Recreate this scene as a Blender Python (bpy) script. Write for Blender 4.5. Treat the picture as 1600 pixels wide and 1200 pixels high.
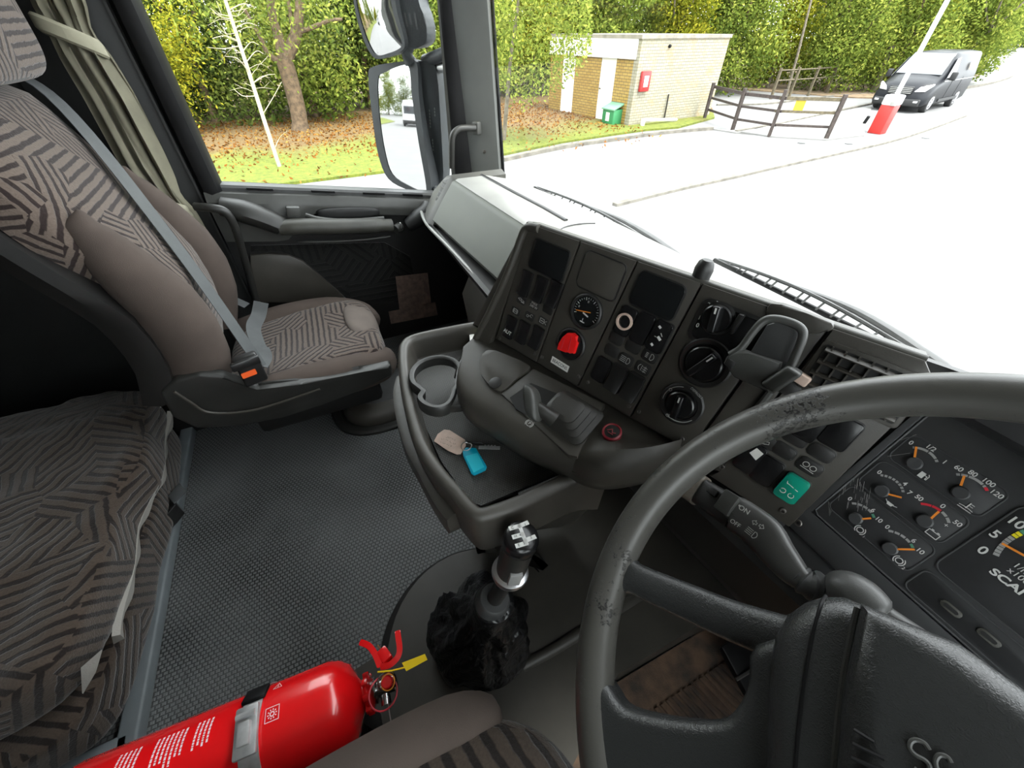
import bpy, bmesh, math, random
from mathutils import Vector as V, Matrix, noise
PI = math.pi
R = math.radians
random.seed(7)
for o_ in list(bpy.data.objects):
    bpy.data.objects.remove(o_)
sc = bpy.context.scene
C = sc.collection

# ---------------------------------------------------------------- camera, sky, sun, exposure
EYE = V((0, 0, 1.15))                 # metres above the cab floor (z = 0)
YAW, PITCH, F = R(65), R(41.8), 620.0  # looks left of straight ahead (+Y) and down; focal length in px of 1600x1200
cf = V((-math.sin(YAW) * math.cos(PITCH), math.cos(YAW) * math.cos(PITCH), -math.sin(PITCH)))
cr = V((math.cos(YAW), math.sin(YAW), 0))
cu = cr.cross(cf)
cam_data = bpy.data.cameras.new('camera')
cam_data.sensor_fit = 'HORIZONTAL'
cam_data.sensor_width = 36.0
cam_data.lens = F / 1600 * 36.0
cam_data.clip_start = 0.02
cam_data.clip_end = 600
cam = bpy.data.objects.new('camera', cam_data)
C.objects.link(cam)
cam.matrix_world = Matrix(((cr.x, cu.x, -cf.x, EYE.x), (cr.y, cu.y, -cf.y, EYE.y), (cr.z, cu.z, -cf.z, EYE.z), (0, 0, 0, 1)))
sc.camera = cam
sc.view_settings.view_transform = 'Standard'
sc.view_settings.look = 'None'
sc.view_settings.gamma = 1.0
sc.view_settings.use_curve_mapping = False
sc.view_settings.exposure = 0.0
sc.cycles.use_denoising = True
sc.cycles.max_bounces = 10
sc.cycles.diffuse_bounces = 5
sc.cycles.transparent_max_bounces = 24
sc.cycles.sample_clamp_indirect = 8.0
world = bpy.data.worlds.new('overcast_sky')
sc.world = world
world.use_nodes = True
wn = world.node_tree
wn.nodes.clear()
wo = wn.nodes.new('ShaderNodeOutputWorld')
wb = wn.nodes.new('ShaderNodeBackground')
wb.inputs['Color'].default_value = (0.93, 0.97, 1.0, 1)
wb.inputs['Strength'].default_value = 7.0
wn.links.new(wb.outputs[0], wo.inputs[0])
sun_data = bpy.data.lights.new('sun', 'SUN')
sun_data.energy = 6.5
sun_data.angle = R(12)
sun_data.color = (1.0, 0.96, 0.88)
sun = bpy.data.objects.new('sun', sun_data)
C.objects.link(sun)
sun.rotation_euler = V((0.62, 0.25, 1.25)).to_track_quat('Z', 'Y').to_euler()

GROUND = -1.5

# ---------------------------------------------------------------- sight lines: pixel -> point on a known plane
def ray(px, py):
    return cf + cr * ((px - 800) / F) - cu * ((py - 600) / F)
def gz(px, py, z):
    d = ray(px, py); return EYE + d * ((z - EYE.z) / d.z)
def gx(px, py, x):
    d = ray(px, py); return EYE + d * ((x - EYE.x) / d.x)
def gy(px, py, y):
    d = ray(px, py); return EYE + d * ((y - EYE.y) / d.y)

class Frame:
    """a flat face in the cab: origin, right, down, outward normal"""
    def __init__(s, o, e, d, n):
        s.o, s.e, s.d, s.n = V(o), V(e).normalized(), V(d).normalized(), V(n).normalized()
    def px(s, px, py, h=0.0):
        d = ray(px, py); o = s.o + s.n * h
        q = EYE + d * ((o - EYE).dot(s.n) / d.dot(s.n)) - s.o
        return (q.dot(s.e), q.dot(s.d))
    def p(s, u, v, h=0.0):
        return s.o + s.e * u + s.d * v + s.n * h
    def sub(s, u, v, rot=0.0, h=0.0):
        c, k = math.cos(rot), math.sin(rot)
        return Frame(s.p(u, v, h), s.e * c + s.d * k, s.d * c - s.e * k, s.n)

# ---------------------------------------------------------------- materials
MATS = {}
def srgb(*c):
    if len(c) == 1: c = c[0]
    return tuple(((v / 255) / 12.92 if v / 255 <= .04045 else ((v / 255 + .055) / 1.055) ** 2.4) for v in c)
def new_mat(name):
    m = bpy.data.materials.new(name); m.use_nodes = True
    nt = m.node_tree; b = nt.nodes['Principled BSDF']
    MATS[name] = m
    return m, nt, b
def nd(nt, kind, **kw):
    n = nt.nodes.new(kind)
    for k, v in kw.items():
        if k.startswith('i_'): n.inputs[int(k[2:]) if k[2:].isdigit() else k[2:].replace('_', ' ')].default_value = v
        else: setattr(n, k, v)
    return n
def mat(name, col, rough=.5, metal=0.0, bump=0.0, bscale=400, var=0.0, vscale=20, spec=.5, coat=0.0, emit=None, col2=None, bdist=.001):
    """plain surface with a little colour variation and a fine grain bump"""
    m, nt, b = new_mat(name)
    b.inputs['Base Color'].default_value = (*col, 1)
    b.inputs['Roughness'].default_value = rough
    b.inputs['Metallic'].default_value = metal
    b.inputs['Specular IOR Level'].default_value = spec
    b.inputs['Coat Weight'].default_value = coat
    tc = nd(nt, 'ShaderNodeTexCoord')
    if var > 0 or col2:
        nz = nd(nt, 'ShaderNodeTexNoise'); nz.inputs['Scale'].default_value = vscale; nz.inputs['Detail'].default_value = 6
        nt.links.new(tc.outputs['Object'], nz.inputs['Vector'])
        mx = nd(nt, 'ShaderNodeMix', data_type='RGBA')
        rp = nd(nt, 'ShaderNodeMapRange'); rp.inputs['From Min'].default_value = .35; rp.inputs['From Max'].default_value = .65
        nt.links.new(nz.outputs['Fac'], rp.inputs['Value'])
        nt.links.new(rp.outputs[0], mx.inputs['Factor'])
        c2 = col2 if col2 else tuple(min(1, c * (1 + var)) for c in col)
        c1 = col if col2 else tuple(c * (1 - var) for c in col)
        mx.inputs['A'].default_value = (*c1, 1); mx.inputs['B'].default_value = (*c2, 1)
        nt.links.new(mx.outputs['Result'], b.inputs['Base Color'])
    if bump > 0:
        n2 = nd(nt, 'ShaderNodeTexNoise'); n2.inputs['Scale'].default_value = bscale; n2.inputs['Detail'].default_value = 3
        nt.links.new(tc.outputs['Object'], n2.inputs['Vector'])
        bp = nd(nt, 'ShaderNodeBump'); bp.inputs['Strength'].default_value = bump; bp.inputs['Distance'].default_value = bdist
        nt.links.new(n2.outputs['Fac'], bp.inputs['Height'])
        nt.links.new(bp.outputs[0], b.inputs['Normal'])
    if emit:
        b.inputs['Emission Color'].default_value = (*col, 1); b.inputs['Emission Strength'].default_value = emit
    return m

mat('black_plastic', (.024, .024, .022), .42, bump=.25, bscale=1400, var=.15, vscale=9)
mat('dash_plastic', (.050, .046, .039), .4, bump=.3, bscale=1500, var=.12, vscale=12)
mat('dash_dusty', (.046, .045, .038), .48, bump=.3, bscale=1500, var=.2, vscale=8)
mat('dash_top', (.26, .26, .245), .38, bump=.2, bscale=1500, var=.12, vscale=6)  # dark plastic coloured pale to carry the sky's reflection on the dash
mat('olive_plastic', (.042, .049, .031), .42, bump=.25, bscale=1500, var=.1, vscale=7)
mat('dark_plastic', (.014, .0135, .013), .45, bump=.2, bscale=1500, var=.2, vscale=9)
mat('switch_black', (.008, .008, .0085), .26, var=.2, vscale=60)
mat('screen_black', (.007, .008, .0085), .2, var=.1, vscale=30)
mat('grey_plastic', (.052, .053, .049), .42, bump=.25, bscale=1500, var=.12, vscale=14)
mat('stalk_grey', (.072, .072, .070), .36, bump=.15, bscale=1500, var=.1, vscale=25)
mat('pillar_grey', (.10, .105, .10), .55, bump=.3, bscale=1200, var=.08, vscale=8)
mat('pillar_dark', (.017, .018, .018), .5, bump=.3, bscale=1200, var=.1, vscale=8)
mat('rubber_black', (.006, .006, .0065), .5, var=.2, vscale=20, spec=.2)
mat('boot_rubber', (.026, .025, .022), .45, var=.2, vscale=20, bump=.2, bscale=500)
mat('rubber_grey', (.045, .046, .046), .5, var=.2, vscale=20, bump=.2, bscale=500)
mat('white_print', (.62, .62, .60), .5)
mat('dim_print', (.42, .42, .40), .5)
mat('label_white', (.75, .74, .70), .5, var=.06, vscale=60)
mat('paper_tan', srgb(128, 108, 98), .8, var=.25, vscale=40)
mat('text_black', (.01, .01, .01), .5)
mat('text_faint', (.12, .10, .09), .6)
mat('orange_needle', (.85, .27, .03), .4)
mat('red_print', (.62, .03, .05), .4)
mat('yellow_print', (.8, .7, .02), .4)
mat('green_print', (.10, .30, .20), .4)
mat('green_switch', (.004, .27, .18), .28)
mat('red_knob', (.85, .012, .012), .35)
mat('red_dim', (.05, .018, .016), .5)
mat('red_ring', (.25, .02, .03), .4)
mat('orange_button', (.9, .12, .02), .4)
mat('chrome', (.62, .62, .62), .18, metal=1, var=.1, vscale=60)
mat('band_steel', (.5, .5, .5), .42, metal=.6, var=.15, vscale=60)
mat('switch_light', (.30, .30, .29), .4)
mat('worn_beige', (.16, .14, .115), .4, var=.5, vscale=40)
mat('satin_metal', (.66, .66, .66), .35, metal=1, var=.05, vscale=80)
mat('alu_ring', (.8, .8, .82), .3, metal=1)
mat('screw_steel', (.16, .15, .14), .4, metal=.8)
mat('brass', (.6, .45, .2), .3, metal=1)
mat('ext_red', (.72, .006, .008), .22, coat=.6, var=.04, vscale=6)
mat('ext_print', (.85, .62, .64), .4)
mat('yellow_tag', (.9, .62, .01), .4)
mat('tag_beige', srgb(205, 180, 165), .6, var=.08, vscale=60)
mat('tag_blue', (.0, .42, .62), .3)
mat('tag_blue_light', (.02, .62, .78), .35)
mat('paper_yellowgreen', srgb(200, 200, 130), .6, var=.15, vscale=60)
mat('belt_grey', (.072, .077, .079), .6, bump=.4, bscale=900, var=.06, vscale=30)
mat('buckle_black', (.012, .012, .012), .35)
mat('curtain_beige', (.36, .34, .25), .85, bump=.3, bscale=600, var=.12, vscale=10)
mat('sheet_white', (.30, .285, .26), .9, bump=.5, bscale=300, bdist=.003)
mat('rail_grey', (.16, .18, .19), .5, var=.1, vscale=12)
mat('panel_black', (.006, .006, .006), .6)
mat('ceiling_lining', (.30, .29, .26), .9)
mat('rear_lining', (.04, .038, .034), .95)
mat('seat_plain', srgb(76, 66, 60), .95, bump=.4, bscale=700, var=.08, vscale=14)
mat('seat_light', srgb(104, 95, 89), .95, bump=.4, bscale=700, var=.08, vscale=14)
mat('mirror_glass', (.62, .62, .62), .02, metal=1)
mat('mirror_housing', (.016, .020, .023), .5, bump=.3, bscale=600, var=.25, vscale=12)
mat('white_paint', (.8, .8, .8), .4)
mat('rust_mat', srgb(118, 94, 76), .85, var=.3, vscale=25, col2=srgb(72, 63, 57), bump=.5, bscale=300, bdist=.002)

# leather-like grain: gaiter, wheel hub, wheel rim
def grain_mat(name, col, rough, scale, strength, dist, worn=None, wscale=60):
    m, nt, b = new_mat(name)
    b.inputs['Base Color'].default_value = (*col, 1); b.inputs['Roughness'].default_value = rough
    tc = nd(nt, 'ShaderNodeTexCoord')
    vo = nd(nt, 'ShaderNodeTexVoronoi', feature='DISTANCE_TO_EDGE'); vo.inputs['Scale'].default_value = scale
    nz = nd(nt, 'ShaderNodeTexNoise'); nz.inputs['Scale'].default_value = scale * .5; nz.inputs['Detail'].default_value = 4
    ad = nd(nt, 'ShaderNodeMath', operation='ADD')
    ds = nd(nt, 'ShaderNodeVectorMath', operation='ADD'); sc_ = nd(nt, 'ShaderNodeVectorMath', operation='SCALE')
    sc_.inputs['Scale'].default_value = .012
    nt.links.new(tc.outputs['Object'], nz.inputs['Vector'])
    nt.links.new(nz.outputs['Color'], sc_.inputs[0])
    nt.links.new(tc.outputs['Object'], ds.inputs[0]); nt.links.new(sc_.outputs[0], ds.inputs[1])
    nt.links.new(ds.outputs[0], vo.inputs['Vector'])
    nt.links.new(vo.outputs['Distance'], ad.inputs[0]); nt.links.new(nz.outputs['Fac'], ad.inputs[1])
    bp = nd(nt, 'ShaderNodeBump'); bp.inputs['Strength'].default_value = strength; bp.inputs['Distance'].default_value = dist
    nt.links.new(ad.outputs[0], bp.inputs['Height']); nt.links.new(bp.outputs[0], b.inputs['Normal'])
    if worn:
        n2 = nd(nt, 'ShaderNodeTexNoise'); n2.inputs['Scale'].default_value = wscale; n2.inputs['Detail'].default_value = 8; n2.inputs['Roughness'].default_value = .75
        nt.links.new(tc.outputs['Object'], n2.inputs['Vector'])
        n3 = nd(nt, 'ShaderNodeTexNoise'); n3.inputs['Scale'].default_value = 16
        nt.links.new(tc.outputs['Object'], n3.inputs['Vector'])
        ml = nd(nt, 'ShaderNodeMath', operation='MULTIPLY'); nt.links.new(n2.outputs['Fac'], ml.inputs[0]); nt.links.new(n3.outputs['Fac'], ml.inputs[1])
        rp = nd(nt, 'ShaderNodeMapRange'); rp.inputs['From Min'].default_value = .335; rp.inputs['From Max'].default_value = .35
        nt.links.new(ml.outputs[0], rp.inputs['Value'])
        mx = nd(nt, 'ShaderNodeMix', data_type='RGBA'); mx.inputs['A'].default_value = (*col, 1); mx.inputs['B'].default_value = (*worn, 1)
        nt.links.new(rp.outputs[0], mx.inputs['Factor']); nt.links.new(mx.outputs['Result'], b.inputs['Base Color'])
        b2 = nd(nt, 'ShaderNodeBump', invert=True); b2.inputs['Strength'].default_value = .8; b2.inputs['Distance'].default_value = .0012
        nt.links.new(rp.outputs[0], b2.inputs['Height']); nt.links.new(bp.outputs[0], b2.inputs['Normal']); nt.links.new(b2.outputs[0], b.inputs['Normal'])
    return m
grain_mat('wheel_rim', (.058, .056, .050), .36, 500, .12, .0006, worn=(.012, .011, .01), wscale=260)
grain_mat('wheel_leather', (.030, .031, .031), .27, 420, .42, .0007)
grain_mat('gaiter_leather', (.010, .010, .0105), .3, 75, .7, .004)

# woven maze upholstery: stripes that change direction from cell to cell
def fabric(name, base, stripe, cell=7.0, freq=62.0, duty=.42, rot=0.0):
    m, nt, b = new_mat(name)
    b.inputs['Roughness'].default_value = .95; b.inputs['Specular IOR Level'].default_value = .15
    b.inputs['Sheen Weight'].default_value = .25; b.inputs['Sheen Roughness'].default_value = .5
    uv = nd(nt, 'ShaderNodeUVMap'); mp = nd(nt, 'ShaderNodeMapping'); mp.inputs['Rotation'].default_value = (0, 0, rot)
    nt.links.new(uv.outputs[0], mp.inputs[0])
    vo = nd(nt, 'ShaderNodeTexVoronoi', voronoi_dimensions='2D'); vo.inputs['Scale'].default_value = cell; vo.inputs['Randomness'].default_value = .85
    nt.links.new(mp.outputs[0], vo.inputs['Vector'])
    sp = nd(nt, 'ShaderNodeSeparateColor'); nt.links.new(vo.outputs['Color'], sp.inputs[0])
    an = nd(nt, 'ShaderNodeMath', operation='MULTIPLY'); an.inputs[1].default_value = 3.999; nt.links.new(sp.outputs[0], an.inputs[0])
    fl = nd(nt, 'ShaderNodeMath', operation='FLOOR'); nt.links.new(an.outputs[0], fl.inputs[0])
    a2 = nd(nt, 'ShaderNodeMath', operation='MULTIPLY'); a2.inputs[1].default_value = .80; nt.links.new(fl.outputs[0], a2.inputs[0])
    vr = nd(nt, 'ShaderNodeVectorRotate', rotation_type='Z_AXIS')
    nz = nd(nt, 'ShaderNodeTexNoise'); nz.inputs['Scale'].default_value = 45; nz.inputs['Detail'].default_value = 2; nt.links.new(mp.outputs[0], nz.inputs['Vector'])
    s2 = nd(nt, 'ShaderNodeVectorMath', operation='SCALE'); s2.inputs['Scale'].default_value = .006; nt.links.new(nz.outputs['Color'], s2.inputs[0])
    ad = nd(nt, 'ShaderNodeVectorMath', operation='ADD'); nt.links.new(mp.outputs[0], ad.inputs[0]); nt.links.new(s2.outputs[0], ad.inputs[1])
    nt.links.new(ad.outputs[0], vr.inputs['Vector']); nt.links.new(a2.outputs[0], vr.inputs['Angle'])
    sx = nd(nt, 'ShaderNodeSeparateXYZ'); nt.links.new(vr.outputs[0], sx.inputs[0])
    m1 = nd(nt, 'ShaderNodeMath', operation='MULTIPLY'); m1.inputs[1].default_value = freq; nt.links.new(sx.outputs[0], m1.inputs[0])
    fr = nd(nt, 'ShaderNodeMath', operation='PINGPONG'); fr.inputs[1].default_value = 1.0; nt.links.new(m1.outputs[0], fr.inputs[0])
    rp = nd(nt, 'ShaderNodeMapRange', interpolation_type='SMOOTHSTEP'); rp.inputs['From Min'].default_value = duty - .1; rp.inputs['From Max'].default_value = duty + .1
    nt.links.new(fr.outputs[0], rp.inputs['Value'])
    mx = nd(nt, 'ShaderNodeMix', data_type='RGBA'); mx.inputs['A'].default_value = (*stripe, 1); mx.inputs['B'].default_value = (*base, 1)
    nt.links.new(rp.outputs[0], mx.inputs['Factor'])
    n2 = nd(nt, 'ShaderNodeTexNoise'); n2.inputs['Scale'].default_value = 260; n2.inputs['Detail'].default_value = 4; nt.links.new(mp.outputs[0], n2.inputs['Vector'])
    m3 = nd(nt, 'ShaderNodeMix', data_type='RGBA', blend_type='MULTIPLY'); m3.inputs['Factor'].default_value = .55
    nt.links.new(mx.outputs['Result'], m3.inputs['A']); nt.links.new(n2.outputs['Fac'], m3.inputs['B'])
    g = nd(nt, 'ShaderNodeBrightContrast'); g.inputs['Bright'].default_value = 0.0
    nt.links.new(m3.outputs['Result'], b.inputs['Base Color'])
    bp = nd(nt, 'ShaderNodeBump'); bp.inputs['Strength'].default_value = .6; bp.inputs['Distance'].default_value = .0025
    a4 = nd(nt, 'ShaderNodeMath', operation='ADD'); nt.links.new(rp.outputs[0], a4.inputs[0]); nt.links.new(n2.outputs['Fac'], a4.inputs[1])
    nt.links.new(a4.outputs[0], bp.inputs['Height']); nt.links.new(bp.outputs[0], b.inputs['Normal'])
fabric('seat_fabric', srgb(112, 99, 90), srgb(50, 40, 38), cell=12, freq=112, duty=.42)
fabric('bunk_fabric', srgb(80, 69, 60), srgb(36, 29, 26), cell=8, freq=84, duty=.40, rot=.5)
fabric('door_fabric', (.016, .016, .015), (.008, .008, .008), cell=9, freq=70)

# dimpled rubber floor covering / tray liner
def dot_mat(name, c1, c2, pitch, wear=0.0, bs=.7):
    m, nt, b = new_mat(name)
    b.inputs['Roughness'].default_value = .5
    tc = nd(nt, 'ShaderNodeTexCoord')
    sx = nd(nt, 'ShaderNodeSeparateXYZ'); nt.links.new(tc.outputs['Object'], sx.inputs[0])
    outs = []
    row = nd(nt, 'ShaderNodeMath', operation='MULTIPLY'); row.inputs[1].default_value = 1 / pitch; nt.links.new(sx.outputs[0], row.inputs[0])
    rf = nd(nt, 'ShaderNodeMath', operation='FLOOR'); nt.links.new(row.outputs[0], rf.inputs[0])
    hf = nd(nt, 'ShaderNodeMath', operation='MULTIPLY'); hf.inputs[1].default_value = .5; nt.links.new(rf.outputs[0], hf.inputs[0])
    yy = nd(nt, 'ShaderNodeMath', operation='MULTIPLY'); yy.inputs[1].default_value = 1 / pitch * .8; nt.links.new(sx.outputs[1], yy.inputs[0])
    y2 = nd(nt, 'ShaderNodeMath', operation='ADD'); nt.links.new(yy.outputs[0], y2.inputs[0]); nt.links.new(hf.outputs[0], y2.inputs[1])
    for src in (row, y2):
        f_ = nd(nt, 'ShaderNodeMath', operation='FRACT'); nt.links.new(src.outputs[0], f_.inputs[0])
        s_ = nd(nt, 'ShaderNodeMath', operation='SUBTRACT'); s_.inputs[1].default_value = .5; nt.links.new(f_.outputs[0], s_.inputs[0])
        a_ = nd(nt, 'ShaderNodeMath', operation='ABSOLUTE'); nt.links.new(s_.outputs[0], a_.inputs[0])
        outs.append(a_)
    mxm = nd(nt, 'ShaderNodeMath', operation='MAXIMUM'); nt.links.new(outs[0].outputs[0], mxm.inputs[0]); nt.links.new(outs[1].outputs[0], mxm.inputs[1])
    rp = nd(nt, 'ShaderNodeMapRange', interpolation_type='SMOOTHSTEP'); rp.inputs['From Min'].default_value = .27; rp.inputs['From Max'].default_value = .42
    rp.inputs['To Min'].default_value = 1; rp.inputs['To Max'].default_value = 0
    nt.links.new(mxm.outputs[0], rp.inputs['Value'])
    nz = nd(nt, 'ShaderNodeTexNoise'); nz.inputs['Scale'].default_value = 3.5; nz.inputs['Detail'].default_value = 5; nt.links.new(tc.outputs['Object'], nz.inputs['Vector'])
    r2 = nd(nt, 'ShaderNodeMapRange'); r2.inputs['From Min'].default_value = .3; r2.inputs['From Max'].default_value = .7; nt.links.new(nz.outputs['Fac'], r2.inputs['Value'])
    ca = nd(nt, 'ShaderNodeMix', data_type='RGBA'); ca.inputs['A'].default_value = (*c1, 1); ca.inputs['B'].default_value = (*c2, 1); nt.links.new(rp.outputs[0], ca.inputs['Factor'])
    cw = nd(nt, 'ShaderNodeMix', data_type='RGBA'); cw.inputs['B'].default_value = (*[x * (1 + wear) for x in c2], 1)
    ml = nd(nt, 'ShaderNodeMath', operation='MULTIPLY'); ml.inputs[1].default_value = .55; nt.links.new(r2.outputs[0], ml.inputs[0])
    nt.links.new(ca.outputs['Result'], cw.inputs['A']); nt.links.new(ml.outputs[0], cw.inputs['Factor'])
    nt.links.new(cw.outputs['Result'], b.inputs['Base Color'])
    bp = nd(nt, 'ShaderNodeBump'); bp.inputs['Strength'].default_value = bs; bp.inputs['Distance'].default_value = .0015
    nt.links.new(rp.outputs[0], bp.inputs['Height']); nt.links.new(bp.outputs[0], b.inputs['Normal'])
dot_mat('floor_rubber', (.012, .0125, .0125), (.15, .157, .157), .0095, .3)
dot_mat('tray_rubber', (.02, .02, .02), (.085, .085, .08), .0035, .2)

def leaf_mat(name, c1, c2, c3):
    m, nt, b = new_mat(name)
    nt.nodes.remove(b)
    out = nt.nodes['Material Output']
    at = nd(nt, 'ShaderNodeAttribute', attribute_name='tint')
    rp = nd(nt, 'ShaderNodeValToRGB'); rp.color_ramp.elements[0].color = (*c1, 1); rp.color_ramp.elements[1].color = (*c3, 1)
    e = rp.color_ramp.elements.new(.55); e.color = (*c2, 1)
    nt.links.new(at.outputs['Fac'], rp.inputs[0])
    df = nd(nt, 'ShaderNodeBsdfDiffuse'); tl = nd(nt, 'ShaderNodeBsdfTranslucent'); ms = nd(nt, 'ShaderNodeMixShader'); ms.inputs[0].default_value = .4
    nt.links.new(rp.outputs[0], df.inputs[0]); nt.links.new(rp.outputs[0], tl.inputs[0])
    nt.links.new(df.outputs[0], ms.inputs[1]); nt.links.new(tl.outputs[0], ms.inputs[2]); nt.links.new(ms.outputs[0], out.inputs[0])
leaf_mat('leaves_green', (.055, .085, .018), (.17, .22, .038), (.38, .40, .08))
leaf_mat('leaves_yellow', (.07, .095, .012), (.22, .235, .024), (.44, .39, .04))
leaf_mat('leaves_dark', (.04, .062, .018), (.11, .15, .035), (.24, .27, .06))
leaf_mat('litter', srgb(85, 58, 30), srgb(135, 88, 42), srgb(165, 130, 70))
mat('bark', srgb(88, 72, 54), .9, bump=.8, bscale=30, var=.35, vscale=9, bdist=.02)
mat('bark_pale', srgb(165, 155, 130), .8, bump=.4, bscale=30, var=.15, vscale=9)
mat('bark_grey', srgb(98, 90, 76), .9, bump=.6, bscale=30, var=.3, vscale=9, bdist=.01)

def grass_mat():
    m, nt, b = new_mat('grass')
    b.inputs['Roughness'].default_value = .95
    tc = nd(nt, 'ShaderNodeTexCoord')
    n1 = nd(nt, 'ShaderNodeTexNoise'); n1.inputs['Scale'].default_value = .35; n1.inputs['Detail'].default_value = 4
    n2 = nd(nt, 'ShaderNodeTexNoise'); n2.inputs['Scale'].default_value = 9; n2.inputs['Detail'].default_value = 8; n2.inputs['Roughness'].default_value = .8
    for n in (n1, n2): nt.links.new(tc.outputs['Object'], n.inputs['Vector'])
    r1 = nd(nt, 'ShaderNodeValToRGB'); r1.color_ramp.elements[0].color = (.045, .072, .006, 1); r1.color_ramp.elements[1].color = (.185, .205, .02, 1)
    r1.color_ramp.elements[0].position = .32; r1.color_ramp.elements[1].position = .68
    nt.links.new(n2.outputs['Fac'], r1.inputs[0])
    r2 = nd(nt, 'ShaderNodeValToRGB'); r2.color_ramp.elements[0].color = (.07, .042, .014, 1); r2.color_ramp.elements[1].color = (.20, .125, .045, 1)
    r2.color_ramp.elements[0].position = .3; r2.color_ramp.elements[1].position = .7
    nt.links.new(n2.outputs['Fac'], r2.inputs[0])
    gp = nd(nt, 'ShaderNodeNewGeometry'); sx = nd(nt, 'ShaderNodeSeparateXYZ'); nt.links.new(gp.outputs['Position'], sx.inputs[0])
    a = nd(nt, 'ShaderNodeMath', operation='MULTIPLY'); a.inputs[1].default_value = 6.0; nt.links.new(n1.outputs['Fac'], a.inputs[0])
    s = nd(nt, 'ShaderNodeMath', operation='ADD'); nt.links.new(sx.outputs[0], s.inputs[0]); nt.links.new(a.outputs[0], s.inputs[1])
    mr = nd(nt, 'ShaderNodeMapRange'); mr.inputs['From Min'].default_value = -10.6; mr.inputs['From Max'].default_value = -12.6; nt.links.new(s.outputs[0], mr.inputs['Value'])
    mx = nd(nt, 'ShaderNodeMix', data_type='RGBA'); nt.links.new(mr.outputs[0], mx.inputs['Factor'])
    nt.links.new(r1.outputs[0], mx.inputs['A']); nt.links.new(r2.outputs[0], mx.inputs['B'])
    nt.links.new(mx.outputs['Result'], b.inputs['Base Color'])
    bp = nd(nt, 'ShaderNodeBump'); bp.inputs['Strength'].default_value = .8; bp.inputs['Distance'].default_value = .05
    nt.links.new(n2.outputs['Fac'], bp.inputs['Height']); nt.links.new(bp.outputs[0], b.inputs['Normal'])
grass_mat()
mat('road', (.155, .155, .155), .8, bump=.3, bscale=60, var=.05, vscale=1.2, bdist=.005)
mat('paving', (.17, .168, .16), .85, bump=.3, bscale=40, var=.08, vscale=3, bdist=.005)
mat('kerb_stone', (.13, .12, .10), .85, bump=.5, bscale=30, var=.3, vscale=4, bdist=.01)
mat('gravel', (.22, .20, .17), .95, bump=.6, bscale=30, var=.25, vscale=8, bdist=.01)
mat('dirt', srgb(118, 100, 78), .95, var=.3, vscale=5)

def brick_mat(name, c1, c2, mortar, uvscale=1.0, dirt=0.0):
    m, nt, b = new_mat(name)
    b.inputs['Roughness'].default_value = .85
    uv = nd(nt, 'ShaderNodeUVMap')
    br = nd(nt, 'ShaderNodeTexBrick'); br.inputs['Scale'].default_value = 1.0
    br.inputs['Brick Width'].default_value = .225; br.inputs['Row Height'].default_value = .085; br.inputs['Mortar Size'].default_value = .008; br.inputs['Mortar Smooth'].default_value = .2
    br.inputs['Color1'].default_value = (*c1, 1); br.inputs['Color2'].default_value = (*c2, 1); br.inputs['Mortar'].default_value = (*mortar, 1)
    nt.links.new(uv.outputs[0], br.inputs['Vector'])
    nz = nd(nt, 'ShaderNodeTexNoise'); nz.inputs['Scale'].default_value = 2.2; nz.inputs['Detail'].default_value = 7; nt.links.new(uv.outputs[0], nz.inputs['Vector'])
    rp = nd(nt, 'ShaderNodeMapRange'); rp.inputs['From Min'].default_value = .5; rp.inputs['From Max'].default_value = .75; rp.inputs['To Max'].default_value = dirt; nt.links.new(nz.outputs['Fac'], rp.inputs['Value'])
    mx = nd(nt, 'ShaderNodeMix', data_type='RGBA'); mx.inputs['B'].default_value = (*srgb(150, 120, 70), 1)
    nt.links.new(rp.outputs[0], mx.inputs['Factor']); nt.links.new(br.outputs['Color'], mx.inputs['A']); nt.links.new(mx.outputs['Result'], b.inputs['Base Color'])
    bp = nd(nt, 'ShaderNodeBump', invert=True); bp.inputs['Strength'].default_value = .5; bp.inputs['Distance'].default_value = .01
    nt.links.new(br.outputs['Fac'], bp.inputs['Height']); nt.links.new(bp.outputs[0], b.inputs['Normal'])
brick_mat('brick_buff', (.27, .165, .03), (.33, .22, .05), (.075, .05, .02), dirt=.2)
brick_mat('brick_painted', (.24, .225, .165), (.28, .26, .20), (.13, .118, .08), dirt=.5)
mat('render_white', (.62, .61, .57), .7, var=.06, vscale=3)
mat('door_white', (.8, .8, .8), .5)
mat('fascia_white', (.74, .74, .74), .55)
mat('roof_felt', (.22, .20, .165), .9, var=.2, vscale=4)
mat('red_box', srgb(160, 30, 30), .4)
mat('red_barrier', srgb(165, 38, 32), .45, var=.1, vscale=3)
mat('green_bin', srgb(48, 120, 76), .5, var=.08, vscale=5)
mat('green_bin_lid', srgb(105, 150, 122), .5)
mat('fence_wood', srgb(58, 50, 46), .85, var=.3, vscale=12, bump=.5, bscale=60, bdist=.004)
mat('fence_wood_grey', srgb(84, 76, 58), .85, var=.3, vscale=12, bump=.5, bscale=60, bdist=.004)
mat('yellow_sign', srgb(175, 155, 25), .5)
mat('van_paint', (.012, .013, .016), .38, spec=.25)
mat('van_black', (.012, .012, .012), .5)
mat('van_glass', (.02, .025, .03), .04, spec=1.0, coat=1)
mat('lamp_glass', (.7, .7, .72), .1)
mat('tyre', (.02, .02, .02), .8)
mat('wheel_alloy', (.5, .5, .52), .3, metal=.8)
mat('lorry_white', (.8, .8, .82), .4)

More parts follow.
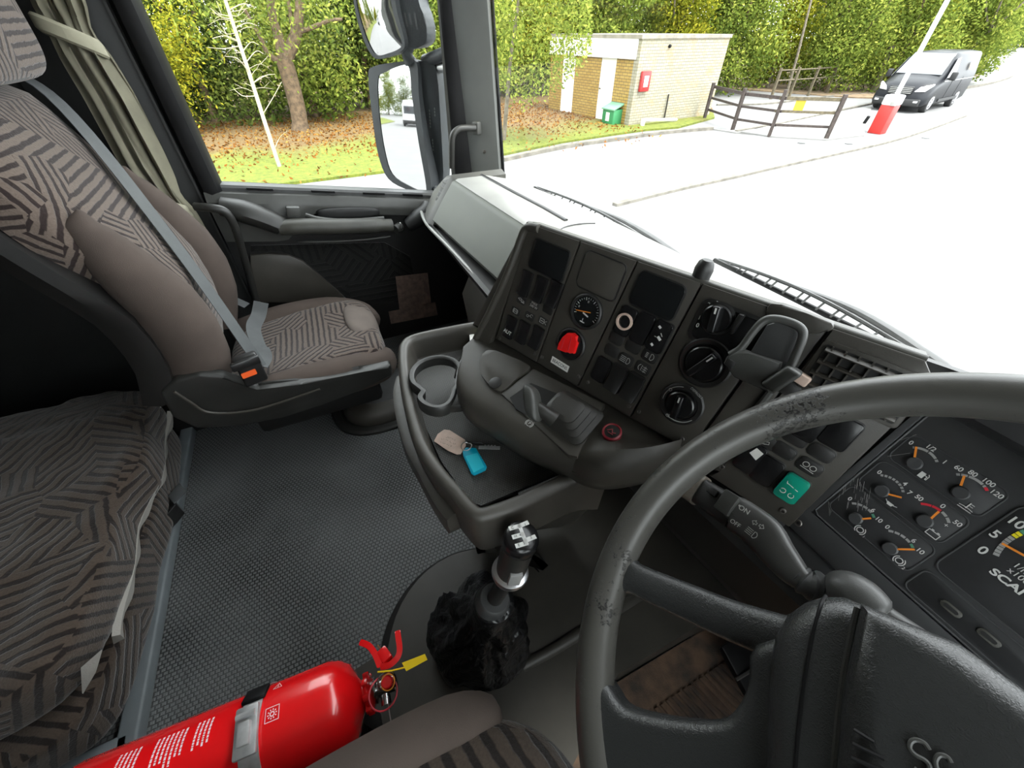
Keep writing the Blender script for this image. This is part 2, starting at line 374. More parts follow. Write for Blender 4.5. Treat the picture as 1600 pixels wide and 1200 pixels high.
def glass_mat(name='window_glass', tint=(.97, .985, .975)):
    m, nt, b = new_mat(name)
    nt.nodes.remove(b)
    out = nt.nodes['Material Output']
    tr = nd(nt, 'ShaderNodeBsdfTransparent'); tr.inputs[0].default_value = (*tint, 1)
    gl = nd(nt, 'ShaderNodeBsdfGlossy'); gl.inputs['Roughness'].default_value = .01
    fr = nd(nt, 'ShaderNodeFresnel'); fr.inputs[0].default_value = 1.45
    ms = nd(nt, 'ShaderNodeMixShader')
    mu = nd(nt, 'ShaderNodeMath', operation='MULTIPLY'); mu.inputs[1].default_value = .05; nt.links.new(fr.outputs[0], mu.inputs[0])
    nt.links.new(mu.outputs[0], ms.inputs[0]); nt.links.new(tr.outputs[0], ms.inputs[1]); nt.links.new(gl.outputs[0], ms.inputs[2]); nt.links.new(ms.outputs[0], out.inputs[0])
glass_mat()
glass_mat('gauge_glass', (.96, .96, .96))

# ---------------------------------------------------------------- object helpers
def things_root(o):
    while o.parent: o = o.parent
    return o
def box_uv(me):
    if not me.uv_layers: me.uv_layers.new(name='UVMap')
    uvl = me.uv_layers[0].data
    for p in me.polygons:
        n = p.normal; a = max(range(3), key=lambda i: abs(n[i]))
        for li in p.loop_indices:
            c = me.vertices[me.loops[li].vertex_index].co
            uvl[li].uv = ((c.y, c.z), (c.x, c.z), (c.x, c.y))[a]
def tag(o, label=None, cat=None, group=None, kind=None):
    if label: o['label'] = label
    if cat: o['category'] = cat
    if group: o['group'] = group
    if kind: o['kind'] = kind
    return o
def thing(name, label, cat, loc=(0, 0, 0), group=None):
    o = bpy.data.objects.new(name, None); C.objects.link(o); o.location = V(loc)
    o.empty_display_size = .05
    return tag(o, label, cat, group)
def obj(name, bm, m, parent=None, smooth=True, angle=38, label=None, uv=False, kind=None, keep=False, mods=()):
    me = bpy.data.meshes.new(name)
    bmesh.ops.recalc_face_normals(bm, faces=bm.faces) if not keep else None
    bm.to_mesh(me); bm.free()
    for mm in (m if isinstance(m, (list, tuple)) else [m]): me.materials.append(MATS[mm])
    if smooth:
        me.shade_smooth(); me.set_sharp_from_angle(angle=R(angle))
    if uv: box_uv(me)
    o = bpy.data.objects.new(name, me); C.objects.link(o)
    if parent:
        r_ = things_root(parent)
        me.transform(Matrix.Translation(-r_.location))
        o.parent = parent
    else:
        xs = [v.co for v in me.vertices]
        if xs:
            c = V((sum(v.x for v in xs) / len(xs), sum(v.y for v in xs) / len(xs), min(v.z for v in xs)))
            me.transform(Matrix.Translation(-c)); o.location = c
    if label: o['label'] = label
    if kind: o['kind'] = kind
    return o
def struct(name, bm, m, parent=None, **kw):
    o = obj(name, bm, m, parent, **kw)
    if not parent: o['kind'] = 'structure'
    return o
def BM(): return bmesh.new()
def rbox(bm, c, X, Y, Z, bev=0.0, seg=2):
    """box with half-vectors X, Y, Z"""
    c, X, Y, Z = V(c), V(X), V(Y), V(Z)
    vs = [bm.verts.new(c + X * i + Y * j + Z * k) for i in (-1, 1) for j in (-1, 1) for k in (-1, 1)]
    fs = [bm.faces.new([vs[q] for q in f]) for f in ((0, 1, 3, 2), (4, 6, 7, 5), (0, 4, 5, 1), (2, 3, 7, 6), (0, 2, 6, 4), (1, 5, 7, 3))]
    if bev > 0:
        es = list({e for f in fs for e in f.edges})
        bmesh.ops.bevel(bm, geom=es, offset=bev, segments=seg, profile=.5, affect='EDGES', clamp_overlap=True)
    return bm
def bx(bm, x0, x1, y0, y1, z0, z1, bev=0.0, seg=2):
    return rbox(bm, ((x0 + x1) / 2, (y0 + y1) / 2, (z0 + z1) / 2), (abs(x1 - x0) / 2, 0, 0), (0, abs(y1 - y0) / 2, 0), (0, 0, abs(z1 - z0) / 2), bev, seg)
def prism(bm, pts, ext, bev=0.0, seg=2, top_only=False):
    ext = V(ext)
    a = [bm.verts.new(V(p)) for p in pts]; b = [bm.verts.new(V(p) + ext) for p in pts]
    n = len(pts)
    fa = bm.faces.new(a[::-1]); fb = bm.faces.new(b)
    sides = [bm.faces.new([a[i], a[(i + 1) % n], b[(i + 1) % n], b[i]]) for i in range(n)]
    if bev > 0:
        es = list(fb.edges) + ([] if top_only else list(fa.edges))
        if not top_only: es += [e for s in sides for e in s.edges]
        bmesh.ops.bevel(bm, geom=list(set(es)), offset=bev, segments=seg, profile=.5, affect='EDGES', clamp_overlap=True)
    return bm
def rr(F_, u0, v0, u1, v1, rad, h=0.0, n=5):
    """rounded rectangle outline on a frame"""
    rad = min(rad, abs(u1 - u0) / 2 - 1e-5, abs(v1 - v0) / 2 - 1e-5)
    out = []
    for (cx, cy, a0) in ((u1 - rad, v1 - rad, 0), (u0 + rad, v1 - rad, PI / 2), (u0 + rad, v0 + rad, PI), (u1 - rad, v0 + rad, 1.5 * PI)):
        for k in range(n + 1):
            a = a0 + PI / 2 * k / n
            out.append(F_.p(cx + rad * math.cos(a), cy + rad * math.sin(a), h))
    return out
def plate(bm, F_, u0, v0, u1, v1, h0, h1, rad=.003, bev=0.0):
    return prism(bm, rr(F_, u0, v0, u1, v1, rad, h0), F_.n * (h1 - h0), bev, 2, True)
def fpoly(bm, F_, uvs, h0, h1, bev=0.0):
    return prism(bm, [F_.p(u, v, h0) for u, v in uvs], F_.n * (h1 - h0), bev, 2, True)
def pillow(bm, F_, uvs, h0, h1, r, n=8):
    """slab between heights h0 and h1 with a soft rounded upper edge of radius r"""
    m = len(uvs); area = sum(uvs[i][0] * uvs[(i + 1) % m][1] - uvs[(i + 1) % m][0] * uvs[i][1] for i in range(m))
    sg = 1 if area > 0 else -1
    nv = []
    for i in range(m):
        (ax_, ay), (bx_, by), (cx2, cy2) = uvs[i - 1], uvs[i], uvs[(i + 1) % m]
        e1 = V((bx_ - ax_, by - ay)).normalized(); e2 = V((cx2 - bx_, cy2 - by)).normalized()
        q = V((-(e1.y + e2.y), e1.x + e2.x)) * sg; q = q.normalized() if q.length > 1e-6 else V((0, 0)); nv.append(q)
    rings = [[F_.p(u, v, h0) for u, v in uvs]]
    for k in range(n + 1):
        a = PI / 2 * k / n; ins = r * (1 - math.cos(a)); h = h1 - r + r * math.sin(a)
        rings.append([F_.p(u + q.x * ins, v + q.y * ins, h) for (u, v), q in zip(uvs, nv)])
    return loft(bm, rings)
def loft(bm, rings, closed=True, cap=True):
    vr = [[bm.verts.new(V(p)) for p in r_] for r_ in rings]
    n = len(vr[0])
    for a, b in zip(vr, vr[1:]):
        for i in range(n if closed else n - 1):
            bm.faces.new([a[i], a[(i + 1) % n], b[(i + 1) % n], b[i]])
    if cap and closed:
        bm.faces.new(vr[0][::-1]); bm.faces.new(vr[-1])
    return bm
def tube(bm, pts, r, seg=10, closed=False, flat=1.0, cap=True, up=None):
    pts = [V(p) for p in pts]; n = len(pts)
    rs = r if isinstance(r, (list, tuple)) else [r] * n
    rings = []; ref = None
    for i, p in enumerate(pts):
        a = pts[(i - 1) % n] if closed or i > 0 else p
        b = pts[(i + 1) % n] if closed or i < n - 1 else p
        t = (b - a).normalized()
        if ref is None:
            ref = V(up) if up else (V((0, 0, 1)) if abs(t.z) < .9 else V((1, 0, 0)))
        s = t.cross(ref).normalized(); q = s.cross(t).normalized()
        if not up: ref = q
        rings.append([p + (s * math.cos(2 * PI * k / seg) + q * math.sin(2 * PI * k / seg) * flat) * rs[i] for k in range(seg)])
    if closed: rings.append(rings[0]); 
    if closed:
        vr = [[bm.verts.new(x) for x in r_] for r_ in rings[:-1]]; vr.append(vr[0])
        for a, b in zip(vr, vr[1:]):
            for k in range(seg): bm.faces.new([a[k], a[(k + 1) % seg], b[(k + 1) % seg], b[k]])
        return bm
    return loft(bm, rings, True, cap)
def spline(pts, n=8, closed=False):
    pts = [V(p) for p in pts]; m = len(pts); out = []
    for i in range(m if closed else m - 1):
        p0 = pts[(i - 1) % m] if closed or i > 0 else pts[i] * 2 - pts[i + 1]
        p1 = pts[i]; p2 = pts[(i + 1) % m]
        p3 = pts[(i + 2) % m] if closed or i < m - 2 else p2 * 2 - p1
        for k in range(n):
            t = k / n
            out.append(.5 * ((2 * p1) + (p2 - p0) * t + (2 * p0 - 5 * p1 + 4 * p2 - p3) * t * t + (3 * p1 - p0 - 3 * p2 + p3) * t ** 3))
    if not closed: out.append(pts[-1])
    return out
def lathe(bm, o, ax, prof, seg=32, e=None):
    """prof: list of (radius, height along ax)"""
    o, ax = V(o), V(ax).normalized()
    e = V(e) if e else (V((1, 0, 0)) if abs(ax.x) < .8 else V((0, 1, 0)))
    s = ax.cross(e).normalized(); q = ax.cross(s)
    rings = [[o + ax * h + (s * math.cos(2 * PI * k / seg) + q * math.sin(2 * PI * k / seg)) * max(r_, 1e-5) for k in range(seg)] for r_, h in prof]
    return loft(bm, rings, True, True)
def fdisc(bm, F_, u, v, prof, seg=32):
    return lathe(bm, F_.p(u, v, 0), F_.n, prof, seg, F_.e)
def arc(bm, F_, u, v, r0, r1, a0, a1, h=.0006, th=.0002, n=8):
    """flat ring segment; angles in degrees, 0 = right, 90 = up on the face"""
    a = [(u + r1 * math.cos(R(a0 + (a1 - a0) * k / n)), v - r1 * math.sin(R(a0 + (a1 - a0) * k / n))) for k in range(n + 1)]
    b = [(u + r0 * math.cos(R(a0 + (a1 - a0) * k / n)), v - r0 * math.sin(R(a0 + (a1 - a0) * k / n))) for k in range(n, -1, -1)]
    return prism(bm, [F_.p(x, y, h) for x, y in a + b], F_.n * th)
def line(bm, F_, uvs, w, h=.0006, th=.0002, closed=False):
    """printed stroke along a polyline on a face"""
    pts = list(uvs) + ([uvs[0]] if closed else [])
    for (a, b), (c, d) in zip(pts, pts[1:]):
        L = math.hypot(c - a, d - b)
        if L < 1e-7: continue
        nx, ny = -(d - b) / L * w / 2, (c - a) / L * w / 2
        ex, ey = (c - a) / L * w * .3, (d - b) / L * w * .3
        prism(bm, [F_.p(x, y, h) for x, y in ((a + nx - ex, b + ny - ey), (c + nx + ex, d + ny + ey), (c - nx + ex, d - ny + ey), (a - nx - ex, b - ny - ey))], F_.n * th)
    return bm
def blob(c, X, Y, Z, p=3.2, n=14, fn=None, bm=None):
    """superellipsoid cushion with half-axes X, Y, Z; fn(a,b,c,point)->point reshapes it"""
    bm = bm or BM(); c, X, Y, Z = V(c), V(X), V(Y), V(Z)
    idx = {}
    def key(a): return tuple(round(x, 5) for x in a)
    def vert(a):
        k = key(a)
        if k not in idx:
            s = (abs(a[0]) ** p + abs(a[1]) ** p + abs(a[2]) ** p) ** (1 / p)
            q = [x / s for x in a]
            P = c + X * q[0] + Y * q[1] + Z * q[2]
            if fn: P = V(fn(q[0], q[1], q[2], P))
            idx[k] = bm.verts.new(P)
        return idx[k]
    for ax in range(3):
        for sgn in (-1, 1):
            for i in range(n):
                for j in range(n):
                    cs = []
                    for (di, dj) in ((0, 0), (1, 0), (1, 1), (0, 1)):
                        u, v = -1 + 2 * (i + di) / n, -1 + 2 * (j + dj) / n
                        a = [0, 0, 0]; a[ax] = sgn; a[(ax + 1) % 3] = u; a[(ax + 2) % 3] = v
                        cs.append(vert(a))
                    if len(set(cs)) == 4:
                        try: bm.faces.new(cs if sgn > 0 else cs[::-1])
                        except ValueError: pass
    return bm
_fonts = {}
def text(name, s, F_, u, v, size, m, parent=None, rot=0.0, h=.0007, align='CENTER', bold=0.0, squash=1.0, spacing=1.0, extr=.0001):
    """lettering laid flat on a face; u, v is the centre of the word"""
    cu_ = bpy.data.curves.new(name, 'FONT'); cu_.body = s; cu_.size = 1.0
    cu_.align_x = align; cu_.align_y = 'CENTER'; cu_.extrude = extr / size; cu_.offset = bold; cu_.space_character = spacing; cu_.space_line = .9
    t = bpy.data.objects.new(name, cu_); C.objects.link(t)
    dg = bpy.context.evaluated_depsgraph_get()
    me = bpy.data.meshes.new_from_object(t.evaluated_get(dg))
    bpy.data.objects.remove(t); bpy.data.curves.remove(cu_)
    c_, s_ = math.cos(rot), math.sin(rot)
    e = F_.e * c_ + F_.d * s_; up = -(F_.d * c_ - F_.e * s_)
    o3 = F_.p(u, v, h)
    M = Matrix(((e.x, up.x, F_.n.x, o3.x), (e.y, up.y, F_.n.y, o3.y), (e.z, up.z, F_.n.z, o3.z), (0, 0, 0, 1))) @ Matrix.Diagonal((size * squash, size, size, 1))
    me.transform(M)
    me.name = name
    me.materials.clear(); me.materials.append(MATS[m])
    o = bpy.data.objects.new(name, me); C.objects.link(o)
    if parent:
        me.transform(Matrix.Translation(-things_root(parent).location)); o.parent = parent
    return o
def copy_tree(o, parent=None):
    c = o.copy(); C.objects.link(c)
    if parent: c.parent = parent
    for ch in list(o.children): copy_tree(ch, c)
    return c
# ================================================================ OUTSIDE
S = GROUND
bm = BM(); bx(bm, -140, 60, -90, 220, S - .3, S); struct('ground', bm, 'road', smooth=False)
# grass verge under the trees
edge = [(-40, -70), (-15, -70), (-9.5, -66), (-7.3, -58), (-8.2, -48), (-10.6, -36), (-10.9, -20), (-10.7, -6)] + [gz(x, y, S).to_2d()[:] for x, y in ((345, 305), (430, 292), (520, 281), (600, 271), (700, 258), (790, 243), (880, 224), (960, 212), (1010, 205), (1060, 201))]
bx1 = gz(1107, 184, S)
edge += [(bx1.x + .3, bx1.y), (-15.5, 17.0), (-30, 22), (-60, 22), (-60, -70)]
bm = BM(); prism(bm, [(x, y, S) for x, y in edge], (0, 0, .06)); struct('grass_verge', bm, 'grass', smooth=False)
# far verge behind the fence and along the bend
vg = [(-26, 23), (-21, 24.0), (-15.3, 26.5), (-13.7, 28.5), (-14.2, 33), (-17.6, 41.6), (-19.7, 48.8), (-28, 69), (-36, 84), (-52, 118), (-95, 190), (-120, 190), (-120, 23)]
bm = BM(); prism(bm, [(x, y, S) for x, y in vg], (0, 0, .05)); struct('far_verge', bm, 'dirt', smooth=False)

def kerb(name, pix, w, h, m='kerb_stone'):
    pts = [gz(x, y, S) for x, y in pix]
    pts = spline(pts, 5)
    L, Rr = [], []
    for i, p in enumerate(pts):
        t = (pts[min(i + 1, len(pts) - 1)] - pts[max(i - 1, 0)]).normalized(); s = V((t.y, -t.x, 0))
        L.append(p + s * w / 2); Rr.append(p - s * w / 2)
    bm = BM()
    loft(bm, [[a, a + V((0, 0, h)), b + V((0, 0, h)), b] for a, b in zip(L, Rr)])
    return struct(name, bm, m)
kerb('verge_kerb', [(786, 252), (880, 232), (960, 220), (1040, 209), (1112, 203)], .14, .09)
kerb('island_kerb', [(960, 322), (1060, 297), (1150, 277), (1210, 263), (1300, 243), (1390, 222), (1450, 203), (1507, 182)], .13, .055, 'kerb_stone')
kerb('far_kerb', [(1150, 207), (1230, 192), (1300, 176), (1362, 163)], .12, .07)
kerb('far_footway_kerb', [(1120, 165), (1200, 163), (1290, 152), (1362, 147)], .12, .06)
kerb('bend_kerb', [(1508, 139), (1545, 132), (1572, 124), (1580, 120)], .14, .1)
# raised footway in front of the building
pv = [gz(x, y, S) for x, y in ((1112, 203), (1143, 205), (1205, 215), (1290, 220), (1350, 213), (1362, 166), (1300, 178), (1230, 193), (1150, 209))]
bm = BM(); prism(bm, pv, (0, 0, .035)); struct('footway', bm, 'paving', smooth=False)

# ---- foliage
def leaf_mesh(name, n, sample, size, m, seed, elong=1.0):
    rnd = random.Random(seed)
    vs, fs, tint = [], [], []
    for i in range(n):
        p, t0 = sample(rnd)
        a = rnd.uniform(0, 2 * PI); z = rnd.uniform(-1, 1); q = math.sqrt(1 - z * z)
        nrm = V((q * math.cos(a), q * math.sin(a), z + .5)).normalized()
        e = nrm.orthogonal().normalized(); e.rotate(Matrix.Rotation(rnd.uniform(0, 2 * PI), 3, nrm)); g = nrm.cross(e)
        s = size * rnd.uniform(.6, 1.3)
        k = len(vs)
        vs += [p - e * s * elong, p + g * s * .45, p + e * s * elong, p - g * s * .45]
        fs.append((k, k + 1, k + 2, k + 3)); tint += [min(1, max(0, t0 + rnd.gauss(0, .22)))] * 4
    me = bpy.data.meshes.new(name); me.from_pydata([v[:] for v in vs], [], fs)
    at = me.attributes.new('tint', 'FLOAT', 'POINT'); at.data.foreach_set('value', tint)
    me.materials.append(MATS[m])
    return me
def crown_sampler(blobs):
    ws = [b[1] ** 2 for b in blobs]
    def f(rnd):
        (c, r, sz), = rnd.choices(blobs, ws)
        a = rnd.uniform(0, 2 * PI); z = rnd.uniform(-1, 1); q = math.sqrt(1 - z * z)
        rad = r * (rnd.random() ** .35)
        p = V(c) + V((q * math.cos(a), q * math.sin(a), z * sz)) * rad
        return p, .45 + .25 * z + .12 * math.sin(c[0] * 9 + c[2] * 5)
    return f
def bush_blobs(rnd, w, h, n, low=0.0):
    out = []
    for i in range(n):
        z = low + (h - low) * (i + .5) / n
        k = 1 - .45 * (z / h) ** 2
        a = rnd.uniform(0, 2 * PI); d = rnd.uniform(.1, .62) * w * k
        out.append(((d * math.cos(a), d * math.sin(a), z), w * rnd.uniform(.38, .6) * k, .8))
    return out
kinds = []
rk = random.Random(3)
for nm_, m_, w_, h_, low_, n_ in (('green', 'leaves_green', 2.6, 6.5, .5, 15000), ('yellow', 'leaves_yellow', 2.4, 6.0, .9, 12000), ('dark', 'leaves_dark', 2.9, 7.0, .3, 15000), ('green2', 'leaves_green', 2.2, 7.5, 1.1, 13000)):
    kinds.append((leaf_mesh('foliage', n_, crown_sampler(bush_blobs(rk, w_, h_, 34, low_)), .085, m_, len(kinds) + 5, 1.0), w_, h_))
def trunk_mesh(h, r, m='bark', forks=3, lean=.1, seed=1):
    rnd = random.Random(seed); bm = BM()
    top = V((lean * h * .3, rnd.uniform(-.1, .1) * h, h * .45))
    tube(bm, spline([(0, 0, -.1), (lean * .2, 0, h * .15), (lean * .5, 0, h * .3), top], 5), [r * 1.35] + [r * (1.1 - .35 * i / 15) for i in range(15)], 10)
    for k in range(forks):
        a = 2 * PI * k / forks + rnd.uniform(-.5, .5)
        e = top + V((math.cos(a) * h * .22, math.sin(a) * h * .22, h * rnd.uniform(.3, .5)))
        tube(bm, spline([top - V((0, 0, h * .05)), top * .5 + e * .5 + V((math.cos(a), math.sin(a), 0)) * h * .05, e], 5), [r * (.62 - .5 * i / 10) for i in range(11)], 7)
    me = bpy.data.meshes.new('trunk'); bm.to_mesh(me); bm.free(); me.materials.append(MATS[m]); me.shade_smooth(); return me
trunks = [trunk_mesh(5.5, .13, 'bark', 3, .1, 1), trunk_mesh(6, .09, 'bark_grey', 4, -.15, 2)]
tree_names = ['leafy green tree %s', 'yellow-green leafy tree %s', 'dark green dense tree %s', 'tall light green tree %s']
def tree(x, y, k, s=1.0, rz=0.0, label='', name='tree', group=None, z=S):
    t = thing(name, label, 'tree', (x, y, z), group)
    t.rotation_euler = (0, 0, rz); t.scale = (s, s, s)
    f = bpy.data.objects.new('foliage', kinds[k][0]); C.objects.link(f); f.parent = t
    g = bpy.data.objects.new('trunk', trunks[k % 2]); C.objects.link(g); g.parent = t
    return t
wood = [  # x, y, kind, scale: the edge of the wood seen through the side window, then behind the block, then along the bend
    (-20.2, -8.5, 0, 1.0), (-19.5, -5.2, 1, .95), (-20.8, -2.6, 2, 1.0), (-20.4, .9, 0, 1.05), (-21.5, 3.3, 2, 1.0), (-20.3, 5.6, 0, 1.0), (-21.2, 8.6, 3, 1.0),
    (-22.6, 11.8, 1, 1.0), (-20.9, 15.0, 3, 1.05), (-23.4, 14.6, 0, 1.1), (-20.2, 19.0, 1, 1.0), (-23.0, 18.3, 0, 1.1), (-19.6, 22.2, 0, 1.0), (-22.4, 23.0, 3, 1.1),
    (-20.2, 26.2, 1, 1.0), (-17.6, 27.6, 0, .95), (-20.0, 30.0, 3, 1.1), (-16.2, 30.6, 0, 1.0), (-17.6, 34.0, 1, 1.0), (-15.9, 36.4, 3, 1.05), (-17.8, 39.4, 0, 1.1),
    (-20.2, 44.5, 1, 1.0), (-23.0, 50.5, 0, 1.0), (-26.0, 56.0, 2, 1.1), (-29.0, 63.0, 0, 1.1), (-32.5, 71.0, 2, 1.2), (-38.5, 81.0, 0, 1.3), (-46, 94, 2, 1.4), (-55, 110, 0, 1.5), (-66, 130, 0, 1.6), (-80, 155, 0, 1.7),
    (-23.5, -5.5, 2, 1.25), (-24.0, -1.0, 2, 1.3), (-24.2, 3.6, 2, 1.3), (-24.4, 7.4, 2, 1.3), (-26.4, 12.0, 2, 1.3), (-26.5, 17.0, 2, 1.35), (-26.0, 22.0, 2, 1.35), (-24.0, 27.0, 2, 1.3), (-22.5, 32.5, 2, 1.3), (-20.8, 37.0, 2, 1.3), (-24.0, 42.5, 2, 1.3), (-27, 48, 2, 1.35), (-31, 55, 2, 1.4),
    (-62, 166, 2, 1.7), (-42, 166, 0, 1.7), (-22, 168, 0, 1.8), (-52, 158, 0, 1.9), (-72, 172, 0, 2.0)]
adj = ['behind the grass seen far left in the side window', 'with pale leaves left of the forked tree', 'with deep shade behind the white sapling', 'just behind the forked tree', 'in the dip right of the forked tree', 'seen past the lower wing mirror', 'behind the windscreen pillar', 'left behind the brick block', 'over the roof of the brick block', 'farther back over the brick block', 'over the right end of the block roof', 'second row right of the block', 'above the wooden fence end', 'second row above the wooden fence', 'above the middle of the wooden fence', 'close behind the rail fence by the van', 'second row left of the van', 'beside the left mirror of the van', 'behind the barrier boom', 'above the van windscreen', 'above the van roof', 'right above the rear of the van', 'first on the bend past the van', 'dark one on the bend past the van', 'farther round the bend', 'dark one farther round the bend', 'where the road bends out of sight', 'dark one where the road ends', 'far along the road', 'farthest but one along the road', 'farthest along the road',
       'in the shaded back row far left', 'in the shaded back row behind the sapling', 'in the shaded back row behind the forked tree', 'in the shaded back row behind the mirrors', 'in the back row left of the block', 'in the back row over the block', 'in the back row right of the block', 'in the back row over the fence', 'in the back row left of the barrier', 'in the back row behind the barrier', 'in the back row over the van', 'in the back row at the bend', 'in the back row past the bend', 'across the road end, dark', 'across the road end, middle', 'across the road end, right', 'across the road end, tall and between the others', 'across the road end, farthest left']
for (x, y, k, s), a in zip(wood, adj):
    tree(x, y, k, s, rk.uniform(0, 6.28), tree_names[k] % a, group='trees along the wood edge')
for i, (x, y, k, s) in enumerate([(-14.5, -13, 0, 1.1), (-15.5, -20, 1, 1.1), (-14, -27, 3, 1.2), (-13.5, -35, 0, 1.2), (-14, -46, 2, 1.3), (-17, -56, 0, 1.1), (-15.5, -78, 0, 1.0), (-12.8, -80, 3, .9), (-10.2, -81, 0, .95), (-7.6, -82, 2, .85), (-5.0, -82, 0, .8), (-2.4, -83, 3, .85), (-10.4, -62, 1, .8)]):
    tree(x, y, k, s, i, ['green roadside tree seen only in the mirror, nearest', 'yellowish roadside tree seen only in the mirror', 'tall roadside tree seen only in the mirror', 'far roadside tree seen only in the mirror', 'dark roadside tree seen only in the mirror', 'roadside tree at the bend seen only in the mirror'][i] if i < 6 else 'green tree number %s from the left across the road end, seen only in the mirror' % ['one', 'two', 'three', 'four', 'five', 'six', 'seven'][i - 6], group='roadside trees behind the lorry')

for i, (px_, py_, s_) in enumerate(((1532, 84, 1.5), (1548, 79, 1.8), (1566, 76, 2.0), (1584, 74, 2.1), (1604, 73, 2.2), (1626, 73, 2.3))):
    q = gz(px_, py_, S); tree(q.x, q.y, (2, 0, 3, 0, 2, 0)[i], s_, i * 1.3, ['dark tree at the left where the road meets the sky line', 'second tree from the left at the far road end', 'third tree from the left at the far road end', 'fourth tree from the left at the far road end', 'tree by the right edge at the far road end', 'tree just past the right edge at the far road end'][i], group='trees closing the far road end')
# forked tree on the leaf litter
tp = gz(470, 206, S)
t = thing('forked_tree', 'brown forked tree standing on leaf litter beyond the sapling', 'tree', tp)
bm = BM()
def tz(px, py, k=0.0):
    d = ray(px, py); h = V((tp.x - EYE.x, tp.y - EYE.y)).length + k
    return EYE + d * (h / V((d.x, d.y)).length)
P_ = [tp + V((0, 0, -.1)), tz(465, 170), tz(452, 120), tz(443, 92)]
tube(bm, spline(P_, 6), [.36, .31, .28] + [.25] * 16, 12)
obj('trunk', bm, 'bark', t)
bm = BM()
for pts, r0 in (([(443, 94), (436, 60), (425, 20), (418, -60)], .17), ([(446, 94), (462, 55), (468, 10), (472, -60)], .19), ([(440, 98), (420, 85), (405, 55), (380, 10)], .09), ([(466, 50), (490, 42), (515, 32), (535, 30)], .07), ([(462, 60), (455, 30), (448, -20)], .08)):
    tube(bm, spline([tz(*p) for p in pts], 6), [r0 * (1 - .5 * i / (6 * (len(pts) - 1))) for i in range(6 * (len(pts) - 1) + 1)], 8)
obj('branches', bm, 'bark', t)
def hang(rnd):
    a = rnd.random()
    c = tz(rnd.gauss(415, 75), rnd.gauss(15, 45), rnd.uniform(-1.0, 1.6))
    return c, rnd.uniform(.35, .75)
me = leaf_mesh('foliage', 3800, hang, .065, 'leaves_green', 21)
o = bpy.data.objects.new('foliage', me); C.objects.link(o); me.transform(Matrix.Translation(-tp)); o.parent = t

# pale sapling
sp_ = gz(438, 264, S)
t = thing('sapling', 'slim pale leafless sapling leaning on the grass near the road', 'tree', sp_)
def sz(px, py, k=0.0):
    d = ray(px, py); h = V((sp_.x, sp_.y)).length + k
    return EYE + d * (h / V((d.x, d.y)).length)
bm = BM(); tube(bm, [sp_, sz(415, 195), sz(388, 110), sz(352, 0), sz(330, -60)], [.05, .045, .04, .032, .025], 8); obj('stem', bm, 'bark_pale', t)
bm = BM()
rt = random.Random(5)
for (a, b, c) in [((410, 180), (428, 150), (440, 128)), ((400, 150), (380, 150), (366, 140)), ((395, 130), (415, 118), (430, 116)), ((390, 115), (372, 92), (352, 88)), ((384, 98), (400, 80), (412, 84)), ((378, 82), (392, 66), (404, 70)), ((372, 64), (352, 56), (332, 60)), ((366, 45), (385, 36), (402, 40)), ((362, 30), (345, 26), (328, 12)), ((358, 16), (380, 6), (400, 12)), ((428, 235), (437, 215), (448, 205)), ((374, 72), (350, 76), (324, 74))]:
    tube(bm, spline([sz(*a), sz(*b, rt.uniform(-.2, .2)), sz(*c, rt.uniform(-.3, .3))], 4), [.008 * (1 - .8 * i / 8) + .0025 for i in range(9)], 5)
for k in range(22):
    y_ = rt.uniform(-30, 150); x_ = 352 + (y_ - 0) * (415 - 352) / 195; s_ = rt.choice((-1, 1)); L_ = rt.uniform(12, 42)
    p0_ = sz(x_, y_); p1_ = sz(x_ + s_ * L_ * .5, y_ + rt.uniform(-14, 2), rt.uniform(-.3, .3)); p2_ = sz(x_ + s_ * L_, y_ + rt.uniform(-18, 8), rt.uniform(-.4, .4)); tube(bm, spline([p0_, p1_, p2_], 3), [.006, .005, .0045, .004, .003, .0025, .002], 4)
    p3_ = sz(x_ + s_ * L_ * .8, y_ - rt.uniform(8, 26), rt.uniform(-.3, .3)); tube(bm, [p1_, p3_], [.004, .002], 4)
obj('twigs', bm, 'bark_pale', t)

# birch by the pillar with hanging leaves
bp_ = gz(787, 222, S)
t = thing('birch_tree', 'birch with hanging leaves in front of the brick block', 'tree', bp_)
def bz(px, py, k=0.0):
    d = ray(px, py); h = V((bp_.x, bp_.y)).length + k
    return EYE + d * (h / V((d.x, d.y)).length)
bm = BM(); tube(bm, spline([bp_, bz(792, 160), bz(798, 90), bz(808, 20), bz(815, -60)], 5), [.07 - .002 * i for i in range(21)], 8); obj('trunk', bm, 'bark_grey', t)
def bh(rnd):
    x = rnd.uniform(768, 925); lim = 60 + 105 * max(0, 1 - abs(x - 822) / 105) ** .6 + rnd.gauss(0, 9)
    return bz(x, rnd.uniform(-60, lim), rnd.uniform(-1.2, 1.3)), rnd.uniform(.3, .85)
me = leaf_mesh('foliage', 6500, bh, .055, 'leaves_green', 22)
o = bpy.data.objects.new('foliage', me); C.objects.link(o); me.transform(Matrix.Translation(-bp_)); o.parent = t
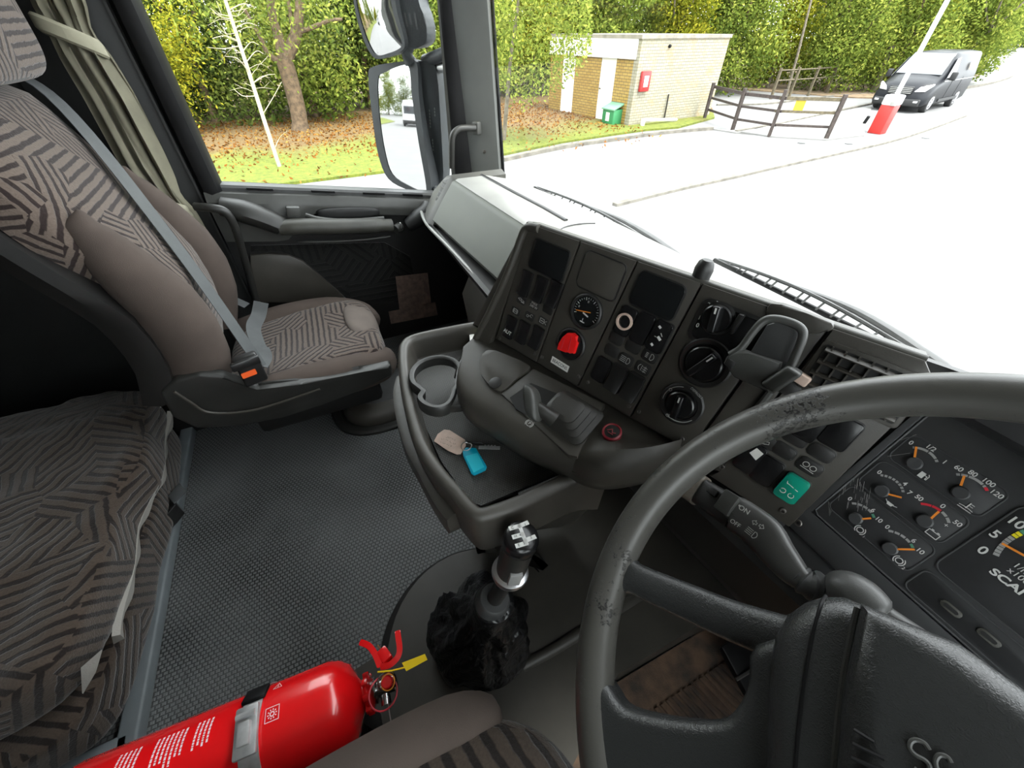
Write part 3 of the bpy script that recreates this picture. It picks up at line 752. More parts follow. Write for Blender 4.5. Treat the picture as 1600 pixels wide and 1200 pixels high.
# yellow shrub at the left of the side window
yp = gz(300, 215, S)
t = thing('yellow_shrub', 'bright yellow shrub hanging in at the left of the side window', 'shrub', yp)
def yh(rnd):
    d = ray(rnd.gauss(262, 28), rnd.gauss(95, 50)); h = V((yp.x, yp.y)).length + rnd.uniform(-.6, .8)
    return EYE + d * (h / V((d.x, d.y)).length), rnd.uniform(.4, 1)
me = leaf_mesh('foliage', 3600, yh, .06, 'leaves_yellow', 23)
o = bpy.data.objects.new('foliage', me); C.objects.link(o); me.transform(Matrix.Translation(-yp)); o.parent = t
bm = BM(); tube(bm, [yp, yp + V((.1, 0, .8)), yp + V((-.2, .2, 2.6))], [.04, .03, .015], 6); obj('stem', bm, 'bark', t)
# fallen leaves
def lit(rnd):
    while True:
        x, y = rnd.uniform(-20.5, -10.8), rnd.uniform(-9, 11)
        if rnd.random() < max(.10, min(1, (-11.8 - x) / 3.5)): return V((x, y, S + .075)), rnd.uniform(.1, .9)
me = leaf_mesh('fallen_leaves', 8500, lit, .055, 'litter', 31)
o = bpy.data.objects.new('fallen_leaves', me); C.objects.link(o); tag(o, 'brown and yellow fallen leaves scattered over the grass', 'leaves', kind='stuff')
# thin trunks in front of the far hedge
for i, (a, b, r_) in enumerate([((1309, 142), (1350, 60), .07), ((1362, 144), (1384, 93), .2), ((1405, 98), (1432, 45), .07), ((1228, 150), (1262, 20), .06)]):
    q0 = gz(a[0], a[1], S); d = ray(*b); h = V((q0.x, q0.y)).length
    q1 = EYE + d * (h / V((d.x, d.y)).length)
    bm = BM(); tube(bm, [q0, q0 * .5 + q1 * .5 + V((.05, 0, 0)), q1 + (q1 - q0) * .4], [r_ * 1.2, r_, r_ * .7], 8)
    t = thing('bare_tree', ['slim leaning trunk left of the barrier', 'thick cut post-like trunk beside the van', 'thin trunk rising behind the van bonnet', 'thin pale trunk behind the fence sign'][i], 'tree', q0, 'bare trunks in the hedge'); obj('trunk', bm, 'bark_grey', t)

# ---- brick toilet block
b0 = gz(981, 199, S); br = gz(1107, 182, S)
ex = (br - b0); LR = ex.length; ex.normalize(); ey = V((-ex.y, ex.x, 0))       # ex: along the painted side, ey: along the door side
LF = 4.9; HB = 2.42
blk = thing('brick_block', 'small flat-roofed brick building with two white doors by the fence', 'building', b0)
def W8(a, b, z): return b0 + ey * a + ex * b + V((0, 0, z))
def wallbox(a0, a1, c0, c1, z0, z1, m, name, parent=blk, bev=0, **kw):
    bm = BM(); rbox(bm, W8((a0 + a1) / 2, (c0 + c1) / 2, (z0 + z1) / 2), ey * (a1 - a0) / 2, ex * (c1 - c0) / 2, V((0, 0, (z1 - z0) / 2)), bev)
    return obj(name, bm, m, parent, smooth=False, **kw)
def wall_uv(o):
    me = o.data; uvl = (me.uv_layers[0] if me.uv_layers else me.uv_layers.new(name='UVMap')).data
    for p in me.polygons:
        for li in p.loop_indices:
            c = me.vertices[me.loops[li].vertex_index].co
            uvl[li].uv = (c.dot(ex) if abs(p.normal.dot(ey)) > .7 else c.dot(ey), c.z)
wall_uv(wallbox(0, .22, 0, LR, 0, HB, 'brick_painted', 'painted_side_wall'))
wall_uv(wallbox(.221, 1.05, .02, .22, 0, HB, 'brick_buff', 'brick_wall'))
wall_uv(wallbox(1.85, 3.3, .02, .22, 0, HB, 'brick_buff', 'brick_wall'))
wall_uv(wallbox(4.1, LF, .02, .22, 0, HB, 'brick_buff', 'brick_wall'))
wallbox(LF - .2, LF, .22, LR, 0, HB, 'brick_buff', 'brick_wall')
wallbox(.22, LF - .2, LR - .2, LR, 0, HB, 'brick_buff', 'rear_wall')
wallbox(-.04, LF, -.06, LR + .05, HB, HB + .1, 'roof_felt', 'flat_roof')
wallbox(.14, LF, -.05, .02, HB - .52, HB, 'fascia_white', 'fascia_board')
for a in (1.05, 3.3):
    bm = BM(); rbox(bm, W8(a + .4, .1, 1.0), ey * .4, ex * .04, V((0, 0, 1.0))); d_ = obj('door', bm, 'door_white', blk, smooth=False)
    bm = BM(); rbox(bm, W8(a + .72, .05, 1.0), ey * .05, ex * .015, V((0, 0, .02)), .005); obj('door_handle', bm, 'chrome', d_)
# red notice box on the painted side
q = W8(-.09, 0, 0)
def side_px(px, py, a=-.01):
    d = ray(px, py); o_ = W8(a, 0, 0); return EYE + d * ((o_ - EYE).dot(ey) / d.dot(ey))
t = thing('notice_box', 'red framed box on the painted side of the brick block', 'box', side_px(1006, 140))
c_ = side_px(1006, 127)
bm = BM(); rbox(bm, c_ - ey * .05, ex * .21, V((0, 0, .28)), ey * .055, .02); obj('case', bm, 'red_box', t)
bm = BM(); rbox(bm, c_ - ey * .107, ex * .10, V((0, 0, .15)), ey * .003); obj('window_pane', bm, 'label_white', t, smooth=False)
# grit bin
g0 = gz(955, 195, S)
t = thing('grit_bin', 'green plastic grit bin with a sloping lid by the block corner', 'bin', g0)
bm = BM(); rbox(bm, g0 + V((0, 0, .25)) , ey * .30, ex * .24, V((0, 0, .25)), .03); obj('body', bm, 'green_bin', t)
bm = BM(); prism(bm, [g0 + ey * a + ex * b + V((0, 0, z)) for a, b, z in ((-.33, -.28, .47), (.33, -.28, .47), (.33, .28, .66), (-.33, .28, .66))], (0, 0, .05), .01); obj('lid', bm, 'green_bin_lid', t)
bm = BM(); rbox(bm, g0 - ex * .243 + V((0, 0, .27)), ey * .09, ex * .004, V((0, 0, .13))); obj('label_plate', bm, 'label_white', t, smooth=False)
p0, p1, p2 = side_px(1037, 184), side_px(1040, 165), side_px(1044, 147)
bm = BM(); tube(bm, spline([p0 - ey * .03, p1 - ey * .05, p2 - ey * .03], 4), .022, 7); tag(obj('pipe', bm, 'rubber_black', None), 'thin dark bent pipe rising up the painted block wall', 'pipe')
bm = BM(); lathe(bm, side_px(1046, 72), -ey, [(.05, 0), (.05, .05), (.03, .07)], 10); tag(obj('vent_outlet', bm, 'rubber_black', None), 'small dark outlet high on the painted block wall', 'vent')
a_, b_ = gz(1003, 199, S), gz(1056, 192, S)
t = thing('low_rail', 'low white timber rail lying beside the painted wall', 'rail', a_)
bm = BM(); tube(bm, [a_ + V((0, 0, .22)), b_ + V((0, 0, .10))], .05, 4); obj('rail', bm, 'white_paint', t, smooth=False)
bm = BM(); bx(bm, a_.x - .05, a_.x + .05, a_.y - .05, a_.y + .05, S, S + .25); obj('post', bm, 'white_paint', t, smooth=False)

# ---- post and rail fence
fp = [gz(1100, 187, S), gz(1144, 204, S), gz(1201, 214, S), gz(1290, 218, S)]
t = thing('rail_fence', 'dark wooden post and rail fence with four posts beside the road', 'fence', fp[0])
for i, p in enumerate(fp):
    d = (fp[min(i + 1, 3)] - fp[max(i - 1, 0)]).normalized(); s = V((d.y, -d.x, 0)); h = [1.16, 1.2, 1.26, 1.18][i]; w = [.05, .05, .05, .055][i]
    bm = BM(); rbox(bm, p + V((0, 0, h / 2)), d * w, s * w, V((0, 0, h / 2)), .008); ps = obj('post', bm, 'fence_wood', t, smooth=False)
for i in range(3):
    for z, w in ((1.04, .045), (.70, .035), (.33, .035)):
        a, b = fp[i], fp[i + 1]; d = (b - a).normalized(); s = V((d.y, -d.x, 0))
        bm = BM(); rbox(bm, (a + b) / 2 - s * .06 + V((0, 0, z)), (b - a) / 2 + d * .08, s * .018, V((0, 0, w))); obj('rail', bm, 'fence_wood_grey' if z > .5 and i == 2 else 'fence_wood', t, smooth=False)
a, b = fp[2], fp[3]; d = (b - a).normalized(); s = V((d.y, -d.x, 0)); m_ = a + (b - a) * .34
bm = BM(); rbox(bm, m_ + s * .0 - s * .1 + V((0, 0, .90)), d * .14, s * .006, V((0, 0, .17)), .004)
tag(obj('warning_sign', bm, 'yellow_sign', None, smooth=False), 'small yellow sign fixed to the top rail of the fence', 'sign')
# paler fence deeper in the hedge
ff = [gz(1204, 155, S), gz(1232, 153, S), gz(1262, 150, S), gz(1290, 147, S)]
t = thing('rail_fence', 'pale weathered low fence half hidden in the hedge', 'fence', ff[0])
for p in ff:
    bm = BM(); bx(bm, p.x - .05, p.x + .05, p.y - .05, p.y + .05, S, S + 1.25); obj('post', bm, 'fence_wood_grey', t, smooth=False)
for z in (1.15, .75):
    bm = BM(); tube(bm, [p + V((0, 0, z)) for p in ff], .03, 4); obj('rail', bm, 'fence_wood_grey', t, smooth=False)

# ---- barrier
q = gz(1369, 208, S); dq = V((-.09, 1, 0)).normalized(); sq = V((1, .09, 0)).normalized()
t = thing('road_barrier', 'red and white barrier cabinet with its boom raised, left of the van', 'barrier', q)
bm = BM(); rbox(bm, q + V((0, 0, .40)), sq * .20, dq * .2, V((0, 0, .40)), .02); obj('cabinet', bm, 'red_barrier', t)
bm = BM(); rbox(bm, q + V((0, 0, .93)), sq * .215, dq * .22, V((0, 0, .14)), .05, 3); obj('cap', bm, 'white_paint', t)
bm = BM(); rbox(bm, q + sq * .12 - dq * .26 + V((.02, 0, 3.0)), sq * .06, dq * .025, V((.03, 0, 2.1)), .01); obj('boom', bm, 'white_paint', t, smooth=False)
bm = BM(); rbox(bm, q + sq * .12 - dq * .22 + V((.02, 0, .95)), sq * .085, dq * .05, V((0, 0, .16)), .02); obj('boom_clamp', bm, 'satin_metal', t)
q = gz(1342, 209, S); bm = BM(); lathe(bm, q, (0, 0, 1), [(.045, 0), (.045, .28), (.02, .3)], 10)
t = thing('marker_post', 'short white marker post with a black top beside the barrier', 'post', q); obj('shaft', bm, 'white_paint', t)
bm = BM(); lathe(bm, q + V((0, 0, .3)), (.2, 0, 1), [(.05, 0), (.05, .2), (.03, .22)], 10); obj('cap', bm, 'rubber_black', t)
for i, (x, y) in enumerate([(1446, 216), (1326, 225), (1252, 224)]):
    q = gz(x, y, S); bm = BM(); lathe(bm, q, (0, 0, 1), [(.11, 0), (.11, .012), (.05, .012)], 14)
    tag(obj('drain_cover', bm, 'rubber_grey', None), ['small dark drain cover on the road nearest the van', 'small dark drain cover by the kerb left of the barrier', 'small dark drain cover in front of the fence'][i], 'cover', 'small dark drain covers')

# ---- black van
VL, VW, VH = 5.0, .97, 1.93
vo_ = (gz(1356, 171, S) + gz(1426, 178, S)) / 2
van = thing('van', 'black panel van parked facing us on the far side of the road', 'van', (vo_.x, vo_.y + .02, S))
van_ang = R(10)
vx, vy = V((math.cos(van_ang), math.sin(van_ang), 0)), V((-math.sin(van_ang), math.cos(van_ang), 0))
vbase = V(van.location)
def vp(x, y, z): return vbase + vx * x + vy * y + V((0, 0, z))
secs = [(0.0, .80, .28, .52, .72, .55), (.06, .90, .24, .58, .86, .70), (.30, .96, .22, .75, 1.02, .78), (.62, .97, .22, .92, 1.12, .80), (.95, .97, .22, 1.02, 1.22, .80), (1.35, .97, .22, 1.08, 1.58, .78), (1.75, .97, .22, 1.12, 1.90, .74), (2.1, .97, .22, 1.15, 1.96, .76), (3.6, .97, .22, 1.15, 1.97, .77), (4.85, .97, .24, 1.15, 1.95, .76), (4.97, .94, .3, 1.12, 1.88, .72)]
rings = []
for y, w, z0, zb, zt, wt in secs:
    rings.append([vp(a, y, b) for a, b in ((-w * .9, z0), (-w, z0 + .1), (-w, zb * .85), (-w * .985, zb), (-wt - .02, zt - .10), (-wt + .06, zt - .02), (-wt * .5, zt + .02), (wt * .5, zt + .02), (wt - .06, zt - .02), (wt + .02, zt - .10), (w * .985, zb), (w, zb * .85), (w, z0 + .1), (w * .9, z0))])
bm = BM(); loft(bm, rings); obj('body', bm, 'van_paint', van, angle=50)
bm = BM(); prism(bm, [vp(a, b, c) for a, b, c in ((-.80, .97, 1.235), (.80, .97, 1.235), (.70, 1.72, 1.90), (-.70, 1.72, 1.90))], (0, -.012, .02)); obj('windscreen', bm, 'van_glass', van, smooth=False)
bm = BM(); prism(bm, [vp(a, b, c) for a, b, c in ((.972, 1.15, 1.13), (.972, 2.05, 1.17), (.83, 2.05, 1.80), (.83, 1.72, 1.76))], vx * .012); obj('side_window', bm, 'van_glass', van, smooth=False)
bm = BM(); prism(bm, [vp(a, b, c) for a, b, c in ((-.972, 1.15, 1.13), (-.972, 2.05, 1.17), (-.83, 2.05, 1.80), (-.83, 1.72, 1.76))], -vx * .012); obj('side_window', bm, 'van_glass', van, smooth=False)
bm = BM(); rbox(bm, vp(0, -.03, .76), vx * .42, vy * .05, V((0, 0, .13)), .03); gr_ = obj('grille', bm, 'van_black', van)
bm = BM()
for k in range(4): rbox(bm, vp(0, -.085, .67 + .055 * k), vx * .40, vy * .008, V((0, 0, .008)))
obj('grille_bars', bm, 'satin_metal', gr_, smooth=False)
bm = BM(); rbox(bm, vp(0, .04, .36), vx * .84, vy * .10, V((0, 0, .13)), .05, 3); obj('bumper', bm, 'van_black', van)
bm = BM(); rbox(bm, vp(0, -.07, .46), vx * .26, vy * .006, V((0, 0, .055))); obj('number_plate', bm, 'label_white', van, smooth=False)
for s_ in (-1, 1):
    bm = BM(); prism(bm, [vp(s_ * a, b, c) for a, b, c in ((.50, -.05, .72), (.80, .06, .74), (.93, .30, .93), (.92, .40, .97), (.60, .02, .86))], (0, -.03, .02)); obj('headlamp', bm, 'lamp_glass', van, smooth=False)
    bm = BM(); rbox(bm, vp(s_ * .70, -.03, .40), vx * .09, vy * .03, V((0, 0, .045)), .015); obj('fog_lamp', bm, 'lamp_glass', van)
    bm = BM(); rbox(bm, vp(s_ * 1.13, 1.28, 1.22), vx * .11, vy * .07, V((0, 0, .14)), .04, 3); tube(bm, [vp(s_ * .95, 1.3, 1.12), vp(s_ * 1.08, 1.3, 1.16)], .03, 8); obj('door_mirror', bm, 'van_black', van)
    for y in (.88, 3.95):
        c_ = vp(s_ * .86, y, .335)
        bm = BM(); lathe(bm, c_ - vx * s_ * .11, vx * s_, [(.335, 0), (.335, .19), (.31, .225), (.22, .225)], 28); wh = obj('wheel', bm, 'tyre', van)
        bm = BM(); lathe(bm, c_ + vx * s_ * .112, vx * s_, [(.225, 0), (.22, .012), (.12, -.002), (.05, .01), (.03, .012)], 20)
        for k in range(5):
            a = 2 * PI * k / 5; r_ = vy * math.cos(a) + V((0, 0, math.sin(a))); rbox(bm, c_ + vx * s_ * .122 + r_ * .12, r_ * .1, r_.cross(vx) * .022, vx * .008)
        obj('rim', bm, 'wheel_alloy', wh)
bm = BM(); rbox(bm, vp(.982, 3.0, 1.05), vy * 1.9, vx * .008, V((0, 0, .012))); obj('side_stripe', bm, 'satin_metal', van, smooth=False)
bm = BM(); rbox(bm, vp(.985, 2.75, .38), vy * 1.15, vx * .012, V((0, 0, .05))); obj('sill_trim', bm, 'van_black', van, smooth=False)
bm = BM(); lathe(bm, vp(.925, 3.6, 1.48), (vx + V((0, 0, .22))), [(.15, 0), (.15, .012), (.09, .014)], 20); obj('crest', bm, 'brass', van)
bm = BM(); 
for y in (2.12, 3.3): rbox(bm, vp(.975, y, .72), vy * .006, vx * .004, V((0, 0, .42))); obj('door_seam', bm, 'van_black', van, smooth=False); bm = BM()
bm.free()

# ---- white lorry standing far behind on the same road (seen in the mirror)
q = V((-4.7, -50, S))
t = thing('white_van', 'white van standing far behind, seen in the wing mirror', 'van', q)
bm = BM(); bx(bm, q.x - .95, q.x + .95, q.y - 1.1, q.y + 1.1, S + .4, S + 2.1, .2, 3); obj('cab', bm, 'lorry_white', t)
bm = BM(); bx(bm, q.x - .8, q.x + .8, q.y + 1.09, q.y + 1.12, S + 1.15, S + 1.85); obj('windscreen', bm, 'van_glass', t, smooth=False)
bm = BM(); bx(bm, q.x - .95, q.x + .95, q.y + 1.05, q.y + 1.2, S + .25, S + .6, .04); obj('bumper', bm, 'van_black', t)
bm = BM(); bx(bm, q.x - .97, q.x + .97, q.y - 4, q.y - .9, S + .4, S + 2.3, .1); obj('box_body', bm, 'lorry_white', t)
for yy in (0.2, -3):
    for s_ in (-1, 1):
        bm = BM(); lathe(bm, (q.x + s_ * .75, q.y + yy, S + .34), (s_, 0, 0), [(.34, 0), (.34, .2), (.2, .21)], 20); obj('wheel', bm, 'tyre', t)
# ================================================================ CAB SHELL
XL, XR = -1.74, .64
def zl(a, b, z):
    """point at height z on the straight line through a and b"""
    return a + (b - a) * ((z - a.z) / (b.z - a.z))
# floor covering
bm = BM(); bx(bm, XL, XR, -1.5, .75, -.05, 0); struct('floor', bm, 'floor_rubber', smooth=False)
# rear, right and roof
bm = BM(); bx(bm, XL - .06, XR + .06, -1.52, -1.46, -.05, 1.8); struct('wall_rear', bm, 'rear_lining', smooth=False)
bm = BM()
bx(bm, XR, XR + .06, -1.5, -.35, -.05, 1.8); bx(bm, XR, XR + .06, -.35, .62, -.05, .72); bx(bm, XR, XR + .06, -.35, .75, 1.52, 1.8); bx(bm, XR, XR + .06, .56, .80, .72, 1.8)
struct('wall_right', bm, 'pillar_dark', smooth=False)
bm = BM()
hx0, hx1, hy0, hy1 = -1.0, -.2, -.55, .05   # roof hatch, shut
bx(bm, XL - .06, hx0, -1.52, .72, 1.78, 1.83); bx(bm, hx1, XR + .06, -1.52, .72, 1.78, 1.83); bx(bm, hx0, hx1, -1.52, hy0, 1.78, 1.83); bx(bm, hx0, hx1, hy1, .72, 1.78, 1.83)
struct('ceiling', bm, 'ceiling_lining', smooth=False)
bm = BM(); bx(bm, hx0, hx1, hy0, hy1, 1.79, 1.82, .008); struct('trim_12', bm, 'ceiling_lining', label='closed roof hatch lid')
bm = BM(); bx(bm, XR + .02, XR + .026, -.35, .56, .72, 1.52); struct('window_4', bm, 'window_glass', smooth=False)
# left side behind the door
bm = BM(); bx(bm, XL - .06, XL, -1.5, -.345, -.05, 1.8); struct('wall_left', bm, 'pillar_dark', smooth=False)
# front bulkhead under the dash
bm = BM(); bx(bm, XL - .06, XR + .06, .70, .76, -.05, .58); struct('wall_front', bm, 'panel_black', smooth=False)

# windscreen
def wsx(x, z):
    k = (x + .55) / 1.17
    return .86 - .17 * k * k - (z - .7) * .10
bm = BM(); n = 18
g = [[bm.verts.new((-1.70 + 2.30 * i / n, wsx(-1.70 + 2.30 * i / n, z), z)) for i in range(n + 1)] for z in (.62, 1.0, 1.4, 1.79)]
for a, b in zip(g, g[1:]):
    for i in range(n): bm.faces.new([a[i], a[i + 1], b[i + 1], b[i]])
bmesh.ops.solidify(bm, geom=bm.faces[:], thickness=.005)
struct('window_2', bm, 'window_glass', label='curved windscreen')
bm = BM(); tube(bm, [(-1.70 + 2.3 * i / n, wsx(-1.70 + 2.3 * i / n, .62) , .61) for i in range(n + 1)], .02, 8); struct('trim_3', bm, 'rubber_black')

# rubber sealed rear edge of the door window and the grey B pillar trim
bm = BM()
a0, a1 = gx(345, 296, XL), gx(215, 0, XL)
ring = lambda z, y0, y1, x0, x1: [V((x0, y0, z)), V((x1, y0 + (y1 - y0) * .2, z)), V((x1 + .006, (y0 + y1) / 2, z)), V((x1, y0 + (y1 - y0) * .8, z)), V((x0, y1, z))]
rings = []
for z in (.735, .75, .9, 1.2, 1.5, 1.78):
    y1 = -.283 + (z - .75) * .006
    rings.append([V((XL - .05, y1 - .062, z)), V((XL + .012, y1 - .062, z)), V((XL + .03, y1 - .050, z)), V((XL + .036, y1 - .03, z)), V((XL + .03, y1 - .010, z)), V((XL + .012, y1, z)), V((XL - .05, y1, z))])
rings.insert(0, [p + V((0, 0, -.012)) + (V((XL, -.314, p.z)) - p) * .35 for p in rings[0]])
loft(bm, rings); struct('trim_2', bm, 'rubber_black')
bm = BM(); prism(bm, [(XL, -.62, .35), (XL, -.345, .35), (XL, -.345, 1.78), (XL, -.62, 1.78)], (.014, 0, 0), .004)
prism(bm, [(XL + .014, -.352, .35), (XL + .014, -.346, .35), (XL + .014, -.346, 1.78), (XL + .014, -.352, 1.78)], (.012, 0, 0)); struct('trim_4', bm, 'pillar_dark')

# door: lower panel, shoulder moulding, armrest, pocket, fabric, glass
door = bpy.data.objects.new('door_1', None); C.objects.link(door); door.location = (XL, .1, 0); door['kind'] = 'structure'; door['label'] = 'black passenger door with a long armrest'
def sill(y): return .753 + (y + .283) * (.637 - .753) / .726
bm = BM(); prism(bm, [(XL, -.345, -.05), (XL, .70, -.05), (XL, .70, sill(.70)), (XL, -.345, sill(-.345))], (-.06, 0, 0)); obj('door_panel', bm, 'panel_black', door, smooth=False)
ys = [-.335 + .94 * i / 24 for i in range(25)]
bm = BM(); rings = []
for y in ys:
    s = sill(y); rings.append([V((XL - .05, y, s)), V((XL + .004, y, s + .004)), V((XL + .012, y, s - .003)), V((XL + .012, y, s - .014)), V((XL - .05, y, s - .03))])
loft(bm, rings); obj('window_seal', bm, 'rubber_grey', door)
for i in range(4):
    y = (-.20, .0, .18, .33)[i]; s = sill(y)
    bm = BM(); rbox(bm, (XL + .013, y + .03, s - .008), (.004, 0, 0), V((0, .04, -.04 * .16)), (0, 0, .004), .001); obj('seal_clip', bm, 'rubber_black', door)
# shoulder moulding that runs forward and narrows into the armrest
bm = BM(); rings = []
for y in ys:
    s = sill(y) - .012
    k = max(0, min(1, (y + .16) / .14)); k = k * k * (3 - 2 * k)
    lo = s - (.165 - .10 * k)
    o = .052 - .012 * k
    rings.append([V((XL, y, s)), V((XL + o * .6, y, s - .004)), V((XL + o, y, s - .03)), V((XL + o, y, (s + lo) / 2 - .01)), V((XL + o * .9, y, lo)), V((XL, y, lo - .012))])
loft(bm, rings); obj('shoulder_moulding', bm, 'grey_plastic', door)
bm = BM()
pts = [gx(438, 356, XL + .085), gx(470, 354, XL + .095), gx(520, 354, XL + .095), gx(570, 353, XL + .09), gx(612, 352, XL + .08)]
tube(bm, spline(pts, 5), [.026] * 3 + [.028] * 15 + [.024] * 3, 14, flat=1.15, up=(1, 0, 0)); obj('armrest', bm, 'dash_dusty', door)
bm = BM()
tube(bm, spline([gx(345, 322, XL + .05), gx(390, 333, XL + .06), gx(438, 352, XL + .07), gx(445, 360, XL + .075)], 5), [.03, .032, .034, .036, .038, .038, .038, .036, .036, .035, .034, .034, .033, .032, .03, .028], 12, flat=1.3, up=(1, 0, 0)); obj('armrest_root', bm, 'black_plastic', door)
bm = BM(); rbox(bm, gx(458, 330, XL + .07), (.012, 0, 0), (0, .022, -.003), (0, .004, .016), .005); obj('window_switch', bm, 'grey_plastic', door)
bm = BM(); tube(bm, spline([gx(478, 336, XL + .065), gx(500, 342, XL + .08), gx(545, 345, XL + .08), gx(600, 341, XL + .07)], 5), [.008] * 16, 8); obj('pocket_rim', bm, 'grey_plastic', door)
bm = BM(); blob(gx(545, 332, XL + .035), (.022, 0, 0), (0, .115, -.012), (0, 0, .022), bm=bm); obj('pocket', bm, 'panel_black', door)
bm = BM(); tube(bm, spline([gx(465, 378, XL + .06), gx(520, 377, XL + .07), gx(570, 374, XL + .07), gx(610, 369, XL + .06)], 5), [.003] + [.007] * 14 + [.003], 8, flat=.6); obj('trim_strip', bm, 'grey_plastic', door)
bm = BM(); lathe(bm, gx(625, 354, XL + .05), (.7, -.7, 0), [(.018, 0), (.018, .03), (.014, .036)], 18); h_ = obj('door_handle', bm, 'black_plastic', door)
bm = BM(); rbox(bm, gx(626, 352, XL + .082), (.004, 0, 0), (0, .003, 0), (0, 0, .012), .002); obj('handle_tip', bm, 'satin_metal', h_)
bm = BM(); tube(bm, spline([gx(638, 352, XL + .05), gx(655, 340, XL + .06), gx(668, 330, XL + .06), gx(672, 318, XL + .05)], 4), [.025, .028, .03, .032, .034, .034, .034, .034, .034, .034, .032, .03, .028], 12, flat=1.2, up=(1, 0, 0)); obj('front_moulding', bm, 'pillar_dark', door)
bm = BM(); arc_pts = [gx(x, y, XL + .004) for x, y in ((393, 470), (391, 396), (420, 394), (450, 396), (472, 405), (495, 424), (527, 452), (545, 470))]
prism(bm, arc_pts, (.018, 0, 0), .004); obj('lower_moulding', bm, 'dash_plastic', door)
bm = BM(); prism(bm, [gx(x, y, XL + .002) for x, y in ((392, 383), (600, 378), (640, 400), (655, 470), (545, 470), (527, 452), (495, 424), (472, 405), (440, 392), (392, 392))], (.006, 0, 0)); obj('fabric_insert', bm, 'door_fabric', door, uv=True, smooth=False)
bm = BM(); prism(bm, [(XL - .02, -.345, sill(-.345)), (XL - .02, .66, sill(.66)), (XL - .02, .62, 1.78), (XL - .02, -.345, 1.78)], (.005, 0, 0)); obj('window_pane', bm, 'window_glass', door, smooth=False)
bm = BM(); tube(bm, spline([gx(305, 323, -1.64), gx(330, 325, -1.62), gx(352, 331, -1.62), gx(366, 352, -1.63), gx(378, 390, -1.66), gx(392, 440, -1.70), gx(402, 475, -1.72)], 5), .013, 10); tag(obj('grab_bar', bm, 'black_plastic', None), 'black curved grab bar beside the passenger seat back', 'grab bar')
for nm_, pts, lb, q in (('sticker', ((618, 432), (668, 426), (674, 476), (624, 483)), 'square worn paper sticker on the black footwell side', 0), ('sticker', ((607, 487), (680, 472), (684, 492), (611, 506)), 'wide worn paper sticker below the square one', 1)):
    bm = BM(); prism(bm, [gx(x, y, XL + .010) for x, y in pts], (.0012, 0, 0)); tag(obj(nm_, bm, 'paper_tan', None, smooth=False), lb, 'sticker', 'paper stickers in the passenger footwell')

# A pillar, seal and handle
def edge_line(p_top, p_bot): return lambda z: zl(p_top, p_bot, z)
eA = edge_line(gx(683, 0, -1.75), gx(705, 266, -1.75)); eB = edge_line(gx(707, 0, -1.715), gx(738, 261, -1.715)); eC = edge_line(gx(764, 0, -1.62), gx(783, 278, -1.62))
bm = BM(); rings = []
for z in (.55, .8, 1.1, 1.4, 1.79):
    a, b = eA(z), eB(z); m_ = (a + b) / 2
    rings.append([a, m_ * .5 + a * .5 + V((.016, -.012, 0)), m_ + V((.018, -.014, 0)), b + V((.006, -.006, 0)), b + V((-.08, .05, 0)), a + V((-.06, .03, 0))])
loft(bm, rings); struct('trim_5', bm, 'rubber_black')
bm = BM(); rings = []
for z in (.55, .8, 1.1, 1.4, 1.79):
    b, c = eB(z), eC(z); m_ = (b + c) / 2
    rings.append([b, b + V((.004, -.008, 0)), m_ + V((.012, -.012, 0)), c + V((.004, -.008, 0)), c + V((.0, .012, 0)), c + V((-.07, .03, 0)), b + V((-.07, .05, 0))])
loft(bm, rings); ap = struct('trim_1', bm, 'pillar_grey', angle=30)
bm = BM(); c0 = eC(.9)
tube(bm, [eC(z) + V((.004, .010, 0)) for z in (.55, .8, 1.1, 1.4, 1.79)], .006, 8); struct('trim_6', bm, 'rubber_black')
hp = gx(747, 199, -1.64)
t = thing('pillar_handle', 'black hooked grab handle on the grey windscreen pillar', 'handle', gx(740, 205, -1.66))
bm = BM(); tube(bm, spline([gx(742, 200, -1.655), gx(728, 200, -1.65), gx(716, 202, -1.65), gx(708, 211, -1.65), gx(706, 228, -1.655), gx(706, 262, -1.67)], 6), .0115, 12); obj('grip', bm, 'black_plastic', t)
bm = BM(); rbox(bm, gx(746, 200, -1.665), (.012, .008, 0), (-.006, .014, 0), (0, 0, .022), .006, 3); obj('bracket', bm, 'grey_plastic', t)
bm = BM(); lathe(bm, gx(757, 237, -1.652), (.6, -.8, 0), [(.007, -.003), (.007, .002), (.004, .003)], 14); tag(obj('screw', bm, 'screw_steel', None), 'small dark screw in the grey windscreen pillar below the handle', 'screw')

# ---- wing mirrors outside the passenger window
Mo = gx(630, 200, -2.05)
_d = ray(605, 152).normalized(); Mn = (V((-.10, -1, 0)).normalized() - _d).normalized(); Me = V((0, 0, 1)).cross(Mn).normalized(); MF = Frame(Mo, Me, -Mn.cross(Me), Mn)
if MF.d.z > 0: MF = Frame(Mo, Me, Mn.cross(Me), Mn)
def ringpx(Fm, pts, h, n=4):
    pp = [Fm.p(*Fm.px(x, y), 0) + Fm.n * h for x, y in pts]
    return spline(pp, n, True)
t = thing('wing_mirror', 'tall black lower wing mirror outside the passenger window', 'mirror', Mo)
gl = [(592, 125), (602, 113), (630, 102), (641, 108), (645, 150), (655, 220), (667, 290), (663, 299), (640, 290), (614, 272), (602, 235), (594, 180)]
ho = [(577, 120), (585, 104), (630, 96), (652, 97), (656, 150), (664, 220), (675, 293), (668, 304), (640, 297), (608, 279), (592, 240), (583, 180)]
def scale_ring(r_, k):
    c = sum(r_, V()) / len(r_); return [c + (p - c) * k for p in r_]
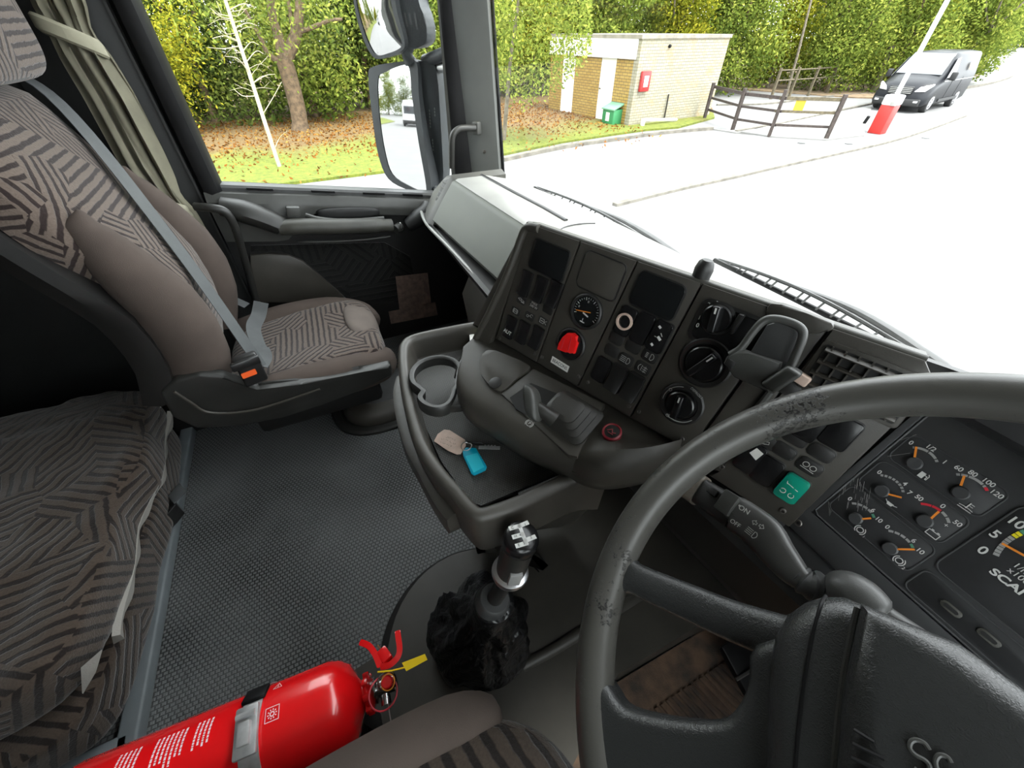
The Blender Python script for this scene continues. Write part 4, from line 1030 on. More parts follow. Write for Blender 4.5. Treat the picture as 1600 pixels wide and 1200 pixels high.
r0 = ringpx(MF, ho, 0.006); r1 = ringpx(MF, ho, -.02); r2 = [p - MF.n * .05 + MF.e * .012 for p in scale_ring(ringpx(MF, ho, 0), .97)]; r3 = [p - MF.n * .095 + MF.e * .03 for p in scale_ring(ringpx(MF, ho, 0), .82)]
rin = ringpx(MF, [(x + (cx - x) * 0, y) for (x, y), cx in zip(gl, [0] * 12)], 0.006)
bm = BM(); loft(bm, [ringpx(MF, gl, 0.001), rin, r0, r1, r2, r3], True, True); obj('housing', bm, 'mirror_housing', t)
bm = BM(); f_ = bm.faces.new([bm.verts.new(p) for p in ringpx(MF, gl, .003)]); obj('mirror_glass', bm, 'mirror_glass', t, smooth=False)
# deep outer shell of the lower mirror, seen side-on towards the pillar
bm = BM(); pl_ = [(645, 97), (668, 98), (682, 110), (689, 200), (692, 290), (676, 302), (668, 292), (656, 200), (649, 130)]
o2 = Frame(Mo + V((.05, .06, 0)), V((.62, .78, 0)), (0, 0, -1), V((.78, -.62, 0)))
prism(bm, spline([o2.p(*o2.px(x, y)) for x, y in pl_], 3, True), V((-.05, .05, 0)), .008, 2); obj('shell', bm, 'mirror_housing', t)
bm = BM(); 
for (x, y, hh, ww) in ((671, 190, 34, 3), (676, 230, 22, 3), (679, 178, 16, 2)):
    for k in range(int(hh / 5)):
        rbox(bm, o2.p(*o2.px(x + k * .3, y - hh / 2 + k * 5), .001), o2.e * .0022, o2.d * .004, o2.n * .0006)
o_ = obj('moulded_text', bm, 'pillar_grey', t, smooth=False); o_['kind'] = 'stuff'
bm = BM(); tube(bm, spline([gx(664, 96, -2.0), gx(680, 90, -1.94), gx(700, 82, -1.88), gx(730, 74, -1.80)], 4), .022, 10); obj('arm', bm, 'mirror_housing', t)
bm = BM(); tube(bm, [gx(676, 108, -1.99), gx(700, 104, -1.90), gx(730, 100, -1.80)], .018, 10); obj('arm_tube', bm, 'satin_metal', t)
bm = BM(); tube(bm, [gx(676, 296, -1.98), gx(690, 300, -1.9), gx(712, 296, -1.82)], .02, 10); obj('lower_arm', bm, 'satin_metal', t)
_d = ray(600, -12).normalized(); Un = (V((-.11, -1, -.02)).normalized() - _d).normalized(); Ue = V((0, 0, 1)).cross(Un).normalized(); Ud = Un.cross(Ue); Ud = Ud if Ud.z < 0 else -Ud
UF = Frame(gx(598, 30, -2.03), Ue, Ud, Un)
t = thing('wide_angle_mirror', 'rounded black upper wing mirror above the tall one', 'mirror', UF.o)
gl = [(558, -40), (558, 0), (566, 35), (578, 68), (590, 86), (606, 84), (625, 76), (629, 64), (616, 20), (600, -45)]
ho = [(554, -45), (554, 0), (562, 38), (574, 72), (588, 91), (608, 89), (628, 80), (634, 66), (622, 18), (606, -50)]
r0 = ringpx(UF, ho, .006); bm = BM()
loft(bm, [ringpx(UF, gl, .001), ringpx(UF, gl, .006), r0, ringpx(UF, ho, -.02), [p - UF.n * .06 + UF.e * .03 for p in scale_ring(ringpx(UF, ho, 0), .93)], [p - UF.n * .09 + UF.e * .06 for p in scale_ring(ringpx(UF, ho, 0), .7)]]); obj('housing', bm, 'mirror_housing', t)
cen = sum(ringpx(UF, gl, 0), V()) / 40
bm = BM(); rg = ringpx(UF, gl, .003); rgs = [rg] + [[p + UF.n * (.012 * (1 - k * k)) for p in scale_ring(rg, k)] for k in (.8, .6, .4, .2, .05)]
loft(bm, rgs, True, False); bm.faces.new(bm.verts[-len(rg):]); obj('mirror_glass', bm, 'mirror_glass', t, angle=180)
u2 = Frame(UF.o + V((.05, .05, 0)), V((.6, .8, 0)), (0, 0, -1), V((.8, -.6, 0)))
bm = BM(); prism(bm, spline([u2.p(*u2.px(x, y)) for x, y in ((605, -40), (640, -40), (652, 0), (664, 30), (667, 62), (655, 74), (638, 76), (631, 62), (622, 20))], 3, True), V((-.05, .05, 0)), .01, 2); obj('shell', bm, 'mirror_housing', t)
bm = BM()
for j, (x0_, y0_, n_) in enumerate(((633, 22, 5), (640, 23, 4), (648, 22, 6))):
    for k in range(n_): rbox(bm, u2.p(*u2.px(x0_ + k * .8, y0_ + k * 4.5), .001), u2.e * .003, u2.d * .003, u2.n * .0006)
o_ = obj('moulded_text', bm, 'pillar_grey', t, smooth=False); o_['kind'] = 'stuff'
bm = BM(); tube(bm, spline([gx(638, 66, -2.0), gx(636, 84, -2.0), gx(642, 98, -2.0)], 4), [.03, .027, .024, .022, .022, .022, .022, .024, .026], 10); obj('neck', bm, 'mirror_housing', t)

# ---- curtain gathered at the back edge of the door window
cx = -1.66
cl = [gx(x, y, cx) for x, y in ((18, -160), (44, 0), (70, 52), (130, 150), (190, 260), (243, 318), (262, 345), (300, 420), (330, 500))]
cr_ = [gx(x, y, cx) for x, y in ((60, -160), (129, 0), (147, 52), (205, 150), (250, 240), (278, 300), (300, 330), (338, 395), (360, 470))]
def at_z(pl, z):
    for a, b in zip(pl, pl[1:]):
        if b.z <= z <= a.z: return a.y + (b.y - a.y) * (z - a.z) / (b.z - a.z)
    return pl[0].y if z > pl[0].z else pl[-1].y
tie_z = (gx(100, 46, cx).z, gx(262, 312, cx).z)
t = thing('curtain', 'khaki curtain gathered and tied behind the passenger window', 'curtain', (cx, -.48, .45))
bm = BM(); rings = []; n = 60
zs = [1.62 - (1.62 - .50) * i / 60 for i in range(61)]
for z in zs:
    ya, yb = at_z(cl, z), at_z(cr_, z)
    dt = min(abs(z - q_) for q_ in tie_z); gth = math.exp(-(dt / .035) ** 2)
    c_ = (ya + yb) / 2 + .003; hw = max(.02, abs(yb - ya) / 2 * (1 - .12 * gth))
    ring_ = []
    for i in range(n):
        s = -1 + 2 * i / (n - 1)
        am = (.024 * (1 - .75 * gth)) * (1 + .3 * math.sin(3 * s + z * 5))
        ring_.append(V((cx + am * math.sin(s * 11 + 1.1 * math.sin(z * 5) + z * 1.5) + .006 * math.sin(23 * s + 9 * z) + .012 * (1 - s * s), c_ + s * hw + .004 * math.sin(19 * s + z * 3), z)))
    rings.append(ring_)
loft(bm, rings, False, False); bmesh.ops.solidify(bm, geom=bm.faces[:], thickness=.0025); obj('cloth', bm, 'curtain_beige', t, angle=70)
for z in tie_z:
    c_ = (at_z(cl, z) + at_z(cr_, z)) / 2; hw = abs(at_z(cr_, z) - at_z(cl, z)) / 2
    bm = BM(); pts = [(cx + .008 + .026 * math.cos(a) , c_ + (hw + .002) * math.sin(a), z - .012 - .026 * math.sin(a) + .006 * math.cos(a)) for a in [2 * PI * k / 28 for k in range(28)]]
    rg_ = [[p_ + V((0, 0, .018)), p_ + (p_ - V((cx, c_, z))).normalized() * .006 + V((0, 0, .012)), p_ + (p_ - V((cx, c_, z))).normalized() * .007 + V((0, 0, -.012)), p_ + V((0, 0, -.020))] for p_ in [V(q_) for q_ in pts]]; loft(bm, rg_ + rg_[:1], False, False); obj('tie_back', bm, 'curtain_beige', t)

# ================================================================ BUNK
bk = thing('bunk', 'low bunk with a patterned mattress and a grey front rail', 'bunk', (-.9, -1.0, 0))
bm = BM(); bx(bm, -1.46, -.44, -.705, -.665, 0, .035, .006, 3); bx(bm, -.47, -.44, -1.4, -.68, 0, .035, .006); obj('front_rail', bm, 'rail_grey', bk)
def sag(a, b, c, P):
    P = P + V((.006 * noise.noise(P * 9), .012 * noise.noise(P * 7 + V((3, 1, 0))), .010 * noise.noise(P * 5)))
    return P
bm = blob((-.925, -1.03, .108), (.485, 0, 0), (0, .372, 0), (0, 0, .072), 7, 26, sag); obj('mattress', bm, 'bunk_fabric', bk, uv=True, angle=180)
def top_sag(a, b, c, P):
    P = V(P); k = (P.y + .60) / .05
    e = .018 * math.sin(P.x * 11 + 1) + .012 * math.sin(P.x * 23)
    if b > .5: P.y += e * (b - .5) * 1.2
    P.z += .016 * noise.noise(P * 6) + (.01 * noise.noise(P * 22))
    if a < -.6 and c > 0: P.z -= .01
    return P
tm = thing('mattress_topper', 'thick patterned brown seat mattress on top of the low bunk', 'mattress', (-.93, -1.0, .17))
bm = blob((-.945, -1.03, .245), (.465, 0, 0), (0, .40, 0), (0, 0, .072), 6, 34, top_sag); obj('cover', bm, 'bunk_fabric', tm, uv=True, angle=180)
bm = BM(); L_ = []
for i in range(41):
    x = -1.31 + .72 * i / 40; e = .018 * math.sin(x * 11 + 1) + .012 * math.sin(x * 23)
    w = .004 + .012 * math.sin(i * .5) ** 2
    L_.append([V((x, -.642 + e * .55, .212)), V((x, -.630 + e * .55, .206)), V((x, -.634 + e * .55, .200 - w)), V((x, -.655 + e * .4, .195 - w))])
loft(bm, L_, True, True); obj('lining_edge', bm, 'sheet_white', tm)
bm = BM(); prism(bm, [gz(128, 1044, .262), gz(160, 1016, .262), gz(150, 1050, .235), gz(130, 1084, .215)], (0, 0, .003)); obj('lining_corner', bm, 'sheet_white', tm, smooth=False)
q = gz(243, 637, .25); bm = BM(); rbox(bm, q, (.002, .013, -.002), (.012, 0, .002), (0, 0, .001)); obj('care_tag', bm, 'label_white', tm, smooth=False)
t = thing('strap', 'short grey webbing strap end looped over the bunk rail', 'strap', gz(262, 800, .03))
bm = BM(); prism(bm, [gz(x, y, .11) for x, y in ((263, 776), (281, 755), (292, 768), (273, 788))], (0, 0, .003), .001); obj('webbing', bm, 'belt_grey', t)
bm = BM(); prism(bm, [gz(x, y, .10) for x, y in ((252, 814), (258, 786), (266, 776), (275, 788), (262, 803))], (0, 0, -.05), .002); obj('loop', bm, 'buckle_black', t)

t = thing('back_cushion', 'dim padded cushion against the rear wall behind the passenger seat', 'cushion', (-1.2, -1.38, .32))
bm = blob((-1.18, -1.385, .60), (.50, 0, 0), (0, .06, 0), (0, .02, .26), 4.5, 18); obj('cover', bm, 'bunk_fabric', t, uv=True, angle=180)
bm = BM(); lathe(bm, gy(22, 386, -1.33), (0, 1, 0), [(.016, -.01), (.016, .004), (.008, .008)], 16); obj('button', bm, 'dark_plastic', t)
# ================================================================ FLOOR FITTINGS
# rubber heater cover by the passenger seat
cx_, cy_ = gz(590, 630, .03).x, gz(590, 630, .03).y + .03
t = thing('footwell_cover', 'rounded dark rubber cover on the floor in front of the passenger seat', 'cover', (cx_, cy_, 0))
def ell(ax_, ay, z, n=36, p=2.6):
    out = []
    for k in range(n):
        a = 2 * PI * k / n; c, s = math.cos(a), math.sin(a)
        out.append(V((cx_ - .06 + ax_ * math.copysign(abs(c) ** (2 / p), c), cy_ + ay * math.copysign(abs(s) ** (2 / p), s), z)))
    return out
bm = BM(); loft(bm, [ell(.20, .21, 0), ell(.20, .21, .012), ell(.193, .203, .017), ell(.17, .18, .014), ell(.165, .175, .004)]); obj('flange', bm, 'black_plastic', t)
bm = BM(); loft(bm, [ell(.158, .165, 0), ell(.155, .162, .03), ell(.142, .15, .055), ell(.115, .122, .068), ell(.05, .06, .072), ell(.01, .01, .073)]); obj('dome', bm, 'dash_plastic', t)
bm = BM(); loft(bm, [ell(.105, .11, .0685), ell(.103, .108, .0715), ell(.05, .05, .0735), ell(.01, .01, .074)]); obj('pale_patch', bm, 'rubber_grey', t)  # lighter grey patch over the top of the dome
# raised engine tunnel with the lever on it
HUMP = .10
bm = BM()
bc = gz(748, 992, HUMP)
out = [(bc.x + .205 * math.cos(R(a)), bc.y + .205 * math.sin(R(a))) for a in range(100, 262, 9)]
p1, p2 = gz(965, 1052, HUMP), gz(1097, 974, HUMP)
out2 = [(bc.x - .03, -.42), (p1.x + (p1.x - p2.x) * 1.2 + .25, p1.y + (p1.y - p2.y) * 1.2 - .2), (p1.x, p1.y), (p2.x, p2.y), (p2.x + .02, .69), (-.62, .69), (-.60, .22)]
prism(bm, [(x, y, 0) for x, y in out + out2], (0, 0, HUMP), .012, 3, True)
struct('trim_7', bm, 'dash_plastic', label='raised engine tunnel cover between the footwells')
bm = BM(); arc_ = [V((bc.x + .240 * math.cos(R(a)), bc.y + .240 * math.sin(R(a)), .0)) for a in range(92, 262, 6)]
loft(bm, [[p + V((0, 0, .0)), p * 1 + V((0, 0, HUMP * .35)), p + (V((bc.x, bc.y, 0)) - p).normalized() * .030 + V((0, 0, HUMP * .62)), p + (V((bc.x, bc.y, 0)) - p).normalized() * .036 + V((0, 0, HUMP * .6)), p + (V((bc.x, bc.y, 0)) - p).normalized() * .036] for p in arc_]); struct('trim_8', bm, 'dark_plastic')
bm = BM(); tube(bm, [V((bc.x + .202 * math.cos(R(a)), bc.y + .202 * math.sin(R(a)), HUMP * .78)) for a in range(95, 262, 6)], .007, 8); struct('trim_9', bm, 'dash_plastic')
bm = BM(); tube(bm, spline([gz(816, 1042, HUMP - .006), gz(870, 1012, HUMP - .004), gz(930, 974, HUMP - .004), gz(1010, 925, HUMP - .006)], 4), .014, 12); struct('trim_13', bm, 'dash_plastic')
# driver footwell mat and pedal
bm = BM(); m0, m1, m2, m3 = gz(985, 1100, .012), gz(1145, 995, .012), gz(1320, 1100, .012), gz(1060, 1260, .012)
prism(bm, [(p1.x + .004, p1.y - .02, .001), (p2.x + .006, p2.y + .2, .001), (.5, .6, .001), (.5, -.02, .001), (p1.x + .03, -.02, .001)], (0, 0, .006)); fm = thing('floor_mat', 'muddy ribbed rubber mat in the driver footwell', 'mat', (.2, .3, 0)); obj('base', bm, 'rust_mat', fm, smooth=False)
dd = V((m1.x - m0.x, m1.y - m0.y, 0)).normalized(); ss = V((dd.y, -dd.x, 0))
bm = BM()
for k in range(16):
    o_ = m0 + dd * (.012 + k * .0165) + ss * .02
    rbox(bm, V((o_.x, o_.y, .011)) + (ss + dd * .25).normalized() * .10, (ss + dd * .25).normalized() * .09, dd * .0045, V((0, 0, .005)), .002)
o_ = obj('ribs', bm, 'rust_mat', fm); o_['kind'] = 'stuff'
bm = BM(); rbox(bm, gz(1172, 1036, .10), dd * .05, (ss * .05 + V((0, 0, -.02))), V((0, 0, .012)), .006); pd = thing('pedal', 'black pedal edge showing under the steering wheel', 'pedal', gz(1172, 1036, .02)); obj('pad', bm, 'rubber_black', pd)
bm = BM(); tube(bm, [gz(1150, 1062, .11), gz(1186, 1040, .12)], .0035, 6); tube(bm, [gz(1172, 1036, .09), gz(1215, 990, .16)], .01, 8); obj('arm', bm, 'screw_steel', pd)

# ================================================================ PASSENGER SEAT
ps = thing('passenger_seat', 'brown patterned passenger seat with a grey belt across its back', 'seat', (-1.32, -.2, 0))
prof = [(.36, -.40), (.42, -.375), (.50, -.345), (.58, -.335), (.66, -.345), (.75, -.385), (.85, -.435), (.95, -.475), (1.03, -.515), (1.07, -.55)]
def fy(z):
    for (a, b), (c, d) in zip(prof, prof[1:]):
        if a <= z <= c: return b + (d - b) * (z - a) / (c - a)
    return prof[0][1] if z < prof[0][0] else prof[-1][1]
xc = -1.325
bm = BM(); rings = []
for i in range(27):
    z = .38 + (1.065 - .38) * i / 26; y = fy(z) - .022 - .012 * math.cos((z - .55) * 5)
    w = .165 + .075 * max(0, min(1, (z - .60) / .22)); edge_ = 1 if i not in (0, 26) else .6
    ring_ = []
    for k in range(21):
        s = -1 + 2 * k / 20; ring_.append(V((xc + s * w * (.97 if i in (0, 26) else 1), y + .012 * (1 - s ** 2) - (.035 * abs(s) ** 6) - (.02 if i in (0, 26) else 0) , z)))
    ring_ += [V((xc + w, y - .09, z)), V((xc - w, y - .09, z))]
    rings.append(ring_)
loft(bm, rings); obj('backrest', bm, 'seat_fabric', ps, uv=True, angle=60)
for s_ in (-1, 1):
    pts, rs = [], []
    for i in range(20):
        z = .375 + .50 * i / 19; k = i / 19
        bw = .062 * math.sin(PI * min(1, .22 + k * .78)) ** .5 + .004
        pts.append((xc + s_ * (.192 + .012 * math.sin(PI * k)), fy(z) - bw * 1.02 + .004, z)); rs.append(bw)
    bm = BM(); tube(bm, pts, rs, 16, flat=1.15, up=(0, 1, .2)); obj('side_bolster', bm, 'seat_plain', ps, angle=80)
bm = BM(); rings = []
for i in range(14):
    z = .41 + .63 * i / 13; y = fy(z) - .115; w = .262 - .05 * max(0, (z - .75) / .3) ** 2
    rings.append([V((xc - w, y, z)), V((xc + w, y, z)), V((xc + w + .004, y - .03, z)), V((xc + w - .02, y - .075, z)), V((xc - w + .02, y - .075, z)), V((xc - w - .004, y - .03, z))])
loft(bm, rings); obj('back_shell', bm, 'dark_plastic', ps)
def hr(a, b, c, P): return P + V((0, -.05 * (P.z - 1.06), 0))
bm = blob((xc + .0, -.50, 1.20), (.195, 0, 0), (0, .058, -.012), (0, .01, .125), 4.5, 16, hr); hd = obj('headrest', bm, 'seat_fabric', ps, uv=True, angle=80)
# cushion
def cush(a, b, c, P):
    P = V(P)
    if c > 0: P.z += .022 * a * a - .012 - .035 * max(0, b - .55) ** 2 * 4 * .3
    P.z -= .02 * max(0, -b) 
    return P
bm = blob((xc, -.175, .295), (.205, 0, 0), (0, .25, .01), (0, 0, .075), 5, 22, cush); obj('seat_cushion', bm, 'seat_fabric', ps, uv=True, angle=180)
for s_ in (-1, 1):
    pts = spline([(xc + s_ * .205, -.42, .305), (xc + s_ * .212, -.25, .318), (xc + s_ * .208, -.08, .312), (xc + s_ * .175, .03, .29), (xc + s_ * .12, .062, .27)], 5)
    bm = BM(); n_ = len(pts); tube(bm, pts, [.044 + .012 * math.sin(PI * min(1, i / (n_ - 1) * 1.1)) - (.012 if i in (0, n_ - 1) else 0) for i in range(n_)], 14, flat=1.2, up=(0, 0, 1)); obj('side_bolster', bm, 'seat_plain', ps, angle=80)
def patch(a, b, c, P): return V(P)
bm = blob((-1.375, .022, .334), (.115, 0, .0), (0, .055, -.020), (0, 0, .036), 2.6, 14, patch); obj('worn_front', bm, 'seat_light', ps, angle=180)
bm = BM(); sk = [(252, 602), (274, 583), (312, 572), (350, 575), (400, 602), (470, 590), (560, 576), (608, 560), (611, 578), (560, 600), (500, 622), (440, 641), (380, 655), (310, 658), (272, 640)]
prism(bm, [gx(x, y, -1.085) for x, y in sk], (.035, 0, 0), .010, 3); obj('side_skirt', bm, 'black_plastic', ps)
bm = BM(); tube(bm, spline([gx(272, 612, -1.045), gx(300, 630, -1.045), (gx(330, 645, -1.045)), gx(400, 640, -1.045), gx(500, 608, -1.045)], 5), .004, 6); obj('skirt_rib', bm, 'dash_plastic', ps)
bm = BM(); bx(bm, -1.70, -1.42, -.74, .06, 0, .16, .02); bx(bm, -1.55, -1.13, -.38, .02, .15, .26, .02); obj('base', bm, 'panel_black', ps)  # the wide low black box stands in for shade under the seat
# belt
def strap(bm, pts, w, n, th=.0016):
    pts = spline(pts, 8)
    rings = []
    for i, p in enumerate(pts):
        t_ = (pts[min(i + 1, len(pts) - 1)] - pts[max(0, i - 1)]).normalized()
        nn = n[min(i * len(n) // len(pts), len(n) - 1)] if isinstance(n, list) else n
        s = t_.cross(V(nn)).normalized() * w / 2; q = s.cross(t_).normalized() * th
        rings.append([p - s, p + s, p + s + q, p - s + q])
    return loft(bm, rings)
b_top, b_bot = gx(86, 155, -1.53), gx(408, 572, -1.10)
bm = strap(BM(), [b_top + V((-.06, -.12, .06)), b_top, b_top * .5 + b_bot * .5 + V((0, .015, 0)), b_bot], .047, (.35, .9, .1)); obj('belt_strap', bm, 'belt_grey', ps)
bm = strap(BM(), [gx(325, 448, -1.58), gx(352, 462, -1.56), gx(386, 478, -1.52)], .03, (.5, .7, .5)); obj('belt_strap', bm, 'belt_grey', ps)
bm = strap(BM(), [gx(408, 472, -1.42), gx(404, 492, -1.40), gx(396, 512, -1.35), gx(402, 535, -1.28), gx(412, 556, -1.20), gx(404, 572, -1.12)], .045, [(.9, .5, .3), (.7, .6, .5), (.6, .3, .8)]); obj('belt_strap', bm, 'belt_grey', ps)
BF = Frame(gx(393, 580, -1.045), V((-.25, .97, .0)), V((.15, .0, -.98)), V((.95, .25, .1)))
bm = BM(); rbox(bm, BF.p(.0, -.002, -.012), BF.e * .029, BF.d * .042, BF.n * .015, .006, 3); bu = obj('buckle', bm, 'buckle_black', ps)
bm = BM(); plate(bm, BF, -.026, -.005, .010, .010, .003, .006, .003); obj('release_button', bm, 'orange_button', bu)
bm = BM(); rbox(bm, BF.p(-.004, -.03, .008), BF.e * .034, BF.d * .011, BF.n * .006, .003); obj('tongue', bm, 'buckle_black', bu)

# ================================================================ DRIVER SEAT
ds = thing('driver_seat', 'brown patterned driver seat cushion corner at the bottom of the view', 'seat', (.1, -.2, 0))
def dcush(a, b, c, P):
    P = V(P); 
    if c > 0: P.z += .02 * (1 - b * b) - .01
    return P
bm = blob((.13, -.165, .42), (.25, 0, 0), (0, .27, .008), (0, 0, .09), 3.6, 26, dcush); obj('seat_cushion', bm, 'bunk_fabric', ds, uv=True, angle=180)
pts = spline([(-.095, -.45, .43), (-.105, -.2, .44), (-.102, -.04, .435), (-.085, .01, .415)], 5)
bm = BM(); tube(bm, pts, [.045, .048, .05, .052, .054, .054, .054, .054, .054, .054, .054, .053, .052, .05, .046, .035], 14, flat=1.15, up=(0, 0, 1)); obj('side_bolster', bm, 'seat_plain', ds, angle=80)
bm = BM(); bx(bm, -.08, .34, -.40, .05, 0, .35, .03); obj('base', bm, 'panel_black', ds)

# ================================================================ FIRE EXTINGUISHER
fe = thing('fire_extinguisher', 'red fire extinguisher lying by the driver seat in a steel clamp band', 'extinguisher', (-.25, -.33, .3))
ER = .066
ea, eb = V((-.258, -.56, .345)), V((-.232, -.168, .345))
eax = (eb - ea).normalized(); EL = (eb - ea).length
bm = BM(); lathe(bm, ea, eax, [(.03, -.02), (.055, -.012), (ER - .004, .01), (ER, .03), (ER, EL - .035), (ER - .005, EL - .018), (.05, EL - .004), (.028, EL + .006), (.018, EL + .012)], 48); obj('cylinder', bm, 'ext_red', fe)
eup = V((-.35, 0, .93)).normalized(); eup = (eup - eax * eup.dot(eax)).normalized()
es_ = eax.cross(eup).normalized()
def esurf(s, a, r=ER):  # s along the axis from the base, a degrees round from the top
    return ea + eax * s + (eup * math.cos(R(a)) + es_ * math.sin(R(a))) * r
bm = BM(); s0 = .262
rings = []
for k in range(0, 73): 
    a = k * 5
    rings.append([esurf(s0 - .013, a, ER + .0005), esurf(s0 + .013, a, ER + .0005), esurf(s0 + .013, a, ER + .002), esurf(s0 - .013, a, ER + .002)])
loft(bm, rings, True, False); cb = obj('clamp_band', bm, 'band_steel', fe)
A0 = 22
def efr(s, a): 
    nrm = (eup * math.cos(R(a)) + es_ * math.sin(R(a))); return Frame(esurf(s, a, ER + .003), eax, nrm.cross(eax) * (1 if nrm.cross(eax).dot(es_) * math.cos(R(a)) > 0 else -1), nrm)
EF = efr(s0, A0)
bm = BM(); rbox(bm, EF.p(0, 0, .004), EF.e * .015, EF.d * .030, EF.n * .004, .003); rbox(bm, EF.p(0, .004, .011), EF.e * .008, EF.d * .014, EF.n * .004, .002); tube(bm, [EF.p(-.012, -.018, .01), EF.p(.012, -.018, .01)], .004, 8); obj('latch', bm, 'band_steel', cb)
bm = BM(); rbox(bm, esurf(s0, -22, ER + .003), eax * .016, (esurf(s0, -10) - esurf(s0, -34)) * .5, (esurf(s0, -22) - esurf(s0, -22, 0)).normalized() * .003, .002); obj('band_pad', bm, 'rubber_black', cb)
# printed instructions, wrapped round the body
bm = BM()
rp_ = random.Random(4)
def eprint(bm, s_a, s_b, a, w):
    r_ = ER + .0006
    prism(bm, [esurf(s_a, a - w, r_), esurf(s_b, a - w, r_), esurf(s_b, a + w, r_), esurf(s_a, a + w, r_)], (esurf(0, a, 1) - esurf(0, a, 0)) * .0002)
for blk_, (sa, n_, lo, hi) in enumerate(((.095, 5, -14, 50), (.140, 7, -14, 24), (.190, 4, -14, 20))):
    for k in range(n_):
        s = sa + k * .0058; a = lo
        while a < hi - rp_.uniform(0, 10):
            l_ = rp_.uniform(1.2, 4.2)
            r_ = ER + .0006
            prism(bm, [esurf(s, a, r_), esurf(s + .0024, a, r_), esurf(s + .0024, a + l_, r_), esurf(s, a + l_, r_)], (esurf(0, a, 1) - esurf(0, a, 0)) * .0002); a += l_ + .9
obj('printed_text', bm, 'ext_print', fe, smooth=False)
for (s, a) in ((.292, 14), (.292, -24)):
    E2 = efr(s, a)
    bm = BM()
    if a == -24: line(bm, E2, [(-.006, .005), (.006, .005), (0, -.006)], .0007, -.002, closed=True); line(bm, E2, [(0, -.002), (0, .003)], .0009, -.002)
    else:
        line(bm, E2, [(-.009, -.009), (.009, -.009), (.009, .009), (-.009, .009)], .0008, -.002, closed=True)
        arc(bm, E2, 0, 0, .002, .0035, 0, 360, -.002, n=14)
        for k in range(10): arc(bm, E2, 0, 0, .0045, .0065, k * 36, k * 36 + 14, -.002, n=2)
    obj('pictogram', bm, 'ext_print', fe, smooth=False)
# head
hb = ea + eax * (EL + .008)
bm = BM(); lathe(bm, hb, eax, [(.017, 0), (.017, .006), (.024, .008), (.026, .012), (.024, .016), (.02, .018)], 24); 
for k in range(8):
    a = k * PI / 4; d_ = eup * math.cos(a) + es_ * math.sin(a); rbox(bm, hb + d_ * .024 + eax * .011, d_ * .006, d_.cross(eax) * .005, eax * .005, .002)
obj('collar', bm, 'ext_red', fe)
bm = BM(); lathe(bm, hb + eax * .018, eax, [(.017, 0), (.019, .003), (.019, .006), (.013, .008), (.013, .034), (.009, .038)], 24); tube(bm, [hb + eax * .035, hb + eax * .035 + es_ * .022 - eup * .012], .008, 12); obj('valve', bm, 'chrome', fe)
def ep(px, py, z): return gz(px, py, z)
zt = .40
def lever_bm(pts, w):
    pts = spline(pts, 6); bm = BM(); rings = []
    sd = V((.35, .75, -.55)).normalized()
    for i, p in enumerate(pts):
        t_ = (pts[min(i + 1, len(pts) - 1)] - pts[max(0, i - 1)]).normalized(); vw = (EYE - p).normalized()
        s = t_.cross(vw).normalized(); ww = w * (1 - .35 * abs(i / (len(pts) - 1) - .5))
        rings.append([p - s * .0045 - vw * ww, p + s * .0045 - vw * ww, p + s * .0045 + vw * ww, p - s * .0045 + vw * ww])
    loft(bm, rings); bmesh.ops.bevel(bm, geom=bm.edges[:], offset=.0015, segments=2, affect='EDGES', clamp_overlap=True); return bm
obj('squeeze_lever', lever_bm([ep(562, 1003, zt), ep(576, 1009, zt), ep(586, 1022, zt), ep(594, 1042, zt)], .010), 'ext_red', fe)
obj('carry_handle', lever_bm([ep(594, 1042, zt), ep(610, 1038, zt), ep(624, 1020, zt), ep(621, 985, zt)], .010), 'ext_red', fe)
bm = BM(); rbox(bm, ep(601, 1024, zt), V((.010, .004, 0)), V((-.003, .008, 0)), V((0, 0, .008)), .003); obj('lever_pivot', bm, 'ext_red', fe)
def circ(px, py, z, r_, th, nrm, m, name, n=26, el=1.0):
    c_ = ep(px, py, z); nrm = V(nrm).normalized(); e_ = nrm.orthogonal().normalized(); g_ = nrm.cross(e_)
    bm = BM(); tube(bm, [c_ + e_ * r_ * math.cos(2 * PI * k / n) + g_ * r_ * el * math.sin(2 * PI * k / n) for k in range(n)], th, 8, True); return obj(name, bm, m, fe)
vv = (EYE - ep(600, 1070, zt)).normalized()
circ(604, 1064, zt, .0125, .0018, vv + V((.5, 0, 0)), 'chrome', 'pin_ring')
circ(599, 1083, zt - .01, .021, .0013, vv + V((0, .3, 0)), 'red_print', 'seal_loop', el=1.05)
circ(606, 1066, zt + .004, .0105, .0009, vv + V((0, -.4, 0)), 'orange_needle', 'seal_loop')
bm = BM(); lathe(bm, ep(604, 1066, zt - .004), vv, [(.009, 0), (.009, .005), (.007, .007)], 18); obj('pressure_gauge', bm, 'ext_red', fe)
bm = BM(); tg = [ep(x, y, zt + .012) for x, y in ((628, 1036), (664, 1022), (668, 1031), (635, 1049))]; prism(bm, tg, (0, 0, .0012)); tube(bm, [ep(590, 1050, zt + .01), ep(612, 1048, zt + .012), ep(632, 1043, zt + .012)], .0012, 6); circ_ = None
obj('safety_tag', bm, 'yellow_tag', fe, smooth=False)
bm = BM(); tube(bm, spline([ep(590, 1008, zt), ep(597, 1018, zt), ep(602, 1032, zt)], 4), .0012, 6); obj('pin', bm, 'brass', fe)
bm = BM(); tube(bm, spline([ep(606, 1088, zt - .02), ep(608, 1110, zt - .03), ep(612, 1134, zt - .03)], 4), .0009, 6); obj('wire', bm, 'satin_metal', fe)
